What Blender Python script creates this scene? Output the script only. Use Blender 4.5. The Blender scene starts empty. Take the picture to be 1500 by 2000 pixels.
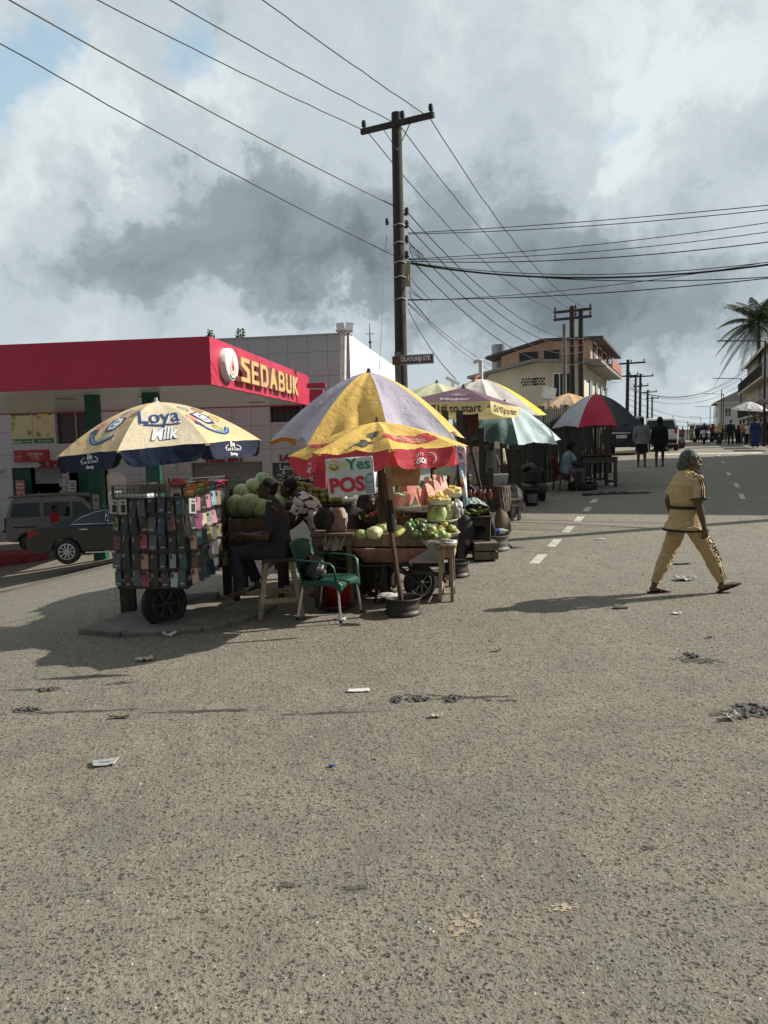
import bpy, bmesh, math, random
from mathutils import Vector as V, Matrix as M, noise as NZ
R = math.radians
sin, cos, pi = math.sin, math.cos, math.pi
rnd = random.Random(11)
scene = bpy.context.scene
COL = scene.collection
CAM = V((0, 0, 2.1))
_p, _r = R(5.33), math.atan(.026)
FW = V((0, cos(_p), -sin(_p)))
_u0 = V((0, sin(_p), cos(_p)))
RT = V((1, 0, 0)) * cos(_r) - _u0 * sin(_r)
UP = V((1, 0, 0)) * sin(_r) + _u0 * cos(_r)
TH = R(21.5)
RD = V((sin(TH), cos(TH), 0))          # direction of the street
RL = V((cos(TH), -sin(TH), 0))         # across the street, to the right
def P(px, py, d):
 return CAM + d * (FW + (px - 750) / 1500 * RT + (1000 - py) / 1500 * UP)
def curve(pts, x):
 if x <= pts[0][0]: return pts[0][1]
 if x >= pts[-1][0]: return pts[-1][1]
 for i in range(len(pts) - 1):
  if x <= pts[i + 1][0]:
   x0, y0 = pts[i]; x1, y1 = pts[i + 1]
   m = lambda j: ((pts[min(j + 1, len(pts) - 1)][1] - pts[max(j - 1, 0)][1]) /
       (pts[min(j + 1, len(pts) - 1)][0] - pts[max(j - 1, 0)][0]))
   h = x1 - x0; t = (x - x0) / h
   a, b = m(i) * h, m(i + 1) * h
   return (2*t**3 - 3*t*t + 1)*y0 + (t**3 - 2*t*t + t)*a + (-2*t**3 + 3*t*t)*y1 + (t**3 - t*t)*b
HS = [(-60, -.3), (-10, -.05), (0, 0), (5, .1), (9.6, .25), (18, .58), (27.4, .94), (40, 1.08), (64, 1.15), (100, 1.02), (150, .6), (500, -7), (1500, -30)]
HT = [(-60, -2.9), (-40, -2.8), (-29, -2.65), (-22.7, -2.4), (-16.3, -1.86), (-12, -.98), (-8.2, -.17), (-6, 0), (60, 0)]
def st(x, y):
 return x * sin(TH) + y * cos(TH), x * cos(TH) - y * sin(TH)
def hgt(x, y):
 s, t = st(x, y)
 k = min(1, max(0, (s - 34) / 14)); k = 1 - k * k * (3 - 2 * k)
 return curve(HS, s) + curve(HT, t) * k
def onroad(s, t, dz=0):
 q = RD * s + RL * t
 return V((q.x, q.y, hgt(q.x, q.y) + dz))
def G(px, py):
 a, b = .5, .5
 while b < 600:
  q = P(px, py, b)
  if q.z < hgt(q.x, q.y): break
  a = b; b *= 1.02
 for _ in range(40):
  c = (a + b) / 2; q = P(px, py, c)
  if q.z < hgt(q.x, q.y): b = c
  else: a = c
 return P(px, py, b)
def GD(px, d, dz=0):
 q = P(px, 860, d)
 return V((q.x, q.y, hgt(q.x, q.y) + dz))
def dep(q): return (q - CAM).dot(FW)
def rot(ax=0, ay=0, az=0):
 return (M.Rotation(R(az), 4, 'Z') @ M.Rotation(R(ay), 4, 'Y') @ M.Rotation(R(ax), 4, 'X'))
def frame(z, x=None):
 z = V(z).normalized()
 x = V(x) if x is not None else (V((1, 0, 0)) if abs(z.x) < .9 else V((0, 1, 0)))
 x = (x - z * x.dot(z)).normalized()
 y = z.cross(x)
 return M(((x.x, y.x, z.x), (x.y, y.y, z.y), (x.z, y.z, z.z))).to_4x4()
class MB:
 def __init__(s):
  s.v, s.f, s.m, s.s = [], [], [], []
 def add(s, vs, fs, mi=0, sm=False, X=None):
  o = len(s.v)
  s.v += [tuple(X @ V(q)) if X is not None else tuple(q) for q in vs]
  s.f += [tuple(i + o for i in f) for f in fs]
  s.m += [mi] * len(fs); s.s += [sm] * len(fs)
  return s
 def box(s, c, size, X=None, mi=0, taper=1):
  a, b, h = size[0] / 2, size[1] / 2, size[2] / 2
  vs = [(-a, -b, -h), (a, -b, -h), (a, b, -h), (-a, b, -h)] + [(x * taper, y * taper, h) for x, y in ((-a, -b), (a, -b), (a, b), (-a, b))]
  T = M.Translation(V(c)) @ (X if X is not None else M())
  return s.add(vs, [(3, 2, 1, 0), (4, 5, 6, 7), (0, 1, 5, 4), (1, 2, 6, 5), (2, 3, 7, 6), (3, 0, 4, 7)], mi, False, T)
 def bar(s, p0, p1, w, h=None, mi=0, side=None, taper=1):
  p0, p1 = V(p0), V(p1); d = p1 - p0
  X = frame(d, side if side is not None else ((0, 0, 1) if abs(d.normalized().z) < .9 else (1, 0, 0)))
  return s.box((p0 + p1) / 2, (h or w, w, d.length), X, mi, taper)
 def tube(s, pts, r, n=8, mi=0, caps=True, sq=1, closed=False, sm=True, up=None):
  pts = [V(q) for q in pts]; k = len(pts)
  rr = r if isinstance(r, (list, tuple)) else [r] * k
  vs, fs = [], []
  x = V(up) if up is not None else None
  for i in range(k):
   t = (pts[(i + 1) % k] - pts[i - 1]) if closed else (pts[min(i + 1, k - 1)] - pts[max(i - 1, 0)])
   if t.length < 1e-9: t = V((0, 0, 1))
   X = frame(t, x); x = X.col[0].to_3d() if up is None else V(up)
   a, b = X.col[0].to_3d(), X.col[1].to_3d()
   ra = rr[i] if isinstance(rr[i], (tuple, list)) else (rr[i], rr[i] * sq)
   for j in range(n):
    w = 2 * pi * j / n
    vs.append(pts[i] + a * ra[0] * cos(w) + b * ra[1] * sin(w))
  for i in range(k if closed else k - 1):
   for j in range(n):
    q = (i + 1) % k
    fs.append((i * n + j, i * n + (j + 1) % n, q * n + (j + 1) % n, q * n + j))
  s.add(vs, fs, mi, sm)
  if caps and not closed:
   s.add(vs[:n], [tuple(reversed(range(n)))], mi, False)
   s.add(vs[-n:], [tuple(range(n))], mi, False)
  return s
 def ball(s, c, r, X=None, nu=14, nv=9, mi=0, jit=0, seed=0):
  r = (r, r, r) if not isinstance(r, (tuple, list)) else r
  T = M.Translation(V(c)) @ (X if X is not None else M())
  vs, fs = [(0, 0, -r[2])], []
  for i in range(1, nv):
   a = pi * i / nv - pi / 2
   for j in range(nu):
    w = 2 * pi * j / nu
    q = V((cos(a) * cos(w), cos(a) * sin(w), sin(a)))
    k = 1 + (jit * NZ.noise(q * 1.7 + V((seed * 3.1, seed, 0))) if jit else 0)
    vs.append((q.x * r[0] * k, q.y * r[1] * k, q.z * r[2] * k))
  vs.append((0, 0, r[2]))
  for j in range(nu):
   fs.append((0, 1 + (j + 1) % nu, 1 + j))
   for i in range(nv - 2):
    a, b = 1 + i * nu, 1 + (i + 1) * nu
    fs.append((a + j, a + (j + 1) % nu, b + (j + 1) % nu, b + j))
   a = 1 + (nv - 2) * nu
   fs.append((a + j, a + (j + 1) % nu, len(vs) - 1))
  return s.add(vs, fs, mi, True, T)
 def lathe(s, prof, X=None, n=20, mi=0, sm=True, cap=False):
  vs, fs = [], []
  for r, z in prof:
   for j in range(n):
    w = 2 * pi * j / n
    vs.append((r * cos(w), r * sin(w), z))
  for i in range(len(prof) - 1):
   for j in range(n):
    fs.append((i * n + j, i * n + (j + 1) % n, (i + 1) * n + (j + 1) % n, (i + 1) * n + j))
  if cap:
   fs.append(tuple(reversed(range(n)))); fs.append(tuple(range((len(prof) - 1) * n, len(prof) * n)))
  return s.add(vs, fs, mi, sm, X)
 def prism(s, poly, z0, z1, X=None, mi=0, mside=None):
  n = len(poly)
  vs = [(x, y, z0) for x, y in poly] + [(x, y, z1) for x, y in poly]
  a = sum(poly[i][0] * poly[(i + 1) % n][1] - poly[(i + 1) % n][0] * poly[i][1] for i in range(n))
  idx = list(range(n)) if a > 0 else list(reversed(range(n)))
  s.add(vs, [tuple(reversed(idx)), tuple(i + n for i in idx)], mi, False, X)
  sd = [(idx[i], idx[(i + 1) % n], idx[(i + 1) % n] + n, idx[i] + n) for i in range(n)]
  return s.add(vs, sd, mi if mside is None else mside, False, X)
 def grid(s, fn, nu, nv, mi=0, sm=True, X=None, keep=None):
  vs = [fn(i / nu, j / nv) for j in range(nv + 1) for i in range(nu + 1)]
  fs = [(j * (nu + 1) + i, j * (nu + 1) + i + 1, (j + 1) * (nu + 1) + i + 1, (j + 1) * (nu + 1) + i)
    for j in range(nv) for i in range(nu) if keep is None or keep(i, j)]
  return s.add(vs, fs, mi, sm, X)
 def mesh(s, name, mats):
  me = bpy.data.meshes.new(name)
  me.from_pydata(s.v, [], s.f)
  for m in (mats if isinstance(mats, (list, tuple)) else [mats]):
   me.materials.append(m)
  me.polygons.foreach_set('material_index', s.m)
  me.polygons.foreach_set('use_smooth', s.s)
  me.update()
  return me
 def build(s, name, mats, parent=None, bevel=0, loc=None, solid=0, recenter=False):
  me = s.mesh(name, mats)
  if bevel:
   bm = bmesh.new(); bm.from_mesh(me)
   bmesh.ops.remove_doubles(bm, verts=bm.verts, dist=1e-5)
   bm.to_mesh(me); bm.free()
  o = bpy.data.objects.new(name, me); COL.objects.link(o)
  if loc is not None: o.location = loc
  if parent is not None: o.parent = parent
  if solid:
   q = o.modifiers.new('s', 'SOLIDIFY'); q.thickness = solid; q.offset = 0
  if bevel:
   q = o.modifiers.new('b', 'BEVEL'); q.width = bevel; q.segments = 2; q.limit_method = 'ANGLE'; q.angle_limit = R(40)
  return o
def tag(o, label=None, cat=None, group=None, kind=None):
 if label: o['label'] = label
 if cat: o['category'] = cat
 if group: o['group'] = group
 if kind: o['kind'] = kind
 return o
def thing(name, label, cat, loc=(0, 0, 0), rz=0, group=None, X=None):
 o = bpy.data.objects.new(name, None); COL.objects.link(o)
 o.empty_display_size = .1
 if X is not None: o.matrix_world = X
 else:
  o.location = loc; o.rotation_euler = (0, 0, rz)
 return tag(o, label, cat, group)
def copy_tree(o, label=None, parent=None, X=None):
 c = o.copy(); COL.objects.link(c)
 if parent is not None: c.parent = parent
 if X is not None: c.matrix_world = X
 if label: c['label'] = label
 for ch in list(o.children): copy_tree(ch, None, c)
 return c
def fuse(mb, voxel, name, mats, smooth=4, fac=.5, parent=None):
 """Join overlapping closed pieces into one continuous skin."""
 me = mb.mesh('tmp', mats); o = bpy.data.objects.new('tmp', me); COL.objects.link(o)
 q = o.modifiers.new('r', 'REMESH'); q.mode = 'VOXEL'; q.voxel_size = voxel; q.use_smooth_shade = True
 if smooth:
  q = o.modifiers.new('s', 'SMOOTH'); q.factor = fac; q.iterations = smooth
 dg = bpy.context.evaluated_depsgraph_get()
 res = bpy.data.meshes.new_from_object(o.evaluated_get(dg))
 bpy.data.objects.remove(o)
 res.name = name; res.materials.clear()
 for m in (mats if isinstance(mats, (list, tuple)) else [mats]): res.materials.append(m)
 for pl in res.polygons: pl.use_smooth = True
 r = bpy.data.objects.new(name, res); COL.objects.link(r)
 if parent is not None: r.parent = parent
 return r
_tx = {}
def txt(body, size=1, ext=0, bold=0, shear=0, space=1, align='CENTER'):
 """Lettering as plain 2-D mesh data, centred on its own width and height."""
 k = (body, size, ext, bold, shear, space, align)
 if k in _tx: return _tx[k]
 c = bpy.data.curves.new('t', 'FONT'); c.body = body; c.size = size; c.extrude = ext; c.offset = bold; c.shear = shear
 c.space_character = space; c.align_x = align; c.resolution_u = 3
 o = bpy.data.objects.new('t', c); COL.objects.link(o)
 dg = bpy.context.evaluated_depsgraph_get()
 me = bpy.data.meshes.new_from_object(o.evaluated_get(dg))
 vs = [v.co.copy() for v in me.vertices]; fs = [tuple(p.vertices) for p in me.polygons]
 bpy.data.objects.remove(o); bpy.data.curves.remove(c); bpy.data.meshes.remove(me)
 if vs:
  xm = (min(v.x for v in vs) + max(v.x for v in vs)) / 2; ym = (min(v.y for v in vs) + max(v.y for v in vs)) / 2
  vs = [V((v.x - xm, v.y - ym, v.z)) for v in vs]
 _tx[k] = (vs, fs)
 return _tx[k]
def twidth(body, width, **kw):
 """txt scaled so that the line is `width` wide."""
 vs, fs = txt(body, 1, **kw)
 w = max(v.x for v in vs) - min(v.x for v in vs)
 k = width / w
 return [V((v.x * k, v.y * k, v.z)) for v in vs], fs, k
_mats = {}
def newmat(name):
 m = bpy.data.materials.new(name); m.use_nodes = True
 nt = m.node_tree
 return m, nt, nt.nodes['Principled BSDF'], nt.nodes['Material Output']
def lk(nt, a, b): nt.links.new(a, b)
def noise(nt, scale, detail=4, rough=.55, vec=None, dist=0):
 n = nt.nodes.new('ShaderNodeTexNoise'); n.inputs['Scale'].default_value = scale
 n.inputs['Detail'].default_value = detail; n.inputs['Roughness'].default_value = rough
 n.inputs['Distortion'].default_value = dist
 if vec is not None: lk(nt, vec, n.inputs['Vector'])
 return n
def ramp(nt, fac, stops):
 n = nt.nodes.new('ShaderNodeValToRGB'); lk(nt, fac, n.inputs[0])
 e = n.color_ramp.elements
 while len(e) < len(stops): e.new(.5)
 for i, (p_, c) in enumerate(stops):
  e[i].position = p_; e[i].color = (c[0], c[1], c[2], 1) if isinstance(c, (tuple, list)) else (c, c, c, 1)
 return n
def mixc(nt, fac, a, b, mode='MIX'):
 n = nt.nodes.new('ShaderNodeMix'); n.data_type = 'RGBA'; n.blend_type = mode
 for i, q in ((0, fac), (6, a), (7, b)):
  if hasattr(q, 'links'): lk(nt, q, n.inputs[i])
  elif i == 0: n.inputs[0].default_value = q
  else: n.inputs[i].default_value = (q[0], q[1], q[2], 1)
 return n.outputs[2]
def math_(nt, op, a, b=None, c=None):
 n = nt.nodes.new('ShaderNodeMath'); n.operation = op
 for i, q in enumerate((a, b, c)):
  if q is None: continue
  if hasattr(q, 'links'): lk(nt, q, n.inputs[i])
  else: n.inputs[i].default_value = q
 return n.outputs[0]
def bump(nt, bs, h, strength=.3, dist=.01):
 n = nt.nodes.new('ShaderNodeBump'); n.inputs['Strength'].default_value = strength; n.inputs['Distance'].default_value = dist
 lk(nt, h, n.inputs['Height']); lk(nt, n.outputs[0], bs.inputs['Normal'])
def mat(name, col, rough=.75, metal=0, var=.18, scale=6, bmp=.15, bscale=50, col2=None, dirt=None, dirt_amt=.5, trans=0, spec=.35, coat=0, rand=0, bdist=.01, grain=None):
 """Plain weathered surface: colour mottled by noise, an optional second colour or dirt in patches, fine relief."""
 if name in _mats: return _mats[name]
 m, nt, bs, out = newmat(name)
 tc = nt.nodes.new('ShaderNodeTexCoord'); vec = tc.outputs['Object']
 if grain:
  mp = nt.nodes.new('ShaderNodeMapping'); mp.inputs['Scale'].default_value = grain; lk(nt, vec, mp.inputs[0]); vec = mp.outputs[0]
 n1 = noise(nt, scale, 5, .6, vec)
 lo = [c * (1 - var) for c in col]; hi = [min(1, c * (1 + var)) for c in col]
 c = ramp(nt, n1.outputs[0], [(.3, lo), (.7, hi)]).outputs[0]
 if col2:
  n2 = noise(nt, scale * 2.3, 4, .65, vec)
  c = mixc(nt, ramp(nt, n2.outputs[0], [(.42, 0), (.62, 1)]).outputs[0], c, col2)
 if dirt:
  n3 = noise(nt, scale * .7, 8, .7, vec)
  f = ramp(nt, n3.outputs[0], [(.45, 0), (.75, dirt_amt)]).outputs[0]
  c = mixc(nt, f, c, dirt)
 if rand:
  oi = nt.nodes.new('ShaderNodeObjectInfo')
  hs = nt.nodes.new('ShaderNodeHueSaturation')
  lk(nt, math_(nt, 'MULTIPLY_ADD', oi.outputs['Random'], rand * .12, .5 - rand * .06), hs.inputs['Hue'])
  lk(nt, math_(nt, 'MULTIPLY_ADD', oi.outputs['Random'], rand, 1 - rand / 2), hs.inputs['Value'])
  lk(nt, c, hs.inputs['Color']); c = hs.outputs[0]
 lk(nt, c, bs.inputs['Base Color'])
 bs.inputs['Roughness'].default_value = rough; bs.inputs['Metallic'].default_value = metal
 bs.inputs['Specular IOR Level'].default_value = spec
 if coat: bs.inputs['Coat Weight'].default_value = coat; bs.inputs['Coat Roughness'].default_value = .06
 if bmp:
  nb = noise(nt, bscale, 5, .65, vec)
  bump(nt, bs, nb.outputs[0], bmp, bdist)
 if trans:
  tr = nt.nodes.new('ShaderNodeBsdfTranslucent'); lk(nt, c, tr.inputs[0])
  mx = nt.nodes.new('ShaderNodeMixShader'); mx.inputs[0].default_value = trans
  lk(nt, bs.outputs[0], mx.inputs[1]); lk(nt, tr.outputs[0], mx.inputs[2]); lk(nt, mx.outputs[0], out.inputs[0])
 _mats[name] = m
 return m
def fabric(name, col, trans=.22, wr=.35, **kw):
 """Umbrella cloth: faded, dusty, creased."""
 if name in _mats: return _mats[name]
 col = [min(.86, q * 1.38) for q in col]
 m, nt, bs, out = newmat(name)
 tc = nt.nodes.new('ShaderNodeTexCoord'); vec = tc.outputs['Object']
 n1 = noise(nt, 2.2, 7, .65, vec)
 c = ramp(nt, n1.outputs[0], [(.28, [q * .80 for q in col]), (.55, col), (.8, [min(1, q * 1.1 + .01) for q in col])]).outputs[0]
 g = noise(nt, 5, 9, .75, vec, .6)
 c = mixc(nt, ramp(nt, g.outputs[0], [(.55, 0), (.85, .35)]).outputs[0], c, (.20, .17, .13))
 lk(nt, c, bs.inputs['Base Color']); bs.inputs['Roughness'].default_value = kw.get('rough', .7); bs.inputs['Specular IOR Level'].default_value = .25
 w = noise(nt, 3.5, 6, .6, vec, 1.2); w2 = noise(nt, 14, 4, .6, vec, .8)
 h = math_(nt, 'MULTIPLY_ADD', w2.outputs[0], .25, w.outputs[0])
 bump(nt, bs, h, wr, .06)
 tr = nt.nodes.new('ShaderNodeBsdfTranslucent'); lk(nt, c, tr.inputs[0])
 mx = nt.nodes.new('ShaderNodeMixShader'); mx.inputs[0].default_value = trans
 lk(nt, bs.outputs[0], mx.inputs[1]); lk(nt, tr.outputs[0], mx.inputs[2]); lk(nt, mx.outputs[0], out.inputs[0])
 _mats[name] = m
 return m
def wood(name, col, dark=.45):
 return mat(name, col, .85, 0, .35, 3, .5, 22, dirt=[c * dark for c in col], dirt_amt=.8, grain=(6, 6, 1.2), bdist=.006)
def clear(name, tint=(.85, .88, .88), a=.25, rough=.12):
 """Clear plastic film: mostly see-through, glossy."""
 if name in _mats: return _mats[name]
 m, nt, bs, out = newmat(name)
 bs.inputs['Base Color'].default_value = (*tint, 1); bs.inputs['Roughness'].default_value = rough; bs.inputs['Specular IOR Level'].default_value = .7
 tc = nt.nodes.new('ShaderNodeTexCoord')
 nb = noise(nt, 25, 4, .6, tc.outputs['Object'], .8); bump(nt, bs, nb.outputs[0], .5, .01)
 tr = nt.nodes.new('ShaderNodeBsdfTransparent')
 mx = nt.nodes.new('ShaderNodeMixShader'); mx.inputs[0].default_value = a
 lk(nt, tr.outputs[0], mx.inputs[1]); lk(nt, bs.outputs[0], mx.inputs[2]); lk(nt, mx.outputs[0], out.inputs[0])
 _mats[name] = m
 return m
def glass(name='window_glass', col=(.02, .025, .028), rough=.08):
 return mat(name, col, rough, 0, .2, 2, .03, 3, spec=.6)
BLACK = mat('black_paint', (.012, .012, .013), .5)
RUBBER = mat('rubber', (.018, .018, .019), .8, bmp=.3, bscale=90, dirt=(.09, .08, .065), dirt_amt=.5)
STEEL = mat('worn_steel', (.20, .20, .19), .5, .6, dirt=(.10, .065, .04), dirt_amt=.6)
DARKSTEEL = mat('dark_steel', (.05, .05, .05), .55, .5, dirt=(.10, .07, .045), dirt_amt=.6)
ALU = mat('bare_aluminium', (.52, .53, .53), .35, .85)
WHITE = mat('white_paint', (.72, .72, .70), .55, dirt=(.4, .38, .33), dirt_amt=.35)
INKW = mat('white_ink', (.78, .78, .76), .6, var=.06, bmp=0)
INKK = mat('black_ink', (.015, .015, .016), .6, var=.1, bmp=0)
INKB = mat('navy_ink', (.02, .055, .16), .6, var=.1, bmp=0)
INKR = mat('red_ink', (.52, .03, .05), .6, var=.1, bmp=0)
INKG = mat('green_ink', (.03, .20, .10), .6, var=.1, bmp=0)
WOOD = wood('weathered_plank', (.20, .15, .105))
WOODD = wood('dark_plank', (.055, .045, .036))
WOODL = wood('raw_timber', (.34, .26, .18))
CONC = mat('concrete', (.27, .26, .235), .9, var=.2, scale=3, bmp=.5, bscale=40, dirt=(.12, .11, .095))
SKIN = mat('dark_skin', (.062, .034, .022), .5, var=.12, scale=12, bmp=.05, spec=.45)
SKIN2 = mat('brown_skin', (.10, .055, .034), .5, var=.12, scale=12, bmp=.05, spec=.45)
HAIR = mat('black_hair', (.008, .007, .007), .8, bmp=.6, bscale=160)
RUST = mat('rusty_pink_paint', (.36, .20, .17), .7, .1, .2, 5, .35, 30, col2=(.30, .15, .11), dirt=(.075, .032, .015), dirt_amt=1)
cd = bpy.data.cameras.new('camera'); cam = bpy.data.objects.new('camera', cd); COL.objects.link(cam)
cam.matrix_world = M.Translation(CAM) @ M(((RT.x, UP.x, -FW.x), (RT.y, UP.y, -FW.y), (RT.z, UP.z, -FW.z))).to_4x4()
cd.sensor_fit = 'VERTICAL'; cd.sensor_height = 24; cd.lens = 24 * 1500 / 2000; cd.clip_end = 4000; cd.clip_start = .05
scene.camera = cam
scene.view_settings.view_transform = 'Standard'; scene.view_settings.look = 'None'
scene.view_settings.exposure = .48; scene.view_settings.gamma = 1
SEL, SAZ = R(35), R(11)
SUN = V((cos(SEL) * cos(SAZ), cos(SEL) * sin(SAZ), sin(SEL)))
ld = bpy.data.lights.new('sun', 'SUN'); ld.energy = 4.6; ld.angle = R(.5); ld.color = (1, .94, .84)
lo = bpy.data.objects.new('sun', ld); COL.objects.link(lo)
lo.rotation_euler = SUN.to_track_quat('Z', 'Y').to_euler()
w = bpy.data.worlds.new('World'); scene.world = w; w.use_nodes = True
nt = w.node_tree; bg = nt.nodes['Background']; bg.inputs[1].default_value = .1
sky = nt.nodes.new('ShaderNodeTexSky'); sky.sky_type = 'NISHITA'; sky.sun_disc = False
sky.sun_elevation = SEL; sky.sun_rotation = R(79); sky.dust_density = 2.5
tc = nt.nodes.new('ShaderNodeTexCoord'); dirv = tc.outputs['Generated']
nw = noise(nt, 3.2, 9, .62, dirv)
sub = nt.nodes.new('ShaderNodeVectorMath'); sub.operation = 'SUBTRACT'; lk(nt, nw.outputs['Color'], sub.inputs[0]); sub.inputs[1].default_value = (.5, .5, .5)
scl = nt.nodes.new('ShaderNodeVectorMath'); scl.operation = 'SCALE'; lk(nt, sub.outputs[0], scl.inputs[0]); scl.inputs['Scale'].default_value = .42
addv = nt.nodes.new('ShaderNodeVectorMath'); addv.operation = 'ADD'; lk(nt, dirv, addv.inputs[0]); lk(nt, scl.outputs[0], addv.inputs[1])
nrm = nt.nodes.new('ShaderNodeVectorMath'); nrm.operation = 'NORMALIZE'; lk(nt, addv.outputs[0], nrm.inputs[0])
dw = nrm.outputs[0]
def sdir(px, py): return (P(px, py, 1) - CAM).normalized()
def blob(px, py, rpx, amt, sq=1.0):
 """A soft patch of the sky round one direction, rpx wide; sq > 1 makes it wider than high."""
 c = sdir(px, py); X = frame(c, (c.y, -c.x, 0))
 ax = X.col[0].to_3d(); ay = X.col[1].to_3d()
 out = None
 for a, k in ((ax, 1 / sq), (ay, 1.0)):
  d = nt.nodes.new('ShaderNodeVectorMath'); d.operation = 'DOT_PRODUCT'; lk(nt, dw, d.inputs[0]); d.inputs[1].default_value = a
  q = math_(nt, 'MULTIPLY', d.outputs['Value'], k * 1500 / rpx)
  q = math_(nt, 'MULTIPLY', q, q)
  out = q if out is None else math_(nt, 'ADD', out, q)
 e = math_(nt, 'POWER', 2.718, math_(nt, 'MULTIPLY', out, -1))
 d = nt.nodes.new('ShaderNodeVectorMath'); d.operation = 'DOT_PRODUCT'; lk(nt, dw, d.inputs[0]); d.inputs[1].default_value = c
 return math_(nt, 'MULTIPLY', math_(nt, 'MULTIPLY', e, math_(nt, 'GREATER_THAN', d.outputs['Value'], 0)), amt)
sx = nt.nodes.new('ShaderNodeSeparateXYZ'); lk(nt, dirv, sx.inputs[0])
den = math_(nt, 'MAXIMUM', math_(nt, 'ADD', sx.outputs[2], .22), .1)
cb = nt.nodes.new('ShaderNodeCombineXYZ')
lk(nt, math_(nt, 'DIVIDE', sx.outputs[0], den), cb.inputs[0]); lk(nt, math_(nt, 'DIVIDE', sx.outputs[1], den), cb.inputs[1])
na = noise(nt, 1.5, 10, .56, cb.outputs[0], .5)
nb = noise(nt, 5.5, 8, .6, dirv, .3)
val = math_(nt, 'MULTIPLY_ADD', math_(nt, 'SUBTRACT', na.outputs[0], .5), .19, .548)
val = math_(nt, 'MULTIPLY_ADD', math_(nt, 'SUBTRACT', nb.outputs[0], .5), .42, val)
bil_ = math_(nt, 'ABSOLUTE', math_(nt, 'SUBTRACT', noise(nt, 7.5, 10, .58, dw, .2).outputs[0], .5))
val = math_(nt, 'MULTIPLY_ADD', math_(nt, 'SUBTRACT', .085, bil_), .60, val)
for a in [(450, 490, 140, -.34, 2.0), (330, 400, 110, -.10, 1.5), (650, 480, 90, -.12, 1.5), (90, 600, 120, -.16, 1.5), (960, 390, 110, -.13, 1.8), (820, 470, 90, -.07, 1.6), (1300, 640, 150, -.30, 2.6),
   (1050, 640, 120, -.16, 2.0), (1440, 330, 110, -.12, 1), (1000, 560, 110, -.12, 2), (880, 130, 160, -.05, 1.5), (450, 60, 120, -.08, 1.5),
   (560, 585, 60, .28, 2.8), (300, 655, 60, .16, 3), (50, 440, 90, .20, .8), (170, 250, 120, .20, 1.3), (420, 240, 70, .18, 1.0), (440, 330, 40, .24, .8),
   (1180, 350, 60, .26, 1.1), (1240, 220, 60, .20, .8), (1200, 90, 120, .14, 1), (1440, 60, 120, .14, 1), (1330, 360, 60, .16, 1.3), (1430, 800, 50, .12, 3), (700, 590, 60, .22, 1.4), (860, 700, 70, .10, 1.5)]:
 val = math_(nt, 'ADD', val, blob(a[0], a[1], a[2], a[3] * (.62 if a[3] > 0 else .9), a[4]))
behind = ramp(nt, math_(nt, 'MULTIPLY_ADD', sx.outputs[1], .5, .5), [(.28, .42), (.50, 0)]).outputs[0]  # unseen sky behind the camera darkened to deepen shade on surfaces facing it
val = math_(nt, 'SUBTRACT', val, behind)
cl = ramp(nt, val, [(.10, (.15, .185, .205)), (.30, (.245, .295, .32)), (.50, (.455, .52, .55)), (.70, (.64, .69, .70)), (.95, (.82, .845, .835))])
cl.color_ramp.interpolation = 'EASE'
blue = None
for a in [(40, 130, 90, 1.1, .9), (400, 165, 60, .9, 1.2), (1190, 185, 45, .6, 1.4), (60, 40, 70, .5, 1)]:
 q = blob(*a); blue = q if blue is None else math_(nt, 'ADD', blue, q)
blue = ramp(nt, math_(nt, 'ADD', blue, math_(nt, 'MULTIPLY', math_(nt, 'SUBTRACT', nb.outputs[0], .5), .5)), [(.25, 0), (.85, .8)]).outputs[0]
c10 = nt.nodes.new('ShaderNodeVectorMath'); c10.operation = 'SCALE'; lk(nt, cl.outputs[0], c10.inputs[0]); c10.inputs['Scale'].default_value = 8.8
skb = mixc(nt, .75, sky.outputs[0], (3.2, 4.75, 5.9))
lk(nt, mixc(nt, blue, c10.outputs[0], skb), bg.inputs[0])
def peb_(nt, vec): return noise(nt, 17, 5, .72, vec, .5)
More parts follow.
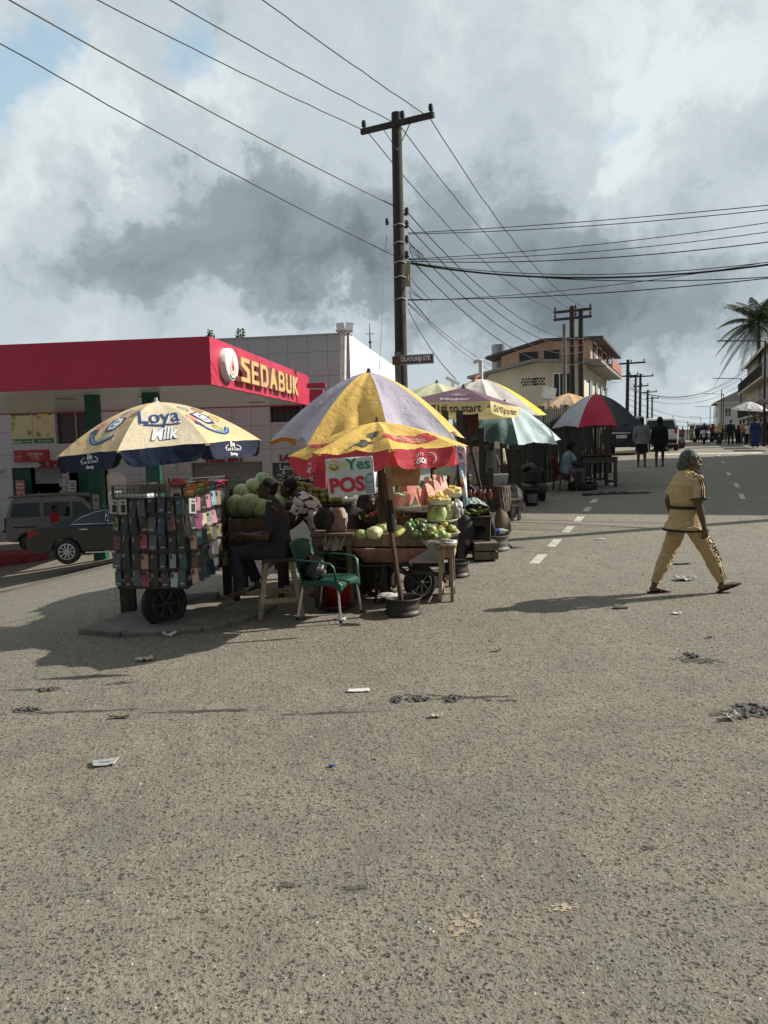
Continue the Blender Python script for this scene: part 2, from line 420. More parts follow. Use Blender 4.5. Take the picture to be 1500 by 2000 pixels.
def asphalt(name, base=(.285, .248, .196), spots=True):
 m, nt, bs, out = newmat(name)
 tc = nt.nodes.new('ShaderNodeTexCoord'); vec = tc.outputs['Object']
 big = noise(nt, .35, 6, .6, vec); mid = noise(nt, 2.3, 7, .65, vec, .4); fine = noise(nt, 60, 3, .7, vec); gr = noise(nt, 220, 2, .6, vec)
 c = ramp(nt, mid.outputs[0], [(.28, [q * .62 for q in base]), (.5, base), (.74, [q * 1.32 for q in base])]).outputs[0]
 c = mixc(nt, ramp(nt, big.outputs[0], [(.40, 0), (.66, .8)]).outputs[0], c, (.20, .186, .154))
 c = mixc(nt, ramp(nt, peb_(nt, vec).outputs[0], [(.38, .55), (.52, 0)]).outputs[0], c, (.165, .148, .118))
 dust = noise(nt, .9, 5, .6, vec, 1.5)
 c = mixc(nt, ramp(nt, dust.outputs[0], [(.52, 0), (.75, .55)]).outputs[0], c, (.34, .285, .215))
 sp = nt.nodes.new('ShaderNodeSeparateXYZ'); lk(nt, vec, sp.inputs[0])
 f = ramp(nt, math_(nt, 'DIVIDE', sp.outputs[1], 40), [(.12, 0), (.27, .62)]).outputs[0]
 c = mixc(nt, f, c, (.345, .315, .265))  # asphalt lightened with distance: grazing-angle brightness put into the colour
 c = mixc(nt, ramp(nt, fine.outputs[0], [(.3, .5), (.65, 0)]).outputs[0], c, (.10, .092, .08))
 c = mixc(nt, ramp(nt, gr.outputs[0], [(.62, 0), (.8, .5)]).outputs[0], c, (.42, .39, .34))
 h = None
 gp = noise(nt, 5.5, 6, .7, vec, .7)
 c = mixc(nt, ramp(nt, gp.outputs[0], [(.48, 0), (.60, .5)]).outputs[0], c, (.185, .178, .142))
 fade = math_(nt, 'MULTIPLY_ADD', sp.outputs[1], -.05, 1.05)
 for sc, thr, gate in ((34, .27, .55), (17, .17, .66), (66, .34, .5)):
  mp = nt.nodes.new('ShaderNodeMapping'); mp.inputs['Scale'].default_value = (.75, 1, 1); mp.inputs['Rotation'].default_value = (0, 0, -.15); lk(nt, vec, mp.inputs[0])
  dn = noise(nt, 38, 3, .6, mp.outputs[0])
  mv = nt.nodes.new('ShaderNodeVectorMath'); mv.operation = 'MULTIPLY_ADD'; lk(nt, dn.outputs['Color'], mv.inputs[0]); mv.inputs[1].default_value = (.04, .04, 0); lk(nt, mp.outputs[0], mv.inputs[2])
  vo = nt.nodes.new('ShaderNodeTexVoronoi'); vo.voronoi_dimensions = '2D'; vo.inputs['Scale'].default_value = sc; lk(nt, mv.outputs[0], vo.inputs['Vector'])
  sc_ = nt.nodes.new('ShaderNodeSeparateColor'); lk(nt, vo.outputs['Color'], sc_.inputs[0])
  r_ = math_(nt, 'MULTIPLY_ADD', sc_.outputs[1], thr, .08)
  e_ = nt.nodes.new('ShaderNodeMath'); e_.operation = 'MULTIPLY'; e_.use_clamp = True; lk(nt, math_(nt, 'SUBTRACT', r_, vo.outputs['Distance']), e_.inputs[0]); e_.inputs[1].default_value = 6
  q = math_(nt, 'MULTIPLY', e_.outputs[0], math_(nt, 'GREATER_THAN', math_(nt, 'ADD', sc_.outputs[0], math_(nt, 'MULTIPLY_ADD', mid.outputs[0], .8, -.4)), gate))
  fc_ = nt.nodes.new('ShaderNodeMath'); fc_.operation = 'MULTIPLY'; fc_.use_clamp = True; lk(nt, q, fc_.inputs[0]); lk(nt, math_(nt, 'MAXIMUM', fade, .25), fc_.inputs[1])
  c = mixc(nt, math_(nt, 'MULTIPLY', fc_.outputs[0], .85), c, (.062, .056, .044))
  h = q if h is None else math_(nt, 'MAXIMUM', h, q)
 lk(nt, c, bs.inputs['Base Color']); bs.inputs['Roughness'].default_value = .92; bs.inputs['Specular IOR Level'].default_value = .2
 peb = noise(nt, 26, 4, .7, vec, .3)
 hh = math_(nt, 'MULTIPLY_ADD', h, -.45, math_(nt, 'MULTIPLY_ADD', fine.outputs[0], .45, math_(nt, 'MULTIPLY_ADD', peb.outputs[0], .6, mid.outputs[0])))
 bump(nt, bs, hh, .9, .03)
 return m
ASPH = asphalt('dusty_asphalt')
def steps(segs):
 out = []
 for a, b, d in segs:
  n = max(1, round((b - a) / d)); out += [a + (b - a) * i / n for i in range(n)]
 return out + [segs[-1][1]]
def sheet(name, ss, tt, dz, m, und=0):
 mb = MB()
 vs = []
 for s in ss:
  for t in tt:
   q = RD * s + RL * t
   z = hgt(q.x, q.y) + dz
   if und and -4 < s < 40 and -10 < t < 8: z += und * NZ.noise(V((q.x * .9, q.y * .9, 0)))
   vs.append((q.x, q.y, z))
 n = len(tt)
 mb.add(vs, [(i * n + j, i * n + j + 1, (i + 1) * n + j + 1, (i + 1) * n + j) for i in range(len(ss) - 1) for j in range(n - 1)], 0, True)
 return tag(mb.build(name, m), kind='structure')
DIRT = mat('beaten_earth', (.22, .185, .14), .95, var=.25, scale=.5, bmp=.5, bscale=20)
sheet('ground', steps([(-60, -10, 10), (-10, 60, 2), (60, 200, 10), (200, 1500, 100)]), steps([(-1200, -60, 120), (-60, 20, 2), (20, 1200, 120)]), -.03, DIRT)
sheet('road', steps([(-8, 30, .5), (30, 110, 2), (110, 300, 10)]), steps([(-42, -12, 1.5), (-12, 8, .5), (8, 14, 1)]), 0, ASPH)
PAINT = mat('worn_road_paint', (.52, .50, .45), .85, var=.15, scale=9, bmp=.4, bscale=60, dirt=(.25, .23, .19), dirt_amt=.95)
def road_quad(mb, s0, s1, t0, t1, dz=.006, n=3):
 def fn(u, v):
  q = onroad(s0 + (s1 - s0) * v, t0 + (t1 - t0) * u); return (q.x, q.y, q.z + dz)
 mb.grid(fn, 1, n)
mb = MB()
for px, py in [(1052, 1092), (1083, 1061), (1110, 1034), (1131, 1014), (1147, 995), (1160, 979), (1196, 945)]:
 q = G(px, py); s, t = st(q.x, q.y)
 road_quad(mb, s - .36, s + .36, t - .07, t + .07)
tag(mb.build('lane_marking', PAINT), kind='structure')
mb = MB()
for px, py in [(1449, 970), (1423, 926), (1439, 948), (1412, 903), (1403, 890)]:
 q = G(px, py); s, t = st(q.x, q.y)
 road_quad(mb, s - .5, s + .5, t - .05, t + .05)
tag(mb.build('lane_marking', PAINT), kind='structure')
mb = MB()
hp = G(1300, 889); hs_, _ = st(hp.x, hp.y)
mb.grid(lambda u, v: tuple(onroad(hs_ + 1.1 * v, -1.2 + 4.4 * u, .006 + .05 * sin(pi * v))), 8, 8)
tag(mb.build('speed_hump', mat('hump_paint', (.55, .52, .44), .9, var=.2, bmp=.4, dirt=(.2, .19, .17), dirt_amt=.8)), kind='structure')
mb = MB()
q = G(1228, 920); s, t = st(q.x, q.y); mb.grid(lambda u, v: tuple(onroad(s + .12 * v, t - 1.2 + 2.0 * u, .006)), 6, 1)
tag(mb.build('lane_marking', PAINT), kind='structure')
HOLE = mat('broken_asphalt', (.125, .12, .107), .95, var=.45, scale=20, bmp=1, bscale=45, bdist=.03)
def pothole(px, py, w, h, seed, name='pothole'):
 c = G(px, py); k = dep(c) / 1500
 rr = random.Random(seed); mb = MB(); n = 40
 def rad(a): return .55 + .45 * (NZ.noise(V((cos(a) * 1.6, sin(a) * 1.6, seed))) + .7) * (1 + .15 * sin(a * 9 + seed))
 def fn(u, v):
  a = 2 * pi * u; r = rad(a) * v
  x = c.x + cos(a) * w * k * .5 * r; y = c.y + sin(a) * h * k * 2.2 * r
  return (x, y, hgt(x, y) + .005 + .012 * (NZ.noise(V((x * 22, y * 22, 0)))) * (1 - v ** 3))
 mb.grid(fn, n, 7)
 for i in range(int(10 + w / 4)):
  a = rr.random() * 6.28; r = rr.random() ** .5 * .9 * rad(a)
  x = c.x + cos(a) * w * k * .5 * r; y = c.y + sin(a) * h * k * 2.2 * r
  s_ = rr.uniform(.006, .022)
  mb.ball((x, y, hgt(x, y) + .006 + s_ * .2), (s_, s_ * rr.uniform(.6, 1), s_ * .6), rot(0, 0, rr.random() * 360), 6, 4, jit=.5, seed=i)
 return tag(mb.build(name, HOLE), kind='structure')
for i, a in enumerate([(775, 1368, 26, 9), (815, 1366, 52, 8), (880, 1365, 34, 9), (1350, 1281, 26, 10), (1470, 1388, 90, 18), (1445, 1396, 40, 10), (1228, 964, 60, 5), (95, 1347, 60, 6), (48, 1388, 60, 6)]):
 pothole(*a, seed=i + 1)
def crack(pts, wd, name='road_crack'):
 mb = MB(); qs = []
 for (x0, y0), (x1, y1) in zip(pts, pts[1:]):
  for i in range(10):
   f = i / 10; qs.append(G(x0 + (x1 - x0) * f, y0 + (y1 - y0) * f + 2.5 * NZ.noise(V((x0 * .1 + f * 4, y0 * .1, 2)))))
 def fn(u, v):
  q = qs[min(len(qs) - 1, int(u * (len(qs) - 1) + .5))]
  w_ = wd * (.05 + 1.1 * abs(NZ.noise(V((q.x * 3, q.y * 3, 5))))) * sin(pi * min(1, max(0, u)) * .98 + .03)
  x, y = q.x, q.y + (v - .5) * w_
  return (x, y, hgt(x, y) + .005)
 def fn2(u, v):
  x, y, z = fn(u, v); k = NZ.noise(V((x * 14, y * 14, v * 3))) * wd * .5
  return (x, y + k, z + .008 * NZ.noise(V((x * 40, y * 40, 0))))
 mb.grid(fn2, (len(qs) - 1) * 3, 3, keep=lambda i, j: NZ.noise(V((i * .21, wd * 50, 3))) > -.12)
 return tag(mb.build(name, HOLE), kind='structure')
crack([(790, 1358), (900, 1360), (960, 1368), (1060, 1372)], .05)
crack([(210, 1338), (240, 1332), (262, 1326)], .05)
crack([(1000, 985), (1070, 970), (1110, 955)], .05)
WORN = mat('old_yellow_paint', (.31, .26, .18), .9, var=.25, scale=10, bmp=.4)
def patch(px, py, w, h, ang, seed, name='paint_stain', m=WORN):
 c = G(px, py); k = dep(c) / 1500; mb = MB()
 def keep(i, j):
  return NZ.noise(V((i * .11, j * .11, seed * 7))) + .5 * NZ.noise(V((i * .4, j * .4, seed))) + .2 - ((i - 36) ** 2 + (j - 36) ** 2) / 1800 > 0
 def fn(u, v):
  a = R(ang); X = (u - .5) * w * k; Y = (v - .5) * h * k * 2
  x = c.x + X * cos(a) - Y * sin(a); y = c.y + X * sin(a) + Y * cos(a)
  return (x, y, hgt(x, y) + .0035)
 mb.grid(fn, 72, 72, keep=keep)
 return tag(mb.build(name, m), kind='structure')
STREAK = mat('dark_asphalt_streak', (.10, .096, .085), .95, var=.4, scale=14, bmp=1, bscale=40, bdist=.03)
for a in [(150, 1390, 330, 9, 0, 3), (400, 1389, 320, 10, -1, 4), (640, 1393, 260, 8, 0, 5), (900, 1364, 260, 9, 2, 6), (60, 1347, 130, 8, 0, 7), (235, 1335, 90, 7, 8, 8), (1360, 1290, 110, 22, -20, 9), (1450, 1394, 160, 30, 0, 10), (560, 1730, 60, 14, 0, 11), (690, 1735, 80, 12, 0, 12), (1265, 1657, 40, 14, 0, 13)]: patch(*a, name='asphalt_wear', m=STREAK)
patch(905, 1805, 110, 38, 38, 1); patch(1098, 1773, 90, 18, 5, 2)
SLAB = mat('old_kerb_slab', (.19, .175, .15), .95, var=.25, scale=4, bmp=.6, bscale=35, dirt=(.085, .078, .066), dirt_amt=.8)
mb = MB()
edge = [(80, 1262), (150, 1238), (235, 1246), (395, 1236), (450, 1225), (490, 1212), (545, 1188)]
for i, ((x0, y0), (x1, y1)) in enumerate(zip(edge, edge[1:])):
 a, b = G(x0 + 2, y0), G(x1 - 2, y1)
 d = V((b.x - a.x, b.y - a.y, 0)); n_ = V((-d.y, d.x, 0)).normalized()
 if n_.y < 0: n_ = -n_
 for row, (r0, r1) in enumerate(((0, .55), (.565, 1.1), (1.115, 1.7))):
  p4 = [a + n_ * r0, b + n_ * r0, b + n_ * r1, a + n_ * r1]
  hh = [.055 + .035 * NZ.noise(V((i * 2.1 + row, k, 0))) - (.06 if i == 0 else 0) for k in range(4)]
  top = [V((q.x, q.y, hgt(q.x, q.y) + h_)) for q, h_ in zip(p4, hh)]; bot = [V((q.x, q.y, hgt(q.x, q.y) - .1)) for q in p4]
  mb.add(bot + top, [(4, 5, 6, 7), (0, 1, 5, 4), (1, 2, 6, 5), (2, 3, 7, 6), (3, 0, 4, 7)])
tag(mb.build('pavement', SLAB, bevel=.012), kind='structure')
mb = MB()
for a, b in [((968, 948), (1030, 905)), ]:
 p0, p1 = G(955, 962), G(1022, 918)
 d = (p1 - p0); d.z = 0; n_ = V((-d.y, d.x, 0)).normalized() * 2.6
 p4 = [p0, p1, p1 + n_, p0 + n_]
 mb.add([V((q.x, q.y, hgt(q.x, q.y) - .2)) for q in p4] + [V((q.x, q.y, hgt(p0.x, p0.y) + .34)) for q in p4], [(4, 5, 6, 7), (0, 1, 5, 4), (1, 2, 6, 5), (2, 3, 7, 6), (3, 0, 4, 7)])
tag(mb.build('walkway', CONC, bevel=.03), kind='structure')
CLAD, nt, bs, out = newmat('grey_cladding')
tc = nt.nodes.new('ShaderNodeTexCoord'); sp = nt.nodes.new('ShaderNodeSeparateXYZ'); lk(nt, tc.outputs['Object'], sp.inputs[0])
def joint(s_, step, off):
 return math_(nt, 'LESS_THAN', math_(nt, 'FRACT', math_(nt, 'DIVIDE', math_(nt, 'ADD', s_, off), step)), .016 / step)
horiz = math_(nt, 'ADD', sp.outputs[0], sp.outputs[1])
jt = math_(nt, 'MAXIMUM', joint(horiz, .9, 100), joint(sp.outputs[2], 1.05, 100))
ng = noise(nt, .8, 6, .6, tc.outputs['Object'])
c = ramp(nt, ng.outputs[0], [(.3, (.47, .48, .50)), (.7, (.54, .55, .57))]).outputs[0]
stn = nt.nodes.new('ShaderNodeMapping'); stn.inputs['Scale'].default_value = (3, 3, .25); lk(nt, tc.outputs['Object'], stn.inputs[0])
ns = noise(nt, 2, 6, .65, stn.outputs[0])
c = mixc(nt, ramp(nt, ns.outputs[0], [(.55, 0), (.8, .3)]).outputs[0], c, (.2, .19, .18))
c = mixc(nt, math_(nt, 'MULTIPLY', jt, .85), c, (.07, .07, .075))
lk(nt, c, bs.inputs['Base Color']); bs.inputs['Roughness'].default_value = .45
CLADW = mat('white_cladding', (.74, .75, .75), .5, var=.05, bmp=.02)
CRIM = mat('crimson_panel', (.50, .036, .078), .38, var=.07, scale=.6, bmp=.03, bscale=3, dirt=(.28, .03, .05), dirt_amt=.3)
GREENP = mat('dark_green_column', (.012, .075, .055), .5, var=.15, bmp=.05)
GLASS = glass()
REDL = mat('maroon_letter', (.30, .02, .045), .5, var=.08, bmp=0)
A = P(688, 860, 34.0); A = V((A.x, A.y, 0))           # right front corner of the shop building
FD = V((-1, .145, 0)).normalized()                    # along its front, towards the other end
SD = V((.145, 1, 0)).normalized()                     # along its side, away from the street
ZB, ZT = -2.1, 2.1 + (861 - 655) / 1500 * 34
FRX = M(((-FD.x, SD.x, 0, A.x), (-FD.y, SD.y, 0, A.y), (0, 0, 1, 0), (0, 0, 0, 1)))   # local x to the right, y into the building
def fx(px, py):
 """Local (x, z) on the front plane of the building under a pixel."""
 n = SD; r = P(px, py, 1) - CAM
 t = (A - CAM).dot(n) / r.dot(n); q = CAM + r * t
 return (q - A).dot(-FD), q.z
def wall_open(mb, x0, x1, z0, z1, holes, depth=.35, mi=0, mr=0):
 xs = sorted({x0, x1, *[h[0] for h in holes], *[h[1] for h in holes]}); zs = sorted({z0, z1, *[h[2] for h in holes], *[h[3] for h in holes]})
 for i in range(len(xs) - 1):
  for j in range(len(zs) - 1):
   cx, cz = (xs[i] + xs[i + 1]) / 2, (zs[j] + zs[j + 1]) / 2
   if any(h[0] < cx < h[1] and h[2] < cz < h[3] for h in holes): continue
   mb.add([(xs[i], 0, zs[j]), (xs[i + 1], 0, zs[j]), (xs[i + 1], 0, zs[j + 1]), (xs[i], 0, zs[j + 1])], [(0, 1, 2, 3)], mi)
 for a, b, c_, d in holes:
  mb.add([(a, 0, c_), (b, 0, c_), (b, 0, d), (a, 0, d), (a, depth, c_), (b, depth, c_), (b, depth, d), (a, depth, d)],
    [(0, 4, 5, 1), (1, 5, 6, 2), (2, 6, 7, 3), (3, 7, 4, 0)], mr)
def hole(px0, py0, px1, py1):
 a, z1 = fx(px0, py0); b, _ = fx(px1, py0); _, z0 = fx((px0 + px1) / 2, py1)
 return (a, b, z0, z1)
station = thing('shop_building', 'two storey grey panelled station shop with one white side wall', 'building', X=FRX)
xL = fx(-330, 860)[0]
H_super = hole(22, 914, 210, 1045); H_lube = hole(373, 904, 512, 1045); H_laun = hole(531, 904, 660, 1045)
H_poster = hole(18, 806, 104, 868); H_grille = hole(101, 800, 180, 866); H_win = hole(526, 788, 600, 824); H_win2 = hole(586, 770, 720, 800)
H_win2 = (H_win2[0], -.4, H_win2[2], H_win2[3])
H_lau = (H_laun[0], -.55, H_laun[2], H_laun[3])
mb = MB(); holes = [H_super, H_lube, H_lau, H_poster, H_grille, H_win, H_win2]
wall_open(mb, xL, 0, ZB, ZT, [H_super, H_lube, H_lau, (H_poster[0], H_poster[1] - .0, H_poster[2], H_poster[3]), (H_poster[1] + .05, H_grille[1], H_grille[2], H_grille[3]), H_win, H_win2])
L_ = 17.0
mb.add([(xL, 0, ZT), (0, 0, ZT), (0, L_, ZT), (xL, L_, ZT)], [(0, 1, 2, 3)])
mb.add([(xL, 0, ZB), (xL, L_, ZB), (xL, L_, ZT), (xL, 0, ZT)], [(0, 1, 2, 3)])
mb.add([(xL, L_, ZB), (0, L_, ZB), (0, L_, ZT), (xL, L_, ZT)], [(0, 1, 2, 3)])
mb.build('wall', CLAD, station)
mb = MB(); mb.add([(.003, 0, ZB), (.003, L_, ZB), (.003, L_, ZT), (.003, 0, ZT)], [(0, 1, 2, 3)])
for k in range(1, 8): mb.box((.004, L_ * k / 8, (ZB + ZT) / 2), (.012, .02, ZT - ZB - .02), mi=1)
for k in range(1, 5): mb.box((.004, L_ / 2, ZB + (ZT - ZB) * k / 5), (.012, L_ - .02, .02), mi=1)
mb.build('side_wall', [CLADW, mat('joint_grey', (.45, .46, .47), .6, bmp=0)], station)
mb = MB(); mb.box((xL / 2, .3, ZT + .03), (-xL + .1, .7, .06)); mb.build('parapet_cap', mat('cap_grey', (.42, .43, .45), .5), station)
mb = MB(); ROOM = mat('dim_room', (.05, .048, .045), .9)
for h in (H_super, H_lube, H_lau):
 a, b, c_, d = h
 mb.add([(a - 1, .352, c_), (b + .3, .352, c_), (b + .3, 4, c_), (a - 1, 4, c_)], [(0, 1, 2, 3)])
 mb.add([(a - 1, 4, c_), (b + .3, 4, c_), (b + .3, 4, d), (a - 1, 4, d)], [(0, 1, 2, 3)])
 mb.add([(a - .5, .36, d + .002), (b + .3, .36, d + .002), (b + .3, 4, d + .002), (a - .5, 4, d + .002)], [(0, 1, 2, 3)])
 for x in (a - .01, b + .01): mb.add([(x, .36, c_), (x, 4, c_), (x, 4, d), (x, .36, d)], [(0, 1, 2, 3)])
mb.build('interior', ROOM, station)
def window(name, h, y=.25, bars=0, label=None):
 a, b, c_, d = h
 mb = MB(); mb.add([(a, y, c_), (b, y, c_), (b, y, d), (a, y, d)], [(0, 1, 2, 3)])
 o = mb.build(name, GLASS, station)
 if label: o['label'] = label
 mb = MB(); w_ = .05
 mb.box(((a + b) / 2, y - .03, c_ + w_ / 2), (b - a, .06, w_)); mb.box(((a + b) / 2, y - .03, d - w_ / 2), (b - a, .06, w_))
 for x in (a + w_ / 2, b - w_ / 2): mb.box((x, y - .03, (c_ + d) / 2), (w_, .06, d - c_ - 2 * w_))
 for k in range(bars):
  x = a + (b - a) * (k + 1) / (bars + 1); mb.box((x, y - .02, (c_ + d) / 2), (.03, .04, d - c_ - 2 * w_))
 mb.build('window_frame', DARKSTEEL, o)
 return o
window('window', H_win, bars=5); window('window', H_win2, bars=9)
gr = (H_poster[1] + .05, H_grille[1], H_grille[2], H_grille[3])
o = window('grille_window', gr, y=.3)
mb = MB(); a, b, c_, d = gr; mid = (a + b) / 2
GRM = mat('grille_grey', (.30, .30, .29), .5, .5)
for x0, x1 in ((a + .05, mid - .05), (mid + .05, b - .05)):
 w_, h_ = x1 - x0, d - c_ - .1; z0 = c_ + .05; n = 9
 for sg in (1, -1):
  for k in range(-n, 2 * n):
   xa = x0 + w_ * k / n; pts = []
   for t_ in (0, 1):
    pass
   sl = h_ / (w_ * .62); f0, f1 = 0.0, 1.0
   xs0, xs1 = xa, xa + h_ / sl
   t0 = max(0, (x0 - xs0) / (xs1 - xs0)); t1 = min(1, (x1 - xs0) / (xs1 - xs0))
   if t1 - t0 < .03: continue
   q0 = (xs0 + (xs1 - xs0) * t0, .2 + .012 * sg, z0 + h_ * (t0 if sg > 0 else 1 - t0)); q1 = (xs0 + (xs1 - xs0) * t1, .2 + .012 * sg, z0 + h_ * (t1 if sg > 0 else 1 - t1))
   mb.bar(q0, q1, .022, .008)
mb.box((mid, .2, (c_ + d) / 2), (.08, .05, d - c_)); mb.build('grille', GRM, o)
SHUT = mat('shutter_grey', (.33, .33, .33), .5, .4, dirt=(.15, .14, .13))
for h, fr in ((H_super, .22), (H_lube, .24)):
 mb = MB(); a, b, c_, d = h; z0 = d - (d - c_) * fr
 if h is H_super: a = fx(62, 930)[0]; b = fx(128, 930)[0]
 mb.grid(lambda u, v: (a + .05 + (b - a - .1) * u, .2 + .02 * sin(v * 50), z0 + (d - z0) * v), 1, 48)
 mb.box(((a + b) / 2, .2, z0 - .03), (b - a - .1, .06, .06))
 mb.build('roller_shutter', SHUT, station)
mb = MB(); a, _ = fx(432, 960); mb.box(((a + H_lube[1]) / 2, .6, (H_lube[2] + H_lube[3]) / 2 - .35), (H_lube[1] - a, .05, H_lube[3] - H_lube[2] - .7)); mb.build('door_leaf', mat('door_grey', (.36, .35, .34), .6), station)
mb = MB()
for p0, p1 in ((26, 60), (152, 180)):
 a, _ = fx(p0, 960); b, _ = fx(p1, 960); mb = MB(); mb.box(((a + b) / 2, .12, (H_super[2] + H_super[3]) / 2), (b - a, .06, H_super[3] - H_super[2])); mb.build('door_leaf', GREENP, station)
def wall_text(body, px, py, width_px, m, ext=.03, name='lettering', parent=None, bold=.012, y=-.05):
 x0, z = fx(px - width_px / 2, py); x1, _ = fx(px + width_px / 2, py)
 vs, fs, k = twidth(body, x1 - x0, ext=ext, bold=bold)
 mb = MB(); xm = (x0 + x1) / 2
 mb.add([(xm + v.x, y - v.z, z + v.y) for v in vs], fs)
 return mb.build(name, m, parent or station)
wall_text('LUBE BAY', 440, 897, 74, REDL, ext=.04, bold=.02)
wall_text('LAUNDRY', 588, 894, 82, REDL, ext=.04, bold=.02)
wall_text('SUPERMARKET', 143, 907, 130, REDL, ext=.04, bold=.02)
mb = MB(); a, b, c_, d = H_lau; mb.add([(a, .2, c_), (b, .2, c_), (b, .2, d), (a, .2, d)], [(0, 1, 2, 3)]); lw = mb.build('laundry_window', GLASS, station)
wall_text('Laundry', 570, 914, 52, INKW, .002, parent=lw, y=.19); wall_text('&', 552, 923, 7, INKW, .002, parent=lw, y=.19); wall_text('Drycleaning', 575, 934, 70, INKW, .002, parent=lw, y=.19)
x, z = fx(340, 907); mb = MB(); mb.lathe([(.0, -.16), (.10, -.13), (.14, -.06), (.14, 0)], M.Translation((x, -.15, z)), 14); mb.box((x, -.06, z + .02), (.1, .16, .05)); mb.build('dome_camera', WHITE, station)
x, z = fx(2, 918); mb = MB(); mb.lathe([(.0, -.16), (.10, -.13), (.14, -.06), (.14, 0)], M.Translation((x, -.15, z)), 14); mb.box((x, -.06, z + .02), (.1, .16, .05)); mb.build('dome_camera', WHITE, station)
def wallX(px, py, off):
 x, z = fx(px, py); return FRX @ M.Translation((x, off, z))
a, b, c_, d = H_poster; cx_, cz_ = (a + b) / 2, (c_ + d) / 2; W_, H_ = b - a, d - c_
FOOD, nt, bs, out = newmat('food_poster')
tc = nt.nodes.new('ShaderNodeTexCoord'); vo = nt.nodes.new('ShaderNodeTexVoronoi'); vo.inputs['Scale'].default_value = 1.7; lk(nt, tc.outputs['Object'], vo.inputs['Vector'])
n_ = noise(nt, 7, 6, .7, tc.outputs['Object'], .8)
f = math_(nt, 'ADD', math_(nt, 'MULTIPLY', vo.outputs['Distance'], 1.0), math_(nt, 'MULTIPLY', n_.outputs[0], .8))
c = ramp(nt, f, [(.40, (.10, .17, .04)), (.55, (.32, .36, .12)), (.68, (.55, .55, .27)), (.85, (.60, .58, .33))]).outputs[0]
lk(nt, c, bs.inputs['Base Color']); bs.inputs['Roughness'].default_value = .4
bb = thing('food_billboard', 'green and yellow billboard of food dishes on the shop wall', 'billboard', X=FRX @ M.Translation((cx_, .02, cz_)))
mb = MB(); mb.box((0, .05, 0), (W_, .1, H_)); mb.build('panel', INKG, bb)
for sx_ in (-1, 1):
 mb = MB(); mb.box((sx_ * W_ / 4, -.008, .05), (W_ / 2 - .07, .012, H_ - .42)); mb.build('picture', FOOD, bb)
mb = MB()
for z in (-H_ / 2 + .03, H_ / 2 - .03): mb.box((0, -.012, z), (W_, .03, .04))
for x in (-W_ / 2 + .02, 0, W_ / 2 - .02): mb.box((x, -.012, 0), (.04, .028, H_ - .1))
mb.build('frame', mat('poster_frame', (.55, .62, .50), .5), bb)
mb = MB()
for body, x, w_ in (('Meals', -W_ * .37, .5), ('cooked here', -W_ * .12, .5), ('SHEA + BAKERY', W_ * .27, .75)):
 vs, fs, k = twidth(body, w_, bold=.015); mb.add([(x + v.x, -.02, -H_ / 2 + .15 + v.y) for v in vs], fs)
mb.build('lettering', mat('pale_ink', (.6, .65, .5), .6, bmp=0), bb)
mb = MB(); mb.prism([(.22, .62), (.95, .62), (.8, .45), (.35, .45)], 0, .01, M.Translation((0, -.02, .3 * H_ - .33)) @ rot(90)); mb.build('yellow_flash', mat('flash', (.62, .55, .12), .5), bb)
x0, z1 = fx(29, 880); x1, z0 = fx(97, 901)
sg = thing('store_sign', 'red wall sign reading SEDABUK STORES above the shop entrance', 'sign', X=FRX @ M.Translation(((x0 + x1) / 2, -.06, (z0 + z1) / 2)))
W_, H_ = x1 - x0, z1 - z0
mb = MB(); mb.box((0, 0, 0), (W_, .1, H_)); mb.build('panel', mat('sign_red', (.36, .022, .04), .4, var=.06, bmp=0), sg)
mb = MB()
for body, x, z, w_ in (('SEDABUK', .22, .09, .78), ('STORES', .22, -.07, .40), ('for everyday needs', .22, -.18, .5)):
 vs, fs, k = twidth(body, w_, bold=.012); mb.add([(x + v.x, -.053, z + v.y) for v in vs], fs)
mb.tube([(-W_ * .36 + .2 * cos(t_ / 12 * 5.2 + .6), -.055, .2 * sin(t_ / 12 * 5.2 + .6)) for t_ in range(13)], .008, 4)
vs, fs, k = twidth('cola', .3, shear=.4); mb.add([(-W_ * .37 + v.x, -.053, v.y) for v in vs], fs)
mb.build('lettering', mat('sign_ink', (.62, .58, .56), .6, bmp=0), sg)
x, z = fx(46, 953); o = thing('poster_stand', 'red price poster on a stand in the shop doorway', 'poster', X=FRX @ M.Translation((x, -.25, z)))
mb = MB(); mb.box((0, 0, 0), (.45, .04, .75)); mb.build('board', mat('poster_red', (.42, .05, .05), .5, col2=(.5, .35, .3), scale=6), o)
mb = MB(); mb.box((0, .0, -.85), (.4, .04, .9)); mb.build('stand', mat('poster_pale', (.42, .34, .30), .6), o)
mb = MB()
for z_, b_, w_ in ((.2, 'PRICES', .36), (.02, 'PMS 620', .38), (-.2, 'AGO 1k', .36)):
 vs, fs, k = twidth(b_, w_, bold=.015); mb.add([(v.x, -.022, z_ + v.y) for v in vs], fs)
mb.build('lettering', INKW, o)
rr = random.Random(4)
for i, (px, py, w_, h_) in enumerate([(134, 921, .3, .3), (136, 934, .28, .3), (130, 942, .34, .34), (136, 951, .36, .3), (148, 948, .36, .5), (148, 957, .3, .16), (132, 959, .4, .12)]):
 x, z = fx(px, py); mb = MB(); mb.box((0, 0, 0), (w_, .05, h_), rot(rr.uniform(-4, 4), rr.uniform(-8, 8), 0));
 for k in range(3): mb.box((rr.uniform(-.05, .05), -.028, h_ * (k - 1) * .25), (w_ * .6, .004, h_ * .08), mi=1)
 tag(mb.build('notice', [mat('notice_white', (.55, .55, .54), .6), INKK], loc=FRX @ V((x, -.3, z))), 'white printed notice card fixed by the shop doorway', 'notice', 'white notices by the shop doorway')
C0 = P(418, 860, 19.6); C0 = V((C0.x, C0.y, 0))
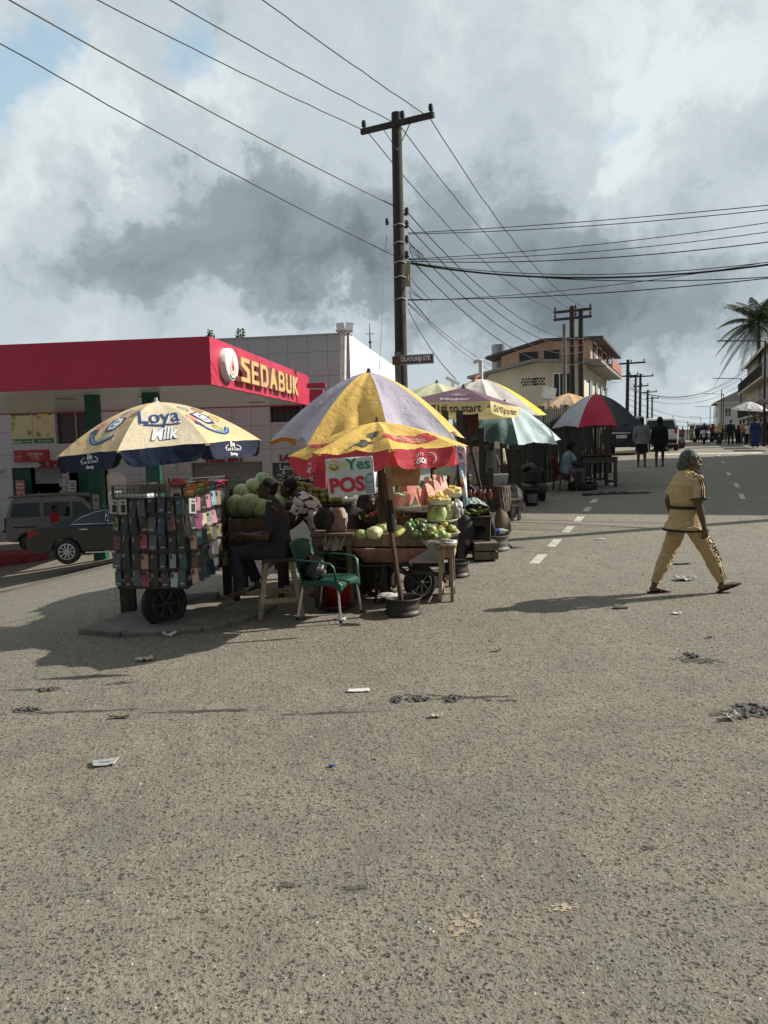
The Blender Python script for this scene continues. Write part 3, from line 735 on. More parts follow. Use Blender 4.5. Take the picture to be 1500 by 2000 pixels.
zt, zb = 2.1 + (868.6 - 660) / 1500 * 19.6, 2.1 + (868.6 - 752) / 1500 * 19.6
CF = V((-1, .15, 0)).normalized(); CS = V((.06, 1, 0)).normalized()
CX = M(((-CF.x, CS.x, 0, C0.x), (-CF.y, CS.y, 0, C0.y), (0, 0, 1, 0), (0, 0, 0, 1)))
canopy = thing('station_canopy', 'long crimson forecourt canopy with gold SEDABUK lettering', 'canopy', X=CX)
cw, cl = 16.0, 12.6
mb = MB()
mb.box((-cw / 2, .06, (zt + zb) / 2), (cw, .12, zt - zb)); mb.box((-.06, cl / 2, (zt + zb) / 2), (.12, cl - .24 - .01, zt - zb))
mb.box((-cw / 2, cl - .06, (zt + zb) / 2), (cw, .12, zt - zb)); mb.box((-cw + .06, cl / 2, (zt + zb) / 2), (.12, cl - .25, zt - zb))
mb.build('fascia', CRIM, canopy)
SOF, nt, bs, out = newmat('soffit_panel')
tc = nt.nodes.new('ShaderNodeTexCoord'); sp = nt.nodes.new('ShaderNodeSeparateXYZ'); lk(nt, tc.outputs['Object'], sp.inputs[0])
wv = math_(nt, 'FRACT', math_(nt, 'MULTIPLY', sp.outputs[0], 3.3)); n_ = noise(nt, 1.2, 4, .6, tc.outputs['Object'], 1)
c = ramp(nt, n_.outputs[0], [(.3, (.70, .69, .68)), (.7, (.82, .81, .79))]).outputs[0]
c = mixc(nt, math_(nt, 'MULTIPLY', math_(nt, 'LESS_THAN', wv, .06), .6), c, (.15, .15, .15))
lk(nt, c, bs.inputs['Base Color']); bs.inputs['Roughness'].default_value = .22; bs.inputs['Metallic'].default_value = 0
nb_ = noise(nt, 1.1, 3, .5, tc.outputs['Object'], 2.5); bump(nt, bs, nb_.outputs[0], .25, .05)
mb = MB(); mb.box((-cw / 2, cl / 2, zb + .06), (cw - .25, cl - .25, .04)); mb.build('soffit', SOF, canopy)
mb = MB(); mb.box((-cw / 2, cl / 2, zt - .1), (cw - .25, cl - .25, .04)); mb.build('roof', STEEL, canopy)
for x, y in ((-1.4, 9.5), (-6, 4), (-3.4, 4.2)):
 mb = MB(); mb.box((x, y, zb + .03), (.5, .5, .04)); mb.build('canopy_light', mat('lamp_lens_off', (.25, .25, .25), .2), canopy)
def sidept(y, z, off): return (off, y, z)
zm = (zt + zb) / 2
mb = MB(); mb.lathe([(.0, .2), (.40, .2), (.44, .17), (.44, 0)], M.Translation((0, 1.25, zm - .0)) @ rot(0, 90, 0) @ M.Diagonal((1.0, 1.30, 1, 1)), 40)
em = mb.build('emblem', WHITE, canopy)
def drop(h, w, n=24):
 pts = []
 for i in range(n):
  a = 2 * pi * i / n - pi / 2
  r_ = 1; x = cos(a); y = sin(a)
  if y > -.2: x *= (1 - ((y + .2) / 1.2)) ** 1.3
  pts.append((x * w, (y + 1) / 2 * h if y <= -.2 else (.4 + (y + .2) / 1.2 * 1.6) / 2 * h))
 return pts
SX = M(((0, 0, 1, 0), (1, 0, 0, 0), (0, 1, 0, 0), (0, 0, 0, 1)))       # drawing plane (x, y) -> (y, z) of the canopy side
GOLD = mat('gold_letter', (.60, .40, .17), .45, var=.08, bmp=.03); GOLDS = mat('pale_letter_side', (.55, .42, .36), .5, bmp=0)
for w_, h_, z, m_, o_ in ((.22, .62, -.28, GOLD, .202), (.155, .45, -.22, WHITE, .204), (.105, .37, -.18, CRIM, .206)):
 mb = MB(); mb.prism([(x * 1.35, y) for x, y in drop(h_, w_)], o_, o_ + .004, M.Translation((0, 1.25, zm + z)) @ SX); mb.build('drop_mark', m_, em)
mb = MB(); mb.tube([(.21, 1.25 + .28 * cos(pi + pi * t_ / 10), zm - .28 - .09 * sin(pi * t_ / 10) ) for t_ in range(11)], .014, 4); mb.build('swoosh', INKK, em)
LH = .60; y0 = 2.05
letters = []
def gl(polys, w_):
 letters.append((polys, w_))
T_ = .2
def rect(x0, y0_, x1, y1): return [(x0, y0_), (x1, y0_), (x1, y1), (x0, y1)]
gl([[(0, 0), (.72, 0), (.72, .55), (.25, .78), (.25, .82), (.72, .82), (.72, 1), (0, 1), (0, .66), (.48, .42), (.48, .18), (0, .18)]], .72)
gl([[(0, 0), (.66, 0), (.66, .18), (T_, .18), (T_, .42), (.58, .42), (.58, .58), (T_, .58), (T_, .82), (.66, .82), (.66, 1), (0, 1)]], .66)
gl([rect(0, 0, T_, 1), [(T_, 0), (.55, 0), (.75, .2), (.75, .8), (.55, 1), (T_, 1), (T_, .82), (.48, .82), (.55, .72), (.55, .28), (.48, .18), (T_, .18)]], .75)
gl([[(0, 0), (.2, 0), (.27, .24), (.53, .24), (.60, 0), (.8, 0), (.52, 1), (.28, 1)]], .8)
gl([rect(0, 0, T_, 1), [(T_, 0), (.58, 0), (.72, .12), (.72, .42), (.62, .5), (.7, .58), (.7, .88), (.56, 1), (T_, 1), (T_, .82), (.46, .82), (.5, .78), (.5, .62), (.46, .58), (T_, .58), (T_, .42), (.46, .42), (.52, .36), (.52, .22), (.46, .18), (T_, .18)]], .72)
gl([[(0, .15), (.15, 0), (.57, 0), (.72, .15), (.72, 1), (.52, 1), (.52, .2), (.48, .18), (.24, .18), (.2, .2), (.2, 1), (0, 1)]], .72)
gl([rect(0, 0, T_, 1), [(T_, .42), (.52, 0), (.76, 0), (.38, .52), (.76, 1), (.52, 1), (T_, .6)]], .76)
y = y0; tot = sum(w_ for _, w_ in letters); span = 9.55 - 2.05; gap = .16
kx = span / (tot + gap * 6)
mb = MB()
for polys, w_ in letters:
 for pl in polys:
  mb.prism([(a * kx, b * LH * 1.12) for a, b in pl], .05, .2, M.Translation((0, y, zm - LH * .62)) @ SX, 0, 1)
 y += (w_ + gap) * kx
mb.build('lettering', [GOLD, GOLDS], canopy)
def column(px, d, label, w_=.36):
 c = GD(px, d); o = thing('canopy_column', label, 'column', c)
 mb = MB(); mb.box((0, 0, (zb - c.z) / 2 + .02), (w_, w_, zb - c.z + .03)); mb.build('shaft', GREENP, o, bevel=.01)
 mb = MB(); mb.box((0, -w_ / 2 - .012, 1.62), (w_ * .55, .02, .78)); mb.build('notice_board', mat('beige_notice', (.34, .31, .24), .6, bmp=0), o)
 mb = MB(); mb.box((0, -w_ / 2 - .023, 1.85), (w_ * .2, .003, .05)); vs, fs, k = twidth('D', .08); mb.add([(v.x, -w_ / 2 - .005, 2.15 + v.y) for v in vs], fs)
 mb.prism([(-.05, 0), (.05, 0), (0, .09)], 0, .003, M.Translation((0, -w_ / 2 - .022, 1.32)) @ rot(90)); mb.build('mark', INKK, o)
column(185, 23, 'dark green canopy column behind the grey van')
column(299, 22.6, 'dark green canopy column beside the fuel pump', .42)
c = GD(250, 22); pump = thing('fuel_pump', 'white fuel pump under the canopy behind the phone stall', 'fuel pump', c)
h_ = (1030 - 926) / 1500 * 22 + .35
mb = MB(); mb.box((0, 0, h_ / 2), (1.15, .6, h_)); mb.build('cabinet', WHITE, pump, bevel=.05)
mb = MB(); mb.box((.08, -.31, h_ - .36), (.52, .03, .2)); mb.build('display', mat('pump_lcd', (.10, .11, .07), .3), pump)
mb = MB(); mb.box((.08, -.305, h_ - .36), (.66, .02, .32)); mb.build('display_surround', mat('pump_grey', (.5, .5, .49), .5), pump)
mb = MB(); mb.box((0, -.31, h_ - .95), (1.0, .02, .5)); mb.build('door', mat('pump_red', (.42, .03, .05), .4), pump)
mb = MB(); mb.tube([(.62, -.1, h_ - .7), (.75, -.15, h_ - 1.2), (.7, -.12, .7), (.62, -.1, .9)], .02, 6); mb.build('hose', BLACK, pump)
mb = MB()
i0, i1 = P(-120, 860, 24.2), P(70, 860, 25)
d = V((i1.x - i0.x, i1.y - i0.y, 0)); n_ = V((-d.y, d.x, 0)).normalized() * 1.3
zz = hgt(i1.x, i1.y)
q4 = [V((q.x, q.y, 0)) for q in (i0, i1, i1 + n_, i0 + n_)]
mb.add([V((q.x, q.y, zz - .5)) for q in q4] + [V((q.x, q.y, zz + .27)) for q in q4], [(0, 1, 5, 4), (1, 2, 6, 5), (2, 3, 7, 6), (3, 0, 4, 7), (4, 5, 6, 7)])
tag(mb.build('pump_island', mat('kerb_red', (.30, .022, .04), .7, dirt=(.16, .1, .09), dirt_amt=.7), bevel=.02), 'low red painted kerb island behind the dark saloon', 'kerb')
def P0(px, d): q = P(px, 860, d); return V((q.x, q.y, 0))
b = P0(668, 30); fl = thing('floodlight_mast', 'white tubular mast with a floodlight cluster beside the shop wall', 'lamp post', (b.x, b.y, hgt(b.x, b.y)))
hh = 2.1 + (861 - 646) / 1500 * 30 - hgt(b.x, b.y)
mb = MB(); mb.tube([(0, 0, 0), (.06, 0, hh * .5), (.2, 0, hh)], [.13, .12, .11], 12); mb.build('pole', WHITE, fl)
for i, x in enumerate((-.12, .22)):
 mb = MB(); mb.box((.2 + x, -.1, hh + .05), (.3, .16, .34), rot(-25, 8 * (1 if i else -1), 0))
 for k in range(5): mb.box((.2 + x + .05 * (k - 2), .02, hh + .06), (.012, .1, .3), rot(-25, 0, 0))
 mb.build('floodlight', mat('lamp_grey', (.5, .5, .49), .5), fl)
mb = MB(); mb.box((.2, 0, hh - .05), (.62, .1, .06)); mb.build('bracket', STEEL, fl)
b = FRX @ V((.3 - .8, 9, ZT)); mb = MB(); mb.tube([(0, 0, 0), (0, 0, 1.0), (0, 0, 1.8)], [.05, .035, .012], 6); mb.box((0, 0, 1.2), (.5, .03, .03)); mb.box((0, 0, 1.0), (.03, .4, .03))
mb.ball((0, 0, .75), .09, None, 8, 6); tag(mb.build('lightning_rod', DARKSTEEL, loc=b), 'thin lightning rod standing on the shop roof', 'lightning rod')
b = P0(622, 27); pl_ = thing('totem_pylon', 'small crimson pylon with a wide cap between canopy and umbrella', 'pylon', (b.x, b.y, hgt(b.x, b.y)))
hz = 2.1 + (864 - 752) / 1500 * 27 - hgt(b.x, b.y)
mb = MB(); mb.box((0, 0, hz / 2 - .1), (.45, .35, hz - .2)); mb.build('shaft', CRIM, pl_); mb = MB(); mb.box((.0, 0, hz - .05), (.68, .5, .14), taper=.9); mb.build('cap', CRIM, pl_)
CHROME = mat('chrome', (.62, .62, .62), .15, 1, var=.05, bmp=0)
TAILL = mat('tail_lamp', (.30, .02, .02), .2, var=.1, bmp=0)
LENS = mat('clear_lens', (.55, .55, .55), .1, .3, bmp=0)
def wheel(parent, c, r, w, spokes=10, rimcol=None, name='wheel'):
 o = bpy.data.objects.new(name, None); COL.objects.link(o); o.parent = parent; o.location = c; o.rotation_euler = (R(90), 0, 0)
 o.empty_display_size = .1
 q = .66 * r
 MB().lathe([(q, -w * .42), (r * .93, -w * .5), (r, -w * .3), (r, w * .3), (r * .93, w * .5), (q, w * .42), (q * .96, w * .2), (q * .96, -w * .2), (q, -w * .42)], n=28).build('tyre', RUBBER, o)
 mb = MB()
 for sg in (1, -1):
  mb.lathe([(q * .86, .42 * w * sg), (q, .44 * w * sg), (q, .2 * w * sg), (q * .86, .3 * w * sg)], n=24)
  mb.lathe([(0, .40 * w * sg), (q * .2, .40 * w * sg), (q * .24, .30 * w * sg)], n=14)
  for k in range(spokes):
   a = 2 * pi * k / spokes
   mb.bar((q * .15 * cos(a), q * .15 * sin(a), .34 * w * sg), (q * .92 * cos(a), q * .92 * sin(a), .36 * w * sg), q * .16, w * .1, side=(0, 0, 1))
  mb.lathe([(0, .1 * w * sg), (q, .1 * w * sg)], n=20, mi=1)
 mb.build('rim', [rimcol or ALU, BLACK], o)
 return o
def arch_outline(pts_top, wheels, ra, zb):
 """Side outline, clockwise from the rear sill, with wheel arches cut in the sill."""
 bottom = []
 for cx, cz in sorted(wheels, reverse=True):
  for k in range(9):
   a = pi * k / 8
   x, z = cx + ra * cos(a), cz + ra * sin(a)
   bottom.append((x, max(z, zb)))
 return pts_top + bottom
def car(name, label, loc, rz, paint, W, body_top, wheels, rw, ww, green, hw, panes, zb=.22, group=None, cat='car', trim=None, doors=(), rimcol=None, rear=None, extra=None, tum=.34, belt=1.0):
 o = thing(name, label, cat, loc, rz, group)
 out = arch_outline(body_top, wheels, rw * 1.14, zb)
 mb = MB(); mb.prism(out, -W / 2, W / 2, rot(90)); mb.build('body', paint, o, bevel=.045)
 y = lambda z: hw - max(0, (z - belt)) * tum
 n = len(green)
 mb = MB()
 vs = [(x, -y(z), z) for x, z in green] + [(x, y(z), z) for x, z in green]
 mb.add(vs, [tuple(range(n)), tuple(reversed(range(n, 2 * n)))])
 mb.add(vs, [(i, i + n, i + 1 + n, i + 1) for i in range(n - 1)], 0, True)
 mb.build('cabin', paint, o)
 for k, pn in enumerate(panes):
  for sg in (1, -1):
   mb = MB(); vs = [(x, sg * (y(z) + .007), z) for x, z in pn]
   mb.add(vs, [tuple(range(len(pn)))]); mb.build('side_window', GLASS, o)
   if trim:
    mb = MB(); mb.tube([(x, sg * (y(z) + .01), z) for x, z in pn], .011, 5, closed=True); mb.build('window_trim', trim, o)
 for i, j, nm in (rear or ()):
  (x0, z0), (x1, z1) = green[i], green[j]
  dx, dz = x1 - x0, z1 - z0; L = math.hypot(dx, dz); nx, nz = -dz / L, dx / L
  if nz < 0: nx, nz = -nx, -nz
  a, b = (x0 + dx * .08 + nx * .008, z0 + dz * .08 + nz * .008), (x0 + dx * .92 + nx * .008, z0 + dz * .92 + nz * .008)
  mb = MB(); mb.add([(a[0], -y(a[1]) + .08, a[1]), (a[0], y(a[1]) - .08, a[1]), (b[0], y(b[1]) - .07, b[1]), (b[0], -y(b[1]) + .07, b[1])], [(0, 1, 2, 3)]); mb.build(nm, GLASS, o)
 for x, z in wheels:
  for sg in (1, -1): wheel(o, (x, sg * (W / 2 - ww * .42), z), rw, ww, rimcol=rimcol)
 for x, z in doors:
  for sg in (1, -1):
   mb = MB(); mb.tube([(x - .1, sg * (W / 2 + .012), z), (x, sg * (W / 2 + .03), z + .005), (x + .1, sg * (W / 2 + .012), z)], .018, 6); mb.build('door_handle', CHROME, o)
 if extra: extra(o, W)
 return o
def person(name, label, loc, rz, J, wear, skin=None, hair=None, det=.012, fingers=True, group=None, headrot=0, headtilt=0, fat=1.0, deep=1.0, face=True, hands=('relaxed', 'relaxed')):
 """J: joints in metres in the figure's own frame (it looks along +x, its left is +y). The skin is one continuous mesh; clothes and hair are its children."""
 skin = skin or SKIN
 g = lambda k: V(J[k])
 pel, chest, neck, head = g('pel'), g('chest'), g('neck'), g('head')
 mb = MB()
 lat = V(J.get('lat', (0, 1, 0)))
 def torso(m, k, z_ext=None, flare=1, top=True, bottom=None):
  sp = chest - pel
  rings = [(pel - sp.normalized() * .09, .105, .15), (pel, .125, .172), (pel + sp * .40, .108, .150), (pel + sp * .75, .122, .172), (chest, .118, .182), (chest + (neck - chest) * .55, .085, .165), (chest + (neck - chest) * .9, .06, .085)]
  if bottom is not None:
   rings = [(bottom, .132 * flare, .182 * flare)] + rings[1:]
  if not top: rings = rings[:2]
  m.tube([r[0] for r in rings], [((r[2] + k) * fat, (r[1] + k) * fat * deep) for r in rings], 16, up=lat)
 torso(mb, 0)
 mb.tube([chest + (neck - chest) * .6, neck, neck + (head - neck) * .6], [.07, .055, .052], 10)
 az = R(headrot); hx = V((cos(az), sin(az), 0)); HX = M.Translation(head) @ rot(0, 0, headrot) @ rot(0, headtilt, 0)
 def hp(x, y, z): return HX @ V((x, y, z))
 mb.ball(hp(-.012, 0, .022), (.098, .076, .098), HX.to_3x3().to_4x4())
 mb.ball(hp(.022, 0, -.035), (.068, .06, .085), HX.to_3x3().to_4x4())
 if face:
  mb.ball(hp(.078, 0, -.100), (.020, .026, .018), None, 8, 6)                      # chin
  mb.tube([hp(.085, 0, .022), hp(.108, 0, -.022), hp(.088, 0, -.036)], [.010, .017, .012], 6)   # nose
  mb.ball(hp(.088, 0, -.060), (.016, .026, .010), None, 8, 6); mb.ball(hp(.085, 0, -.075), (.014, .022, .010), None, 8, 6)
  mb.tube([hp(.076, -.045, .035), hp(.090, -.02, .040), hp(.090, .02, .040), hp(.076, .045, .035)], .011, 6)
  for s_ in (1, -1): mb.ball(hp(-.008, s_ * .078, -.012), (.020, .010, .032), HX.to_3x3().to_4x4(), 8, 6)
 for sd, sg in (('l', 1), ('r', -1)):
  sh, el, wr = g('sh_' + sd), g('el_' + sd), g('wr_' + sd)
  mb.tube([chest + (sh - chest) * .4, sh, sh + (el - sh) * .3, el, el + (wr - el) * .25, wr], [.06, .060 * fat, .052 * fat, .041, .042, .027], 10)
  hd = V(J.get('hand_' + sd, wr - el)).normalized()
  pn = V(J.get('palm_' + sd, (0, -sg, 0)))
  X = frame(hd, pn)                                         # z along the hand, x the palm's facing
  hb = lambda x, y, z: wr + X.to_3x3() @ V((x, y, z))
  if fingers:
   mb.tube([wr, hb(0, 0, .03), hb(0, 0, .085)], [(.020, .026), (.017, .038), (.013, .040)], 10, up=X.col[0].to_3d())
   for k, (yy, ln) in enumerate(((.030, .070), (.010, .080), (-.010, .074), (-.029, .058))):
    cu = .35 + .12 * k
    mb.tube([hb(0, yy, .078), hb(.010, yy * 1.1, .078 + ln * .45), hb(.010 + ln * .28 * (1 + cu), yy * 1.12, .078 + ln * .82), hb(.012 + ln * .55 * (1 + cu), yy * 1.1, .078 + ln * .92)], [.0095, .009, .0085, .007], 6)
   ty = 1 if sd == 'r' else 1
   mb.tube([hb(.004, .026, .022), hb(.018, .052, .045), hb(.030, .056, .078)], [.013, .011, .008], 6)
  else:
   mb.tube([wr, hb(0, 0, .06), hb(.02, 0, .15)], [(.020, .026), (.02, .036), (.014, .022)], 8, up=X.col[0].to_3d())
  hi, kn, an, to = g('hip_' + sd), g('kn_' + sd), g('an_' + sd), g('toe_' + sd)
  d1, d2 = kn - hi, an - kn
  mb.tube([pel + (hi - pel) * .5 + V((0, 0, .03)), hi, hi + d1 * .5, kn, kn + d2 * .3, kn + d2 * .75, an], [.09 * fat, .088 * fat, .072 * fat, .055, .056, .038, .034], 12)
  fd = (to - an); fd.z *= 1
  heel = an + V(J.get('heel_' + sd, -V((fd.x, fd.y, 0)).normalized() * .045 + V((0, 0, -.045))))
  mb.tube([heel, heel + (to - heel) * .35 + V((0, 0, .012)), heel + (to - heel) * .75, to], [(.034, .030), (.036, .030), (.042, .020), (.030, .012)], 10, up=(V((0, 0, 1)).cross(fd)).normalized() if fd.length > 0 else None)
  mb.tube([an, an + (heel - an) * .5 + fd * .12], [.034, .036], 8)
 body = fuse(mb, det, name, skin, 3)
 body.location = loc; body.rotation_euler = (0, 0, rz)
 tag(body, label, 'person', group)
 for w_ in wear:
  mb = MB(); k = w_.get('k', .016); kind = w_['kind']
  if kind == 'top':
   hem = V(w_['hem']) if 'hem' in w_ else pel - (chest - pel).normalized() * .08
   torso(mb, k, bottom=hem, flare=w_.get('flare', 1))
   for sd in 'lr':
    sh, el, wr = g('sh_' + sd), g('el_' + sd), g('wr_' + sd)
    if w_.get('sleeve') == 'long':
     mb.tube([chest + (sh - chest) * .5, sh + V((0, 0, -.008)), sh + (el - sh) * .5, el, el + (wr - el) * .5, el + (wr - el) * .93], [.068, .068 * fat, .064, .058, .052, .043], 12)
    elif w_.get('sleeve') == 'short':
     mb.tube([chest + (sh - chest) * .5, sh + V((0, 0, -.008)), sh + (el - sh) * .4, sh + (el - sh) * w_.get('slen', .72)], [.066, .064 * fat, .068, .072], 12)
   if w_.get('collar'): mb.tube([neck + (chest - neck) * .25, neck + (chest - neck) * -.05], [.068, .066], 12)
   if w_.get('hood'):
    mb.ball(head + V((-.02, 0, .02)), (.125, .105, .135)); mb.tube([neck + (chest - neck) * .6, neck, head + V((-.03, 0, -.05))], [.10, .09, .09], 12)
   nm = w_.get('name', 'shirt')
  elif kind == 'legs':
   L = w_.get('len', 1.0)
   up_ = (pel - V((0, 0, .0)))
   torso(mb, k * .8, top=False, bottom=pel - (chest - pel).normalized() * .10)
   sp = (chest - pel)
   mb.tube([pel - sp * .1, pel + sp * .22], [(.176 * fat + k * .5, .13 * fat + k * .5), (.162 * fat + k * .4, .118 * fat + k * .4)], 16, up=lat)
   for sd in 'lr':
    hi, kn, an = g('hip_' + sd), g('kn_' + sd), g('an_' + sd)
    d1, d2 = kn - hi, an - kn
    path = [(pel + (hi - pel) * .5 + V((0, 0, .03)), .10), (hi, .10 * fat), (hi + d1 * .5, .086 * fat)]
    if L < .5: path.append((hi + d1 * (L * 2), w_.get('cuff', .088)))
    else:
     path += [(kn, .072), (kn + d2 * .35, .070)]
     if L >= .95: path += [(kn + d2 * .72, w_.get('calf', .058)), (kn + d2 * w_.get('end', .97), w_.get('cuff', .058))]
    mb.tube([q[0] for q in path], [q[1] + k * .4 for q in path], 14)
   nm = w_.get('name', 'trousers')
  elif kind == 'skirt':
   z0 = w_['z0']; bx = (g('an_l') + g('an_r')) / 2; b = V((bx.x, bx.y, z0))
   mb.tube([pel + (chest - pel) * .2, pel, pel + (b - pel) * .5, b], [(.165 * fat + k, .125 * fat + k), (.185 * fat + k, .14 * fat + k), (w_.get('r', .22), w_.get('r', .22) * .85), (w_.get('r', .22) * 1.08, w_.get('r', .22) * .9)], 18, up=lat)
   nm = w_.get('name', 'skirt')
  elif kind == 'shoes':
   for sd in 'lr':
    mb = MB(); an, to = g('an_' + sd), g('toe_' + sd); fd = to - an
    heel = an + V(J.get('heel_' + sd, -V((fd.x, fd.y, 0)).normalized() * .045 + V((0, 0, -.045))))
    n_ = (to - heel).normalized(); upv = V((0, 0, 1)); side = upv.cross(n_).normalized(); dn = -n_.cross(side)
    dn = dn if dn.z < 0 else -dn
    b0, b1 = heel - n_ * .03 + dn * .036, to + n_ * .035 + dn * .018
    pr = [(0, .028), (.12, .036), (.4, .036), (.72, .047), (.92, .040), (1, .022)]
    mb.tube([b0 + (b1 - b0) * f for f, _ in pr], [(r_, .010) for _, r_ in pr], 10, up=side)
    mid = heel + (to - heel) * .78
    if w_.get('strap', True):
     mb.tube([heel + (to - heel) * .45 + side * .042 + dn * .012, mid + dn * -.026, heel + (to - heel) * .45 - side * .042 + dn * .012], .008, 6)
    mb.build('sandal', w_['m'], body)
   continue
  elif kind == 'hair':
   s_ = w_.get('s', 1.0)
   mb.ball(hp(-.022, 0, .042), (.100 * s_, .083 * s_, .090 * s_), HX.to_3x3().to_4x4(), jit=.06)
   mb.ball(hp(-.045, 0, -.005), (.066 * s_, .074 * s_, .075 * s_), HX.to_3x3().to_4x4())
   if w_.get('bun'): mb.ball(hp(-.105, 0, -.035), (.062, .055, .062), None, jit=.1)
   nm = w_.get('name', 'hair')
  q = fuse(mb, w_.get('det', det), nm, w_['m'], w_.get('sm', 4), parent=body)
  if 'wr' in w_:
   me = q.data
   for v in me.vertices:
    p_ = V(v.co); a = NZ.noise(V((p_.x * 9, p_.y * 9, p_.z * 22))) + .5 * NZ.noise(p_ * 30)
    v.co += v.normal * a * w_['wr']
 return body
def stand_pose(sway=0, step=0, arm=.06, h=1.7, bend=.12):
 """Standing or walking; step is half the stride length."""
 k = h / 1.7
 J = dict(pel=(0, 0, .93), chest=(.01, 0, 1.30), neck=(.015, 0, 1.46), head=(.04, 0, 1.585),
    sh_l=(0, .19, 1.385), sh_r=(0, -.19, 1.385), el_l=(-.03 - step * .3, .24, 1.10), el_r=(-.03 + step * .3, -.24, 1.10),
    wr_l=(.02 - step * .45, .25, .86), wr_r=(.02 + step * .55, -.25, .86),
    hip_l=(0, .09, .88), hip_r=(0, -.09, .88), kn_l=(.03 + step * .75, .10, .48), kn_r=(.03 - step * .35, -.10, .48),
    an_l=(step, .10, .085), an_r=(-step, -.10, .085 + abs(step) * .22), toe_l=(.17 + step, .12, .025), toe_r=(.16 - step, -.12, .02))
 return {a: tuple(c * k for c in b) for a, b in J.items()}
def umbrella(name, label, top, base, Rr, drop_, n, cols, phase, mats, power=1.3, tilt=(0, 0), val=0, vmats=None, vcols=None, pole=.022, polem=None, group=None, sag=.05, lean=None, valgap=.03, vflare=.0, folds=0, seed=0, ribs=True, rim_sag=.03):
 o = thing(name, label, 'umbrella', top, 0, group)
 T = rot(tilt[0], tilt[1], 0)
 dphi = 2 * pi / n
 def surf(k, u, f, off=0):
  def raw(u_, f_):
   ff = f_ * (1 - rim_sag * sin(pi * min(1, max(0, u_))) * f_ ** 3)
   a0, a1 = phase + dphi * k, phase + dphi * (k + 1)
   p0 = V((cos(a0), sin(a0), 0)); p1 = V((cos(a1), sin(a1), 0))
   q = (p0 * (1 - u_) + p1 * u_) * Rr * ff
   q.z = -drop_ * ff ** power
   am = (a0 + a1) / 2; s_ = sin(pi * min(1, max(0, u_)))
   q += V((-cos(am), -sin(am), -.9)) * (sag * Rr * s_ * ff * .55)
   if folds:
    q += V((cos(am), sin(am), 1.2)) * folds * NZ.noise(V((u_ * 3.2 + k * 7.3 + seed, f_ * 2.0, k * 3.1))) * s_ * ff
    q += V((cos(am), sin(am), 1.2)) * folds * .45 * NZ.noise(V((u_ * 9 + f_ * 5 + k * 5.1 + seed, f_ * 4.0, k * 2.1))) * s_ * ff
   return q
  q = raw(u, f)
  if off:
   e = .02; du = raw(u + e, f) - raw(u - e, f); df = raw(u, f) - raw(u, f - e)
   nn = df.cross(du); nn = nn.normalized() if nn.length > 1e-9 else V((0, 0, 1))
   if nn.z < 0: nn = -nn
   q = q + nn * off
  return T @ q
 mb = MB()
 for k in range(n):
  mb.grid(lambda u, v: surf(k, u, .02 + .98 * v), 12, 14, cols[k % len(cols)])
 can = mb.build('canopy', mats, o)
 if val:
  mb = MB()
  for k in range(n):
   am = phase + dphi * (k + .5); outw = T @ V((cos(am), sin(am), 0))
   def fn(u, v):
    uu = valgap + (1 - 2 * valgap) * u
    q = surf(k, uu, 1.0)
    hh = val * (1 - abs(2 * u - 1) ** 9 * .75)
    return q - V((0, 0, 1)) * hh * v + outw * (vflare * v * sin(pi * u) + .02 * v * NZ.noise(V((u * 5 + k * 3 + seed, v * 2, 1))))
   mb.grid(fn, 16, 5, (vcols or [0])[k % len(vcols or [0])])
  mb.build('valance', vmats, o)
  mb = MB()
 b = V(base) - V(top)
 ax = T @ V((0, 0, -1))
 neck = ax * (drop_ + .12)
 polem = polem or STEEL
 mb = MB(); mb.tube([T @ V((0, 0, .05)), neck, b], [pole * .8, pole, pole * 1.1], 10); mb.build('pole', polem, o)
 mb = MB(); mb.lathe([(0, .05), (.016, .048), (.018, .016), (.034, .010), (.042, -.01)], T, 12); mb.build('finial', polem, o)
 if ribs:
  for k in range(n):
   a = phase + dphi * k
   mb = MB(); mb.tube([T @ (V((cos(a), sin(a), 0)) * Rr * f - V((0, 0, drop_ * f ** power + .012))) for f in (.03, .35, .7, 1.0)], .007, 5)
   mb.bar(ax * (drop_ * .75 + .08), T @ (V((cos(a), sin(a), 0)) * Rr * .5 - V((0, 0, drop_ * .5 ** power + .015))), .009, .009)
   mb.build('rib', polem, o)
 L = math.hypot(Rr, drop_)
 def deco(dname, vf, k, f0, m, u0=.5, off=.006, parent=None, scale=1, ang=0, sy=1):
  """Lay flat lettering on panel k with its middle at fraction f0 of the slope."""
  vs, fs = vf; ca, sa = cos(R(ang)), sin(R(ang))
  out_ = []
  for v in vs:
   x, y = (v[0] * ca - v[1] * sa) * scale, (v[0] * sa + v[1] * ca) * scale
   f = max(.03, f0 - y * sy / L)
   wv = 2 * Rr * f * sin(dphi / 2)
   out_.append(surf(k, u0 + x / wv, f, off))
  mb = MB(); mb.add(out_, fs); return mb.build(dname, m, parent or can)
 def vdeco(dname, vf, k, m, vy=.5, u0=.5, off=.008, scale=1):
  vs, fs = vf; am = phase + dphi * (k + .5); outw = T @ V((cos(am), sin(am), 0)); wv = 2 * Rr * sin(dphi / 2)
  out_ = []
  for v in vs:
   u = u0 + v[0] * scale / wv; q = surf(k, u, 1.0); t_ = vy - v[1] * scale / val
   un = (u - valgap) / (1 - 2 * valgap)
   out_.append(q - V((0, 0, 1)) * val * t_ + outw * (vflare * t_ * sin(pi * min(1, max(0, un))) + .02 * t_ * NZ.noise(V((un * 5 + k * 3 + seed, t_ * 2, 1))) + off))
  mb = MB(); mb.add(out_, fs); return mb.build(dname, m, can)
 return o, surf, deco, vdeco
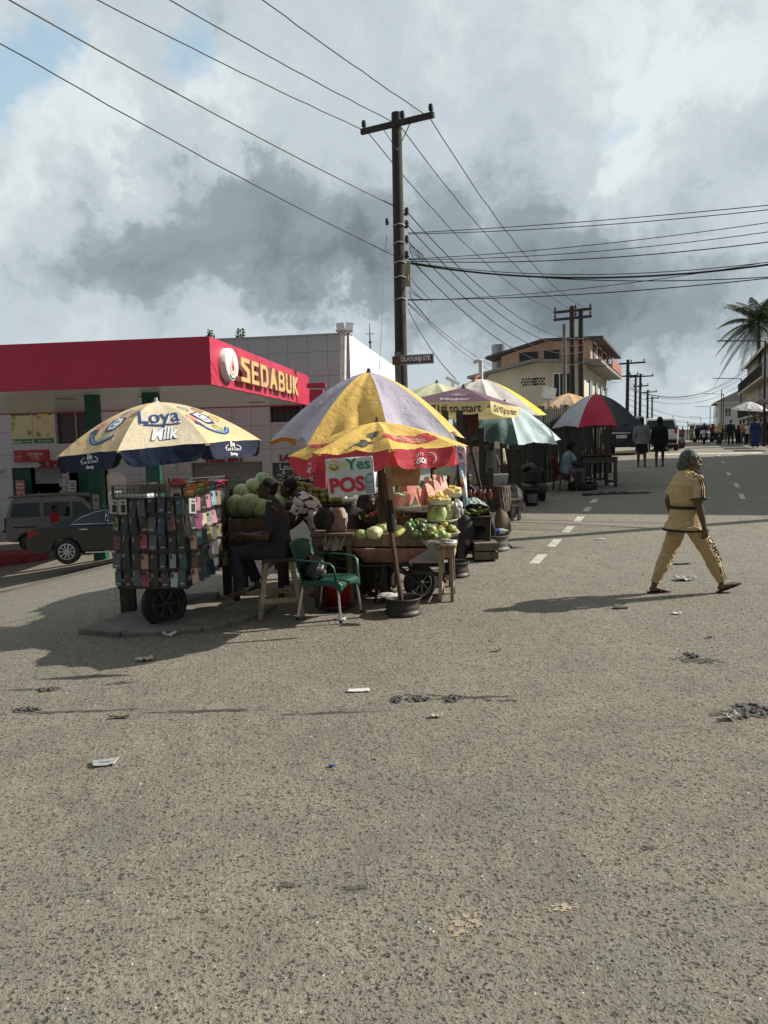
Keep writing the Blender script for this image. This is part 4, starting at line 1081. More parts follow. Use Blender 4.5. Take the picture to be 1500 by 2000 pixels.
def subdiv(vf, e=.03):
 """Cut lettering into small faces so that it can follow a curved cloth."""
 vs, fs = vf
 bm = bmesh.new(); bv = [bm.verts.new(v) for v in vs]
 for f in fs:
  try: bm.faces.new([bv[i] for i in f])
  except ValueError: pass
 bmesh.ops.triangulate(bm, faces=bm.faces)
 for _ in range(5):
  lg = [ed for ed in bm.edges if ed.calc_length() > e]
  if not lg: break
  bmesh.ops.subdivide_edges(bm, edges=lg, cuts=1, use_grid_fill=False)
  bmesh.ops.triangulate(bm, faces=[f for f in bm.faces if len(f.verts) > 3])
 bm.verts.ensure_lookup_table()
 res = [v.co.copy() for v in bm.verts], [tuple(v.index for v in f.verts) for f in bm.faces]
 bm.verts.index_update()
 res = [v.co.copy() for v in bm.verts], [tuple(v.index for v in f.verts) for f in bm.faces]
 bm.free(); return res
def flat(poly):
 return [V((x, y, 0)) for x, y in poly], [tuple(range(len(poly)))]
def ring(r0, r1, a0, a1, n=20, sx_=1, sy_=1, cx=0, cy=0):
 vs, fs = [], []
 for i in range(n + 1):
  a = R(a0 + (a1 - a0) * i / n)
  vs += [V((cx + r0 * cos(a) * sx_, cy + r0 * sin(a) * sy_, 0)), V((cx + r1 * cos(a) * sx_, cy + r1 * sin(a) * sy_, 0))]
 return vs, [(2 * i, 2 * i + 1, 2 * i + 3, 2 * i + 2) for i in range(n)]
def disc(cx, cy, r, n=14, sy_=1): return flat([(cx + r * cos(2 * pi * i / n), cy + r * sy_ * sin(2 * pi * i / n)) for i in range(n)])
def join(*vfs):
 vs, fs = [], []
 for a, b in vfs:
  o = len(vs); vs += [V(q) for q in a]; fs += [tuple(i + o for i in f) for f in b]
 return vs, fs
def shift(vf, dx, dy, k=1): return [V((v[0] * k + dx, v[1] * k + dy, 0)) for v in vf[0]], vf[1]
def tw(body, w_, dx=0, dy=0, **kw):
 vs, fs, k = twidth(body, w_, **kw); return shift((vs, fs), dx, dy)
def wood_table(name, label, c, rz, w, d, h, m, cat='table', top=.035, leg=.055, rail=True, group=None, low=True):
 o = thing(name, label, cat, c, rz, group)
 mb = MB(); n = max(2, round(d / .14))
 for k in range(n): mb.box((0, -d / 2 + d * (k + .5) / n, h - top / 2 + .002 * (k % 2)), (w, d / n - .006, top))
 mb.build('table_top', m, o)
 for sx_ in (-1, 1):
  for sy_ in (-1, 1):
   mb = MB(); mb.bar((sx_ * (w / 2 - .05), sy_ * (d / 2 - .05), 0), (sx_ * (w / 2 - .06), sy_ * (d / 2 - .06), h - top), leg); mb.build('leg', m, o)
 mb = MB()
 for sy_ in (-1, 1): mb.box((0, sy_ * (d / 2 - .03), h - top - .06), (w - .03, .025, .10))
 for sx_ in (-1, 1): mb.box((sx_ * (w / 2 - .03), 0, h - top - .06), (.025, d - .09, .10))
 mb.build('apron', m, o)
 if low:
  mb = MB()
  for sx_ in (-1, 1): mb.box((sx_ * (w / 2 - .055), 0, .14), (.03, d - .1, .06))
  mb.box((0, d / 2 - .055, .2), (w - .16, .03, .05)); mb.build('stretcher', m, o)
 return o
def rim_base(label, c, r=.21, h=.26, m=None, rz=0):
 """A steel wheel rim used as an umbrella foot."""
 o = thing('wheel_rim', label, 'wheel rim', c, rz)
 mb = MB(); mb.lathe([(r, 0), (r * 1.03, .012), (r * .99, .035), (r * .90, .05), (r * .88, h * .3), (r * .93, h * .42), (r * .88, h * .52), (r * .86, h * .78), (r * .97, h - .03), (r * 1.02, h - .012), (r * .99, h), (r * .93, h - .015), (r * .82, h * .78), (r * .82, .06), (r * .94, .01), (r, 0)], None, 32)
 mb.build('barrel', m or DARKSTEEL, o)
 mb = MB(); mb.lathe([(.05, h * .62), (r * .5, h * .66), (r * .84, h * .58)], None, 24); mb.build('disc', m or DARKSTEEL, o)
 return o
CREAM = fabric('cream_cloth', (.62, .45, .26)); CREAM2 = fabric('pale_cream_cloth', (.65, .53, .38)); NAVY = fabric('navy_cloth', (.010, .018, .042), .08)
def facing(p): return math.atan2(CAM.y - p.y, CAM.x - p.x)
D0 = 8.3
top = P(305, 786, D0); base = GD(331, D0 + .1);
ph = facing(top) - pi / 8 + R(1)
N8 = 8
loya, surf, deco, vdeco = umbrella('beach_umbrella', 'cream umbrella with navy valance and milk lettering over the phone accessories', top, base, 1.10, .50, 8, [1, 0], ph, [CREAM, CREAM2], 1.7, (0, -3.6), .175, [NAVY], None, .024, mat('grimy_white_pole', (.45, .42, .40), .6), vflare=.02, folds=.014, seed=2, sag=.035)
def milk_text():
 a = tw('Loya', .40, 0, .05, bold=.012); b = tw('Milk', .27, .03, -.11, bold=.03, shear=.3)
 return a, b
a, b = milk_text()
deco('lettering', subdiv(shift(a, .006, -.008)), 0, .66, INKW, off=.005, sy=1.9); deco('lettering', subdiv(a), 0, .66, INKB, off=.008, sy=1.9)
deco('lettering', subdiv(flat([(-.2, -.0), (-.16, -.0), (-.15, -.02), (.0, -.035), (.2, -.03), (.2, -.02), (0, -.02)])), 0, .66, INKB, off=.008, sy=1.9)
sh_ = join(tw('Milk', .275, .03, -.11, bold=.055, shear=.3))
deco('lettering', subdiv(sh_), 0, .66, INKB, off=.005, sy=1.9); deco('lettering', subdiv(b), 0, .66, INKW, off=.009, sy=1.9)
BLUEI = mat('blue_ink', (.10, .25, .42), .6, bmp=0); PINKI = mat('pink_ink', (.55, .22, .24), .6, bmp=0); GRNI = mat('leaf_ink', (.20, .36, .18), .6, bmp=0)
for k in (1, 7, 3, 5):
 deco('emblem', subdiv(ring(.15, .195, 185, 330, 24, 1.05, .8)), k, .70, INKB, off=.006, sy=1.6)
 deco('emblem', subdiv(ring(.162, .18, 195, 330, 24, 1.05, .8)), k, .70, BLUEI, off=.009, sy=1.6)
 deco('emblem', subdiv(flat([(-.24, -.02), (-.13, -.05), (-.185, .05)])), k, .70, INKB, off=.006, sy=1.6)
 deco('emblem', subdiv(flat([(-.10, .10), (.04, .13), (.10, .06), (.07, -.05), (-.05, -.05), (-.09, .03)])), k, .66, INKB, off=.006, sy=1.6)
 deco('emblem', subdiv(flat([(-.06, .09), (.03, .11), (.07, .05), (.05, -.025), (-.035, -.03), (-.06, .03)])), k, .66, INKW, off=.009, sy=1.6)
 deco('emblem', subdiv(tw('C', .07, 0, .035, bold=.04)), k, .66, BLUEI, off=.012, sy=1.6)
 for x, y, m_, ch in ((-.17, .03, PINKI, 'B'), (.16, .02, mat('gold_ink', (.55, .42, .16), .6, bmp=0), 'A'), (.02, -.11, GRNI, 'D'), (.12, .16, mat('brown_ink', (.3, .2, .15), .6, bmp=0), 'E'), (-.03, .20, BLUEI, 'K')):
  deco('emblem', subdiv(join(ring(.036, .05, 0, 360, 16, 1, 1, x, y), tw(ch, .035, x, y, bold=.03))), k, .66, m_, off=.008, sy=1.6)
for k in (1, 7, 3, 5):
 vd = join(tw('Be', .075, 0, .055, bold=.02), tw('Cool & Grand', .25, 0, .005, bold=.012), tw('Strong', .12, 0, -.05, bold=.03), ring(.10, .108, 15, 60, 8, 1.3, .55), ring(.10, .108, 120, 165, 8, 1.3, .55))
 vdeco('lettering', subdiv(vd), k, INKW)
cA = P(356, 1000, 7.9); cB = P(220, 1000, 8.0); cC = P(443, 1000, 9.7)
zt, zb = 1.575, .655
SHEETD = mat('black_backing', (.018, .019, .02), .35, spec=.5)
gq = V((cA.x - .35, cA.y + .5, hgt(cA.x - .35, cA.y + .5)))
cart = thing('display_cart', 'barrow mounted display rack with dark backing carrying rows of phone cases', 'display cart', gq)
def loc(v): return V(v) - gq
mb = MB()
def face(a, b, off=0):
 a, b = V((a.x, a.y, 0)), V((b.x, b.y, 0))
 d = (b - a); L = d.length; d.normalize(); n_ = V((d.y, -d.x, 0))
 return a, d, n_, L
fa, fd, fn_, fL = face(cB, cA); ra, rd, rn, rL = face(cA, cC)
for a, d, n_, L in ((fa, fd, fn_, fL), (ra, rd, rn, rL)):
 p4 = [loc(a + V((0, 0, zb + .08))), loc(a + d * L + V((0, 0, zb + .08))), loc(a + d * L + V((0, 0, zt))), loc(a + V((0, 0, zt)))]
 mb.add(p4 + [q - n_ * .03 for q in p4], [(0, 1, 2, 3), (5, 4, 7, 6), (0, 4, 5, 1), (1, 5, 6, 2), (2, 6, 7, 3), (3, 7, 4, 0)])
mb.build('backing_board', SHEETD, cart)
for q in (cA, cB, cC, cB + (cC - cA)):
 mb = MB(); mb.bar(loc((q.x, q.y, zb - .05)) + V((0, .05, 0)), loc((q.x, q.y, zt + .12)) + V((0, .05, 0)), .018); mb.build('corner_post', DARKSTEEL, cart)
mb = MB()
q0 = cB + (cC - cA)
pl4 = [(cA.x, cA.y + .06), (cC.x - .05, cC.y), (q0.x, q0.y), (cB.x, cB.y + .06)]
mb.add([loc((x, y, zb + .03)) for x, y in pl4] + [loc((x, y, zb - .05)) for x, y in pl4], [(0, 1, 2, 3), (7, 6, 5, 4), (0, 4, 5, 1), (1, 5, 6, 2), (2, 6, 7, 3), (3, 7, 4, 0)])
mb.build('tray', DARKSTEEL, cart)
mb = MB()
WIRE = mat('wire_mesh', (.16, .16, .16), .5, .6, bmp=0)
def wire_run(a, b, z0, z1, n):
 for k in range(4): mb.tube([loc((a.x, a.y, z0 + (z1 - z0) * k / 3)), loc((b.x, b.y, z0 + (z1 - z0) * k / 3))], .003, 4)
 for k in range(n + 1):
  q = a + (b - a) * k / n; mb.tube([loc((q.x, q.y, z0)), loc((q.x, q.y, z1))], .003, 4)
wire_run(cB, cA, zt + .01, zt + .13, 18); wire_run(cA, cC, zt + .01, zt + .13, 34); wire_run(cB + V((0, .6, 0)), cC, zt + .01, zt + .13, 20)
mb.build('wire_rim', WIRE, cart)
wq = G(318, 1227)
wh = wheel(cart, loc((wq.x, wq.y + .1, wq.z + .25)), .25, .12, 6, DARKSTEEL); wh.rotation_euler = (R(90), 0, R(38))
for dx in (-.11, .11):
 mb = MB(); mb.tube([loc((wq.x + dx * .9, wq.y + .1 + dx * .7, wq.z + .22)), loc((wq.x - .15 + dx, wq.y + .5, zb - .06)), loc((wq.x + .1 + dx, wq.y + 1.5, zb - .04))], .018, 6); mb.build('barrow_arm', DARKSTEEL, cart)
lq = G(250, 1204)
mb = MB(); mb.box(loc((lq.x, lq.y + .05, (lq.z + zb) / 2)), (.16, .1, zb - lq.z)); mb.build('leg', WOODD, cart)
lq2 = GD(432, 9.6); mb = MB(); mb.box(loc((lq2.x, lq2.y, (lq2.z + zb) / 2)), (.1, .1, zb - lq2.z)); mb.build('leg', WOODD, cart)
rr = random.Random(5)
CLEAR = clear('clear_sleeve', (.16, .165, .17), .10, .14)
def cm(n, c, **k): return mat('case_' + n, c, k.pop('rough', .35), var=.1, bmp=.05, bscale=20, spec=.5, **k)
CC = dict(black=cm('black', (.022, .022, .024)), maroon=cm('maroon', (.07, .03, .035)), grey=cm('grey', (.11, .12, .125)), navy=cm('navy', (.03, .06, .13)), teal=cm('teal', (.05, .10, .11)), dark_green=cm('dark_green', (.045, .075, .065)),
   pink=cm('pink', (.60, .26, .32)), magenta=cm('magenta', (.42, .10, .25)), red=cm('red', (.38, .06, .08)), peach=cm('peach', (.50, .27, .19)), brown=cm('brown', (.16, .08, .065)), white=cm('white', (.52, .52, .50)),
   cream=cm('cream', (.55, .48, .34)), gold=cm('gold', (.48, .38, .20), metal=.4), pale_teal=cm('pale_teal', (.28, .36, .35)), spotted_green=cm('spotted_green', (.25, .32, .14), col2=(.02, .02, .02)), sky=cm('sky', (.30, .45, .58)), orange_striped=cm('orange_striped', (.55, .16, .05), col2=(.5, .5, .5)))
_cm = {}
def rrect(w, h, r, n=4):
 pts = []
 for cx, cy, a0 in ((w/2 - r, h/2 - r, 0), (-w/2 + r, h/2 - r, 90), (-w/2 + r, -h/2 + r, 180), (w/2 - r, -h/2 + r, 270)):
  for i in range(n + 1): a = R(a0 + 90 * i / n); pts.append((cx + r * cos(a), cy + r * sin(a)))
 return pts
XZ = M(((1, 0, 0, 0), (0, 0, 1, 0), (0, 1, 0, 0), (0, 0, 0, 1)))       # drawing (x, y) -> (x, z), depth along +y
def case_meshes(col, style):
 k = (col, style)
 if k in _cm: return _cm[k]
 w_, h_ = .074, .150
 body = MB(); det = MB(); slv = MB()
 if style == 'card':
  body.prism(rrect(.085, .16, .006), 0, .022, XZ @ M.Translation((0, 0, -.022)))
  det.prism(rrect(.045, .085, .008), 0, .002, XZ @ M.Translation((.008, -.02, -.0245))); det.prism(rrect(.02, .02, .009), 0, .002, XZ @ M.Translation((0, .05, -.0245))); det.prism(rrect(.012, .02, .006), 0, .002, XZ @ M.Translation((.02, .045, -.0245)))
 else:
  body.prism(rrect(w_, h_, .012), 0, .010, XZ @ M.Translation((0, 0, -.012)))
  if style == 'lens3':
   det.prism(rrect(.03, .034, .008), 0, .003, XZ @ M.Translation((-.015, .045, -.0155)))
   for x, z in ((-.022, .053), (-.022, .038), (-.009, .046)): det.prism(rrect(.011, .011, .0054), 0, .002, XZ @ M.Translation((x, z, -.018)), 1)
  elif style == 'ring':
   vs, fs = ring(.017, .022, 0, 360, 16); det.add([(v.x, -.0125, v.y - .005) for v in vs], fs); det.prism(rrect(.03, .03, .008), 0, .003, XZ @ M.Translation((-.015, .048, -.0155)))
  elif style == 'row':
   for z in (.055, .037, .019): det.prism(rrect(.013, .013, .006), 0, .003, XZ @ M.Translation((-.02, z, -.0155)), 1)
  else:
   det.prism(rrect(.02, .046, .008), 0, .003, XZ @ M.Translation((-.02, .042, -.0155)))
   det.prism(rrect(.04, .012, .003), 0, .002, XZ @ M.Translation((.0, -.05, -.0145)), 1)
 slv.prism(rrect(.086, .178, .006), 0, .019, XZ @ M.Translation((0, .002, -.0195 if style != 'card' else -.026)))
 slv.prism(rrect(.03, .02, .006), 0, .002, XZ @ M.Translation((0, .098, -.010)))
 _cm[k] = (body.mesh('case', CC[col]), det.mesh('camera_ring', [INKK if col not in ('black', 'navy', 'teal', 'maroon', 'grey', 'dark_green') else mat('ring_grey', (.12, .12, .12), .3), mat('silver_dot', (.5, .5, .5), .25, .6, bmp=0)]), slv.mesh('clear_sleeve', CLEAR))
 return _cm[k]
NUMW = ['first', 'second', 'third', 'fourth', 'fifth', 'sixth', 'seventh', 'eighth', 'ninth', 'tenth']
def hang_case(col, style, q, ang, label, tilt=0, roll_=0, group='phone cases hung on the display cart'):
 a, b, c = case_meshes(col, style)
 o = bpy.data.objects.new('phone_case', a); COL.objects.link(o)
 o.location = q; o.rotation_euler = (R(tilt), R(roll_), ang); o.scale = (rr.uniform(.92, 1.1),) * 3
 tag(o, label, 'phone case', group)
 for nm, me in (('camera_ring', b), ('clear_sleeve', c)):
  ch = bpy.data.objects.new(nm, me); COL.objects.link(ch); ch.parent = o
front = ['white:card white:card maroon:row grey:lens3 black:lens3 navy:plain black:plain teal:lens3'.split(),
   'spotted_green:plain black:lens3 black:row black:plain grey:plain navy:lens3 brown:ring black:lens3'.split(),
   'brown:lens3 black:row black:row red:plain grey:plain black:plain black:lens3 black:plain'.split(),
   'grey:plain black:lens3 black:row peach:plain black:lens3 dark_green:plain pale_teal:plain teal:lens3'.split(),
   'teal:plain black:plain grey:lens3 red:ring black:lens3 maroon:plain white:plain teal:plain'.split()]
side = ['white:card pink:plain black:plain pink:lens3 sky:plain gold:plain black:lens3 grey:plain black:row'.split(),
  'black:plain magenta:lens3 cream:row white:ring pink:lens3 black:plain maroon:row black:plain grey:row'.split(),
  'peach:plain teal:lens3 teal:plain gold:lens3 grey:row gold:plain black:lens3 maroon:plain black:row'.split(),
  'brown:ring black:lens3 dark_green:plain white:plain grey:lens3 gold:row black:plain grey:plain black:lens3'.split(),
  'orange_striped:plain black:lens3 teal:row navy:lens3 grey:plain black:row gold:plain black:lens3 grey:lens3'.split()]
for rows, (a, d, n_, L), nm, extra in ((front, (fa, fd, fn_, fL), 'wide face', 0), (side, (ra, rd, rn, rL), 'long receding face', -36)):
 ang0 = math.atan2(d.y, d.x)
 for i, row in enumerate(rows):
  for j, it in enumerate(row):
   col, style = it.split(':')
   q = a + d * ((L + .05) * (j + .5) / len(row) - .01 + rr.uniform(-.008, .008)) + n_ * (.02 + rr.uniform(0, .03) if not extra else .07) + V((0, 0, zt - .09 - i * .188 + rr.uniform(-.022, .012)))
   lab = f"{col.replace('_', ' ')} phone {'case card' if style == 'card' else 'case'}, {NUMW[i]} row down, {NUMW[j]} along the cart's {nm}"
   hang_case(col, style, q, ang0 + R(extra + rr.uniform(-14, 14)), lab, rr.uniform(-9, 5), rr.uniform(-6, 6))
PKT = [mat('packet_' + n, c, .35, var=.15, spec=.5) for n, c in (('orange', (.55, .22, .05)), ('green', (.10, .32, .10)), ('brown_orange', (.42, .17, .05)), ('blue', (.06, .09, .30)), ('magenta', (.50, .06, .25)), ('red', (.50, .05, .05)), ('pale', (.55, .55, .50)))]
PN = ['orange', 'green', 'brown orange', 'blue', 'magenta', 'red', 'pale']
ii = 0
for grp, (mi, f0, n) in enumerate([(0, .04, 7), (1, .16, 3), (2, .25, 9), (1, .40, 2), (3, .48, 4), (4, .62, 3), (5, .74, 3)]):
 for k in range(n):
  q = ra + rd * (rL * (f0 + k * .013)) + rn * (.06 - .0 * k) + V((0, 0, zt + .045 + .005 * k))
  mb = MB(); mb.grid(lambda u, v: ((u - .5) * .11, -.01 * sin(pi * u) * sin(pi * v), (v - .5) * .15), 4, 4); mb.box((0, .004, .0), (.11, .004, .15)); mb.box((0, -.012, .03), (.07, .002, .03), mi=1)
  o = mb.build('sachet', [PKT[mi], PKT[6]]); o.location = q; o.rotation_euler = (R(52), R(rr.uniform(-6, 6)), math.atan2(rd.y, rd.x) + R(-55 + 2 * k))
  tag(o, f"{PN[mi]} sachet in the {NUMW[grp]} fan along the cart's top edge", 'sachet', f"{NUMW[grp]} fan of sachets on the cart")
PINKB = mat('pink_plastic_bag', (.46, .08, .14), .35, var=.2, spec=.5)
def crumple(name, label, cat, c, r, m, seed=0, jit=.5, fz=.8, group=None, det=None):
 mb = MB(); mb.ball((0, 0, r[2] * fz), r, None, 22, 14, jit=jit, seed=seed)
 for i, v in enumerate(mb.v):
  q = V(v); k = .12 * min(r) * NZ.noise(q * (5 / max(r)) + V((seed, 0, 3))) + .06 * min(r) * NZ.noise(q * (11 / max(r)))
  mb.v[i] = tuple(q + q.normalized() * k * 2)
  if mb.v[i][2] < 0: mb.v[i] = (mb.v[i][0], mb.v[i][1], 0)
 return tag(mb.build(name, m, loc=c), label, cat, group)
crumple('plastic_bag', 'crumpled pink plastic bag lying on the phone cart', 'bag', P(347, 952, 8.2), (.085, .07, .06), PINKB, 3, fz=.5)
crumple('plastic_bag', 'knotted clear plastic bag on top of the phone cart', 'bag', P(392, 957, 8.9), (.11, .09, .05), mat('milky_plastic', (.5, .5, .47), .3, var=.2, spec=.6), 5, fz=.5)
q = P(347, 966, 7.95); mb = MB(); mb.box((0, 0, 0), (.10, .08, .09)); mb.box((0, -.042, .0), (.07, .002, .03), mi=1); tag(mb.build('carton', [mat('carton_white', (.6, .58, .55), .6), INKK], loc=q), 'small white carton standing on the corner of the phone cart', 'box')
q = P(228, 952, 8.05); mb = MB(); mb.grid(lambda u, v: ((u - .5) * .20, .04 * sin(3 * u) , (v - .5) * .26 + .03 * sin(4 * u)), 6, 6); tag(mb.build('plastic_sheet', clear('film', (.8, .8, .8), .55), loc=q), 'loose sheet of clear plastic film at the cart corner', 'plastic sheet')
for k, (px, lab) in enumerate([(262, 'pale charger box standing in the row inside the wire rim'), (300, 'grey charger box in the row beside the umbrella pole')]):
 q = P(px, 958, 8.25)
 for j in range(4):
  mb = MB(); mb.box((0, 0, .05), (.055, .06, .10 - .01 * (j % 2)), rot(0, rr.uniform(-8, 8), 0)); tag(mb.build('charger_box', mat('charger_pale' if k == 0 else 'charger_grey', (.4, .38, .36) if k == 0 else (.2, .2, .2), .5), loc=(q.x + j * .07 - .1, q.y, zt + .02)), lab, 'box', lab[:4] + ' charger boxes in the wire rim')
c = GD(535, 8.45)
st_o = thing('wooden_stool', 'tall wooden stool with splayed legs and dark seat under the trader', 'stool', c, R(10))
mb = MB(); mb.box((0, 0, .645), (.36, .34, .05)); mb.build('seat', WOODD, st_o, bevel=.008)
for sx_, sy_ in ((-1, -1), (1, -1), (1, 1), (-1, 1)):
 mb = MB(); mb.bar((sx_ * .235, sy_ * .2, 0), (sx_ * .135, sy_ * .12, .62), .05); mb.build('leg', WOODL, st_o)
for sy_, z in ((-1, .20), (1, .24)):
 mb = MB(); mb.box((0, sy_ * (.2 - .08 * z / .62) , z), (.44, .03, .055)); mb.build('stretcher', WOODL, st_o)
DSHIRT = mat('charcoal_cloth', (.022, .022, .026), .85, var=.2, bmp=.3, bscale=30); DJEAN = mat('dark_jeans', (.018, .021, .028), .85, var=.25, bmp=.3, bscale=40)
J = dict(pel=(-.02, 0, .77), chest=(.0, 0, 1.11), neck=(.05, 0, 1.29), head=(.09, 0, 1.42),
   sh_l=(.02, .19, 1.19), sh_r=(.02, -.19, 1.19), el_l=(.10, .25, .90), el_r=(.06, -.22, .90), wr_l=(.33, .12, .92), wr_r=(.30, -.10, .90), hand_r=(1, .2, .05), hand_l=(1, -.3, -.1),
   hip_l=(.04, .10, .74), hip_r=(.04, -.10, .74), kn_l=(.46, .18, .74), kn_r=(.44, -.12, .80), an_l=(.40, .16, .34), an_r=(.27, -.12, .36), toe_l=(.56, .17, .26), toe_r=(.40, -.16, .25))
m1 = person('person', 'person in charcoal polo shirt sitting on the tall stool by the phone cart', c, R(180), J,
  [dict(kind='top', m=DSHIRT, sleeve='short', slen=.75, collar=True, wr=.004), dict(kind='legs', m=DJEAN, wr=.004), dict(kind='hair', m=HAIR, s=.98)], SKIN, headtilt=-8)
mb = MB(); e, s2 = V(J['el_r']), V(J['sh_r']); d = (e - s2); q = s2 + d * .74; mb.tube([q - d * .015, q + d * .015], .079, 14); mb.build('sleeve_band', INKW, m1)
mb = MB(); mb.tube([V((.045, -.0, 1.285)) + V((.066 * cos(t_ * pi / 6), .066 * sin(t_ * pi / 6), .012 * cos(t_ * pi / 6))) for t_ in range(12)], .006, 5, closed=True); mb.build('collar_band', INKW, m1)
PRINT, nt, bs, out = newmat('printed_white_cotton')
tc = nt.nodes.new('ShaderNodeTexCoord'); n1 = noise(nt, 7, 3, .5, tc.outputs['Object'], 1.5); vo = nt.nodes.new('ShaderNodeTexVoronoi'); vo.inputs['Scale'].default_value = 9; lk(nt, tc.outputs['Object'], vo.inputs['Vector'])
f = math_(nt, 'MULTIPLY', math_(nt, 'GREATER_THAN', n1.outputs[0], .56), math_(nt, 'GREATER_THAN', vo.outputs['Distance'], .28))
lk(nt, mixc(nt, f, (.60, .55, .54), (.02, .02, .022)), bs.inputs['Base Color']); bs.inputs['Roughness'].default_value = .85
J = stand_pose(h=1.68); J.update(pel=(0, 0, .86), chest=(.18, 0, 1.13), neck=(.30, 0, 1.25), head=(.40, 0, 1.33), sh_l=(.22, .18, 1.17), sh_r=(.22, -.18, 1.17), el_l=(.34, .2, .93), el_r=(.32, -.2, .92), wr_l=(.46, .12, .80), wr_r=(.46, -.12, .80), hip_l=(0, .09, .82), hip_r=(0, -.09, .82))
c = GD(622, 9.35)
person('person', 'person in white shirt with black print bending over behind the trader', c, R(172), J, [dict(kind='top', m=PRINT, sleeve='short', slen=.6, k=.03, wr=.006), dict(kind='legs', m=DJEAN), dict(kind='hair', m=HAIR)], SKIN, fingers=False)
MELON, nt, bs, out = newmat('watermelon_skin')
tc = nt.nodes.new('ShaderNodeTexCoord'); sp = nt.nodes.new('ShaderNodeSeparateXYZ'); lk(nt, tc.outputs['Object'], sp.inputs[0])
an = math_(nt, 'ARCTAN2', sp.outputs[1], sp.outputs[0]); n_ = noise(nt, 14, 6, .65, tc.outputs['Object']); n2 = noise(nt, 3, 4, .6, tc.outputs['Object'])
w_ = math_(nt, 'SINE', math_(nt, 'MULTIPLY_ADD', n_.outputs[0], 4.5, math_(nt, 'MULTIPLY', an, 9)))
c = ramp(nt, math_(nt, 'ADD', math_(nt, 'MULTIPLY', w_, .13), n2.outputs[0]), [(.2, (.15, .205, .09)), (.55, (.26, .315, .155)), (.8, (.37, .415, .235))]).outputs[0]
oi = nt.nodes.new('ShaderNodeObjectInfo'); hs = nt.nodes.new('ShaderNodeHueSaturation'); lk(nt, math_(nt, 'MULTIPLY_ADD', oi.outputs['Random'], .5, .8), hs.inputs['Value']); lk(nt, c, hs.inputs['Color'])
lk(nt, hs.outputs[0], bs.inputs['Base Color']); bs.inputs['Roughness'].default_value = .4
melon_me = MB().ball((0, 0, 0), (.125, .125, .145), None, 28, 18, jit=.04).mesh('watermelon', MELON)
def placem(me, name, px, py, d, label, cat, group, s=1, rx=None, z=None):
 q = P(px, py, d)
 if z is not None: q.z = z
 o = bpy.data.objects.new(name, me); COL.objects.link(o); o.location = q; o.scale = (s,) * 3 if not isinstance(s, tuple) else s
 o.rotation_euler = rx if rx else (rr.uniform(0, 6), rr.uniform(0, 6), rr.uniform(0, 6))
 return tag(o, label, cat, group)
MG = 'watermelons heaped on the plank crate'
mel = [(461, 990, 9.4, 1.05, 'dark mottled watermelon at the corner of the crate by the phone cart'), (487, 987, 9.3, 1.12, 'big round watermelon in the front row of the crate, second from the cart'), (516, 990, 9.3, 1.08, 'round watermelon in the front row beside the trader'), (537, 985, 9.4, 1.0, 'watermelon in the front row half behind the trader'),
  (473, 966, 9.6, .95, 'pale watermelon in the second layer at the cart end'), (497, 971, 9.75, .95, 'watermelon in the second layer below the pale pair'), (516, 968, 9.7, .9, 'watermelon in the second layer towards the trader'), (537, 967, 9.8, .95, 'watermelon in the second layer behind the trader head'),
  (495, 950, 9.65, .85, 'pale green watermelon near the top of the heap'), (514, 940, 9.75, .85, 'pale green watermelon topmost on the heap'), (529, 949, 9.85, .85, 'shaded watermelon beside the topmost one')]
for px, py, d, s, lab in mel: placem(melon_me, 'watermelon', px, py, d, lab, 'watermelon', MG, s)
zc = P(480, 1006, 9.4).z - .02
a, b = GD(447, 9.25), GD(540, 9.3)
crate = thing('melon_crate', 'rough plank crate on legs holding the watermelons', 'crate', V(((a.x + b.x) / 2, (a.y + b.y) / 2 + .3, (a.z + b.z) / 2)), R(3))
cz = zc - crate.location.z; wv = (b - a).length + .05
mb = MB(); mb.box((0, 0, cz - .13), (wv, .95, .03)); mb.build('crate_floor', WOODD, crate)
for sy_ in (-1, 1):
 mb = MB()
 for k in range(2): mb.box((0, sy_ * .485, cz - .19 + k * .125), (wv + .03, .025, .118))
 mb.build('side_board', wood('crate_board', (.105, .075, .052)), crate)
for sx_ in (-1, 1):
 mb = MB()
 for k in range(2): mb.box((sx_ * (wv / 2 + .002), 0, cz - .19 + k * .125), (.025, .94, .118))
 mb.build('end_board', wood('crate_end', (.16, .10, .065)), crate)
for sx_ in (-1, 1):
 for sy_ in (-1, 1):
  mb = MB(); mb.box((sx_ * (wv / 2 - .04), sy_ * .43, (cz - .15) / 2), (.07, .07, cz - .15)); mb.build('leg', WOODD, crate)
placem(melon_me, 'watermelon', 452, 1064, 10.2, 'single pale watermelon lying below the crate table', 'watermelon', MG, 1.05)
ORNG = mat('green_orange', (.30, .28, .095), .45, var=.25, scale=20, bmp=.3, bscale=120, rand=.45, col2=(.28, .22, .07))
or_me = MB().ball((0, 0, 0), .042, None, 16, 10, jit=.05).mesh('orange', ORNG)
OG = 'green oranges heaped behind the trader'
tb = P(598, 978, 10.4)
ot = wood_table('fruit_table', 'plank table under the heap of green oranges', V((tb.x, tb.y + .35, hgt(tb.x, tb.y + .35))), R(-4), 1.25, .9, tb.z - hgt(tb.x, tb.y + .35) - .05, WOODD)
zt0 = tb.z - .05
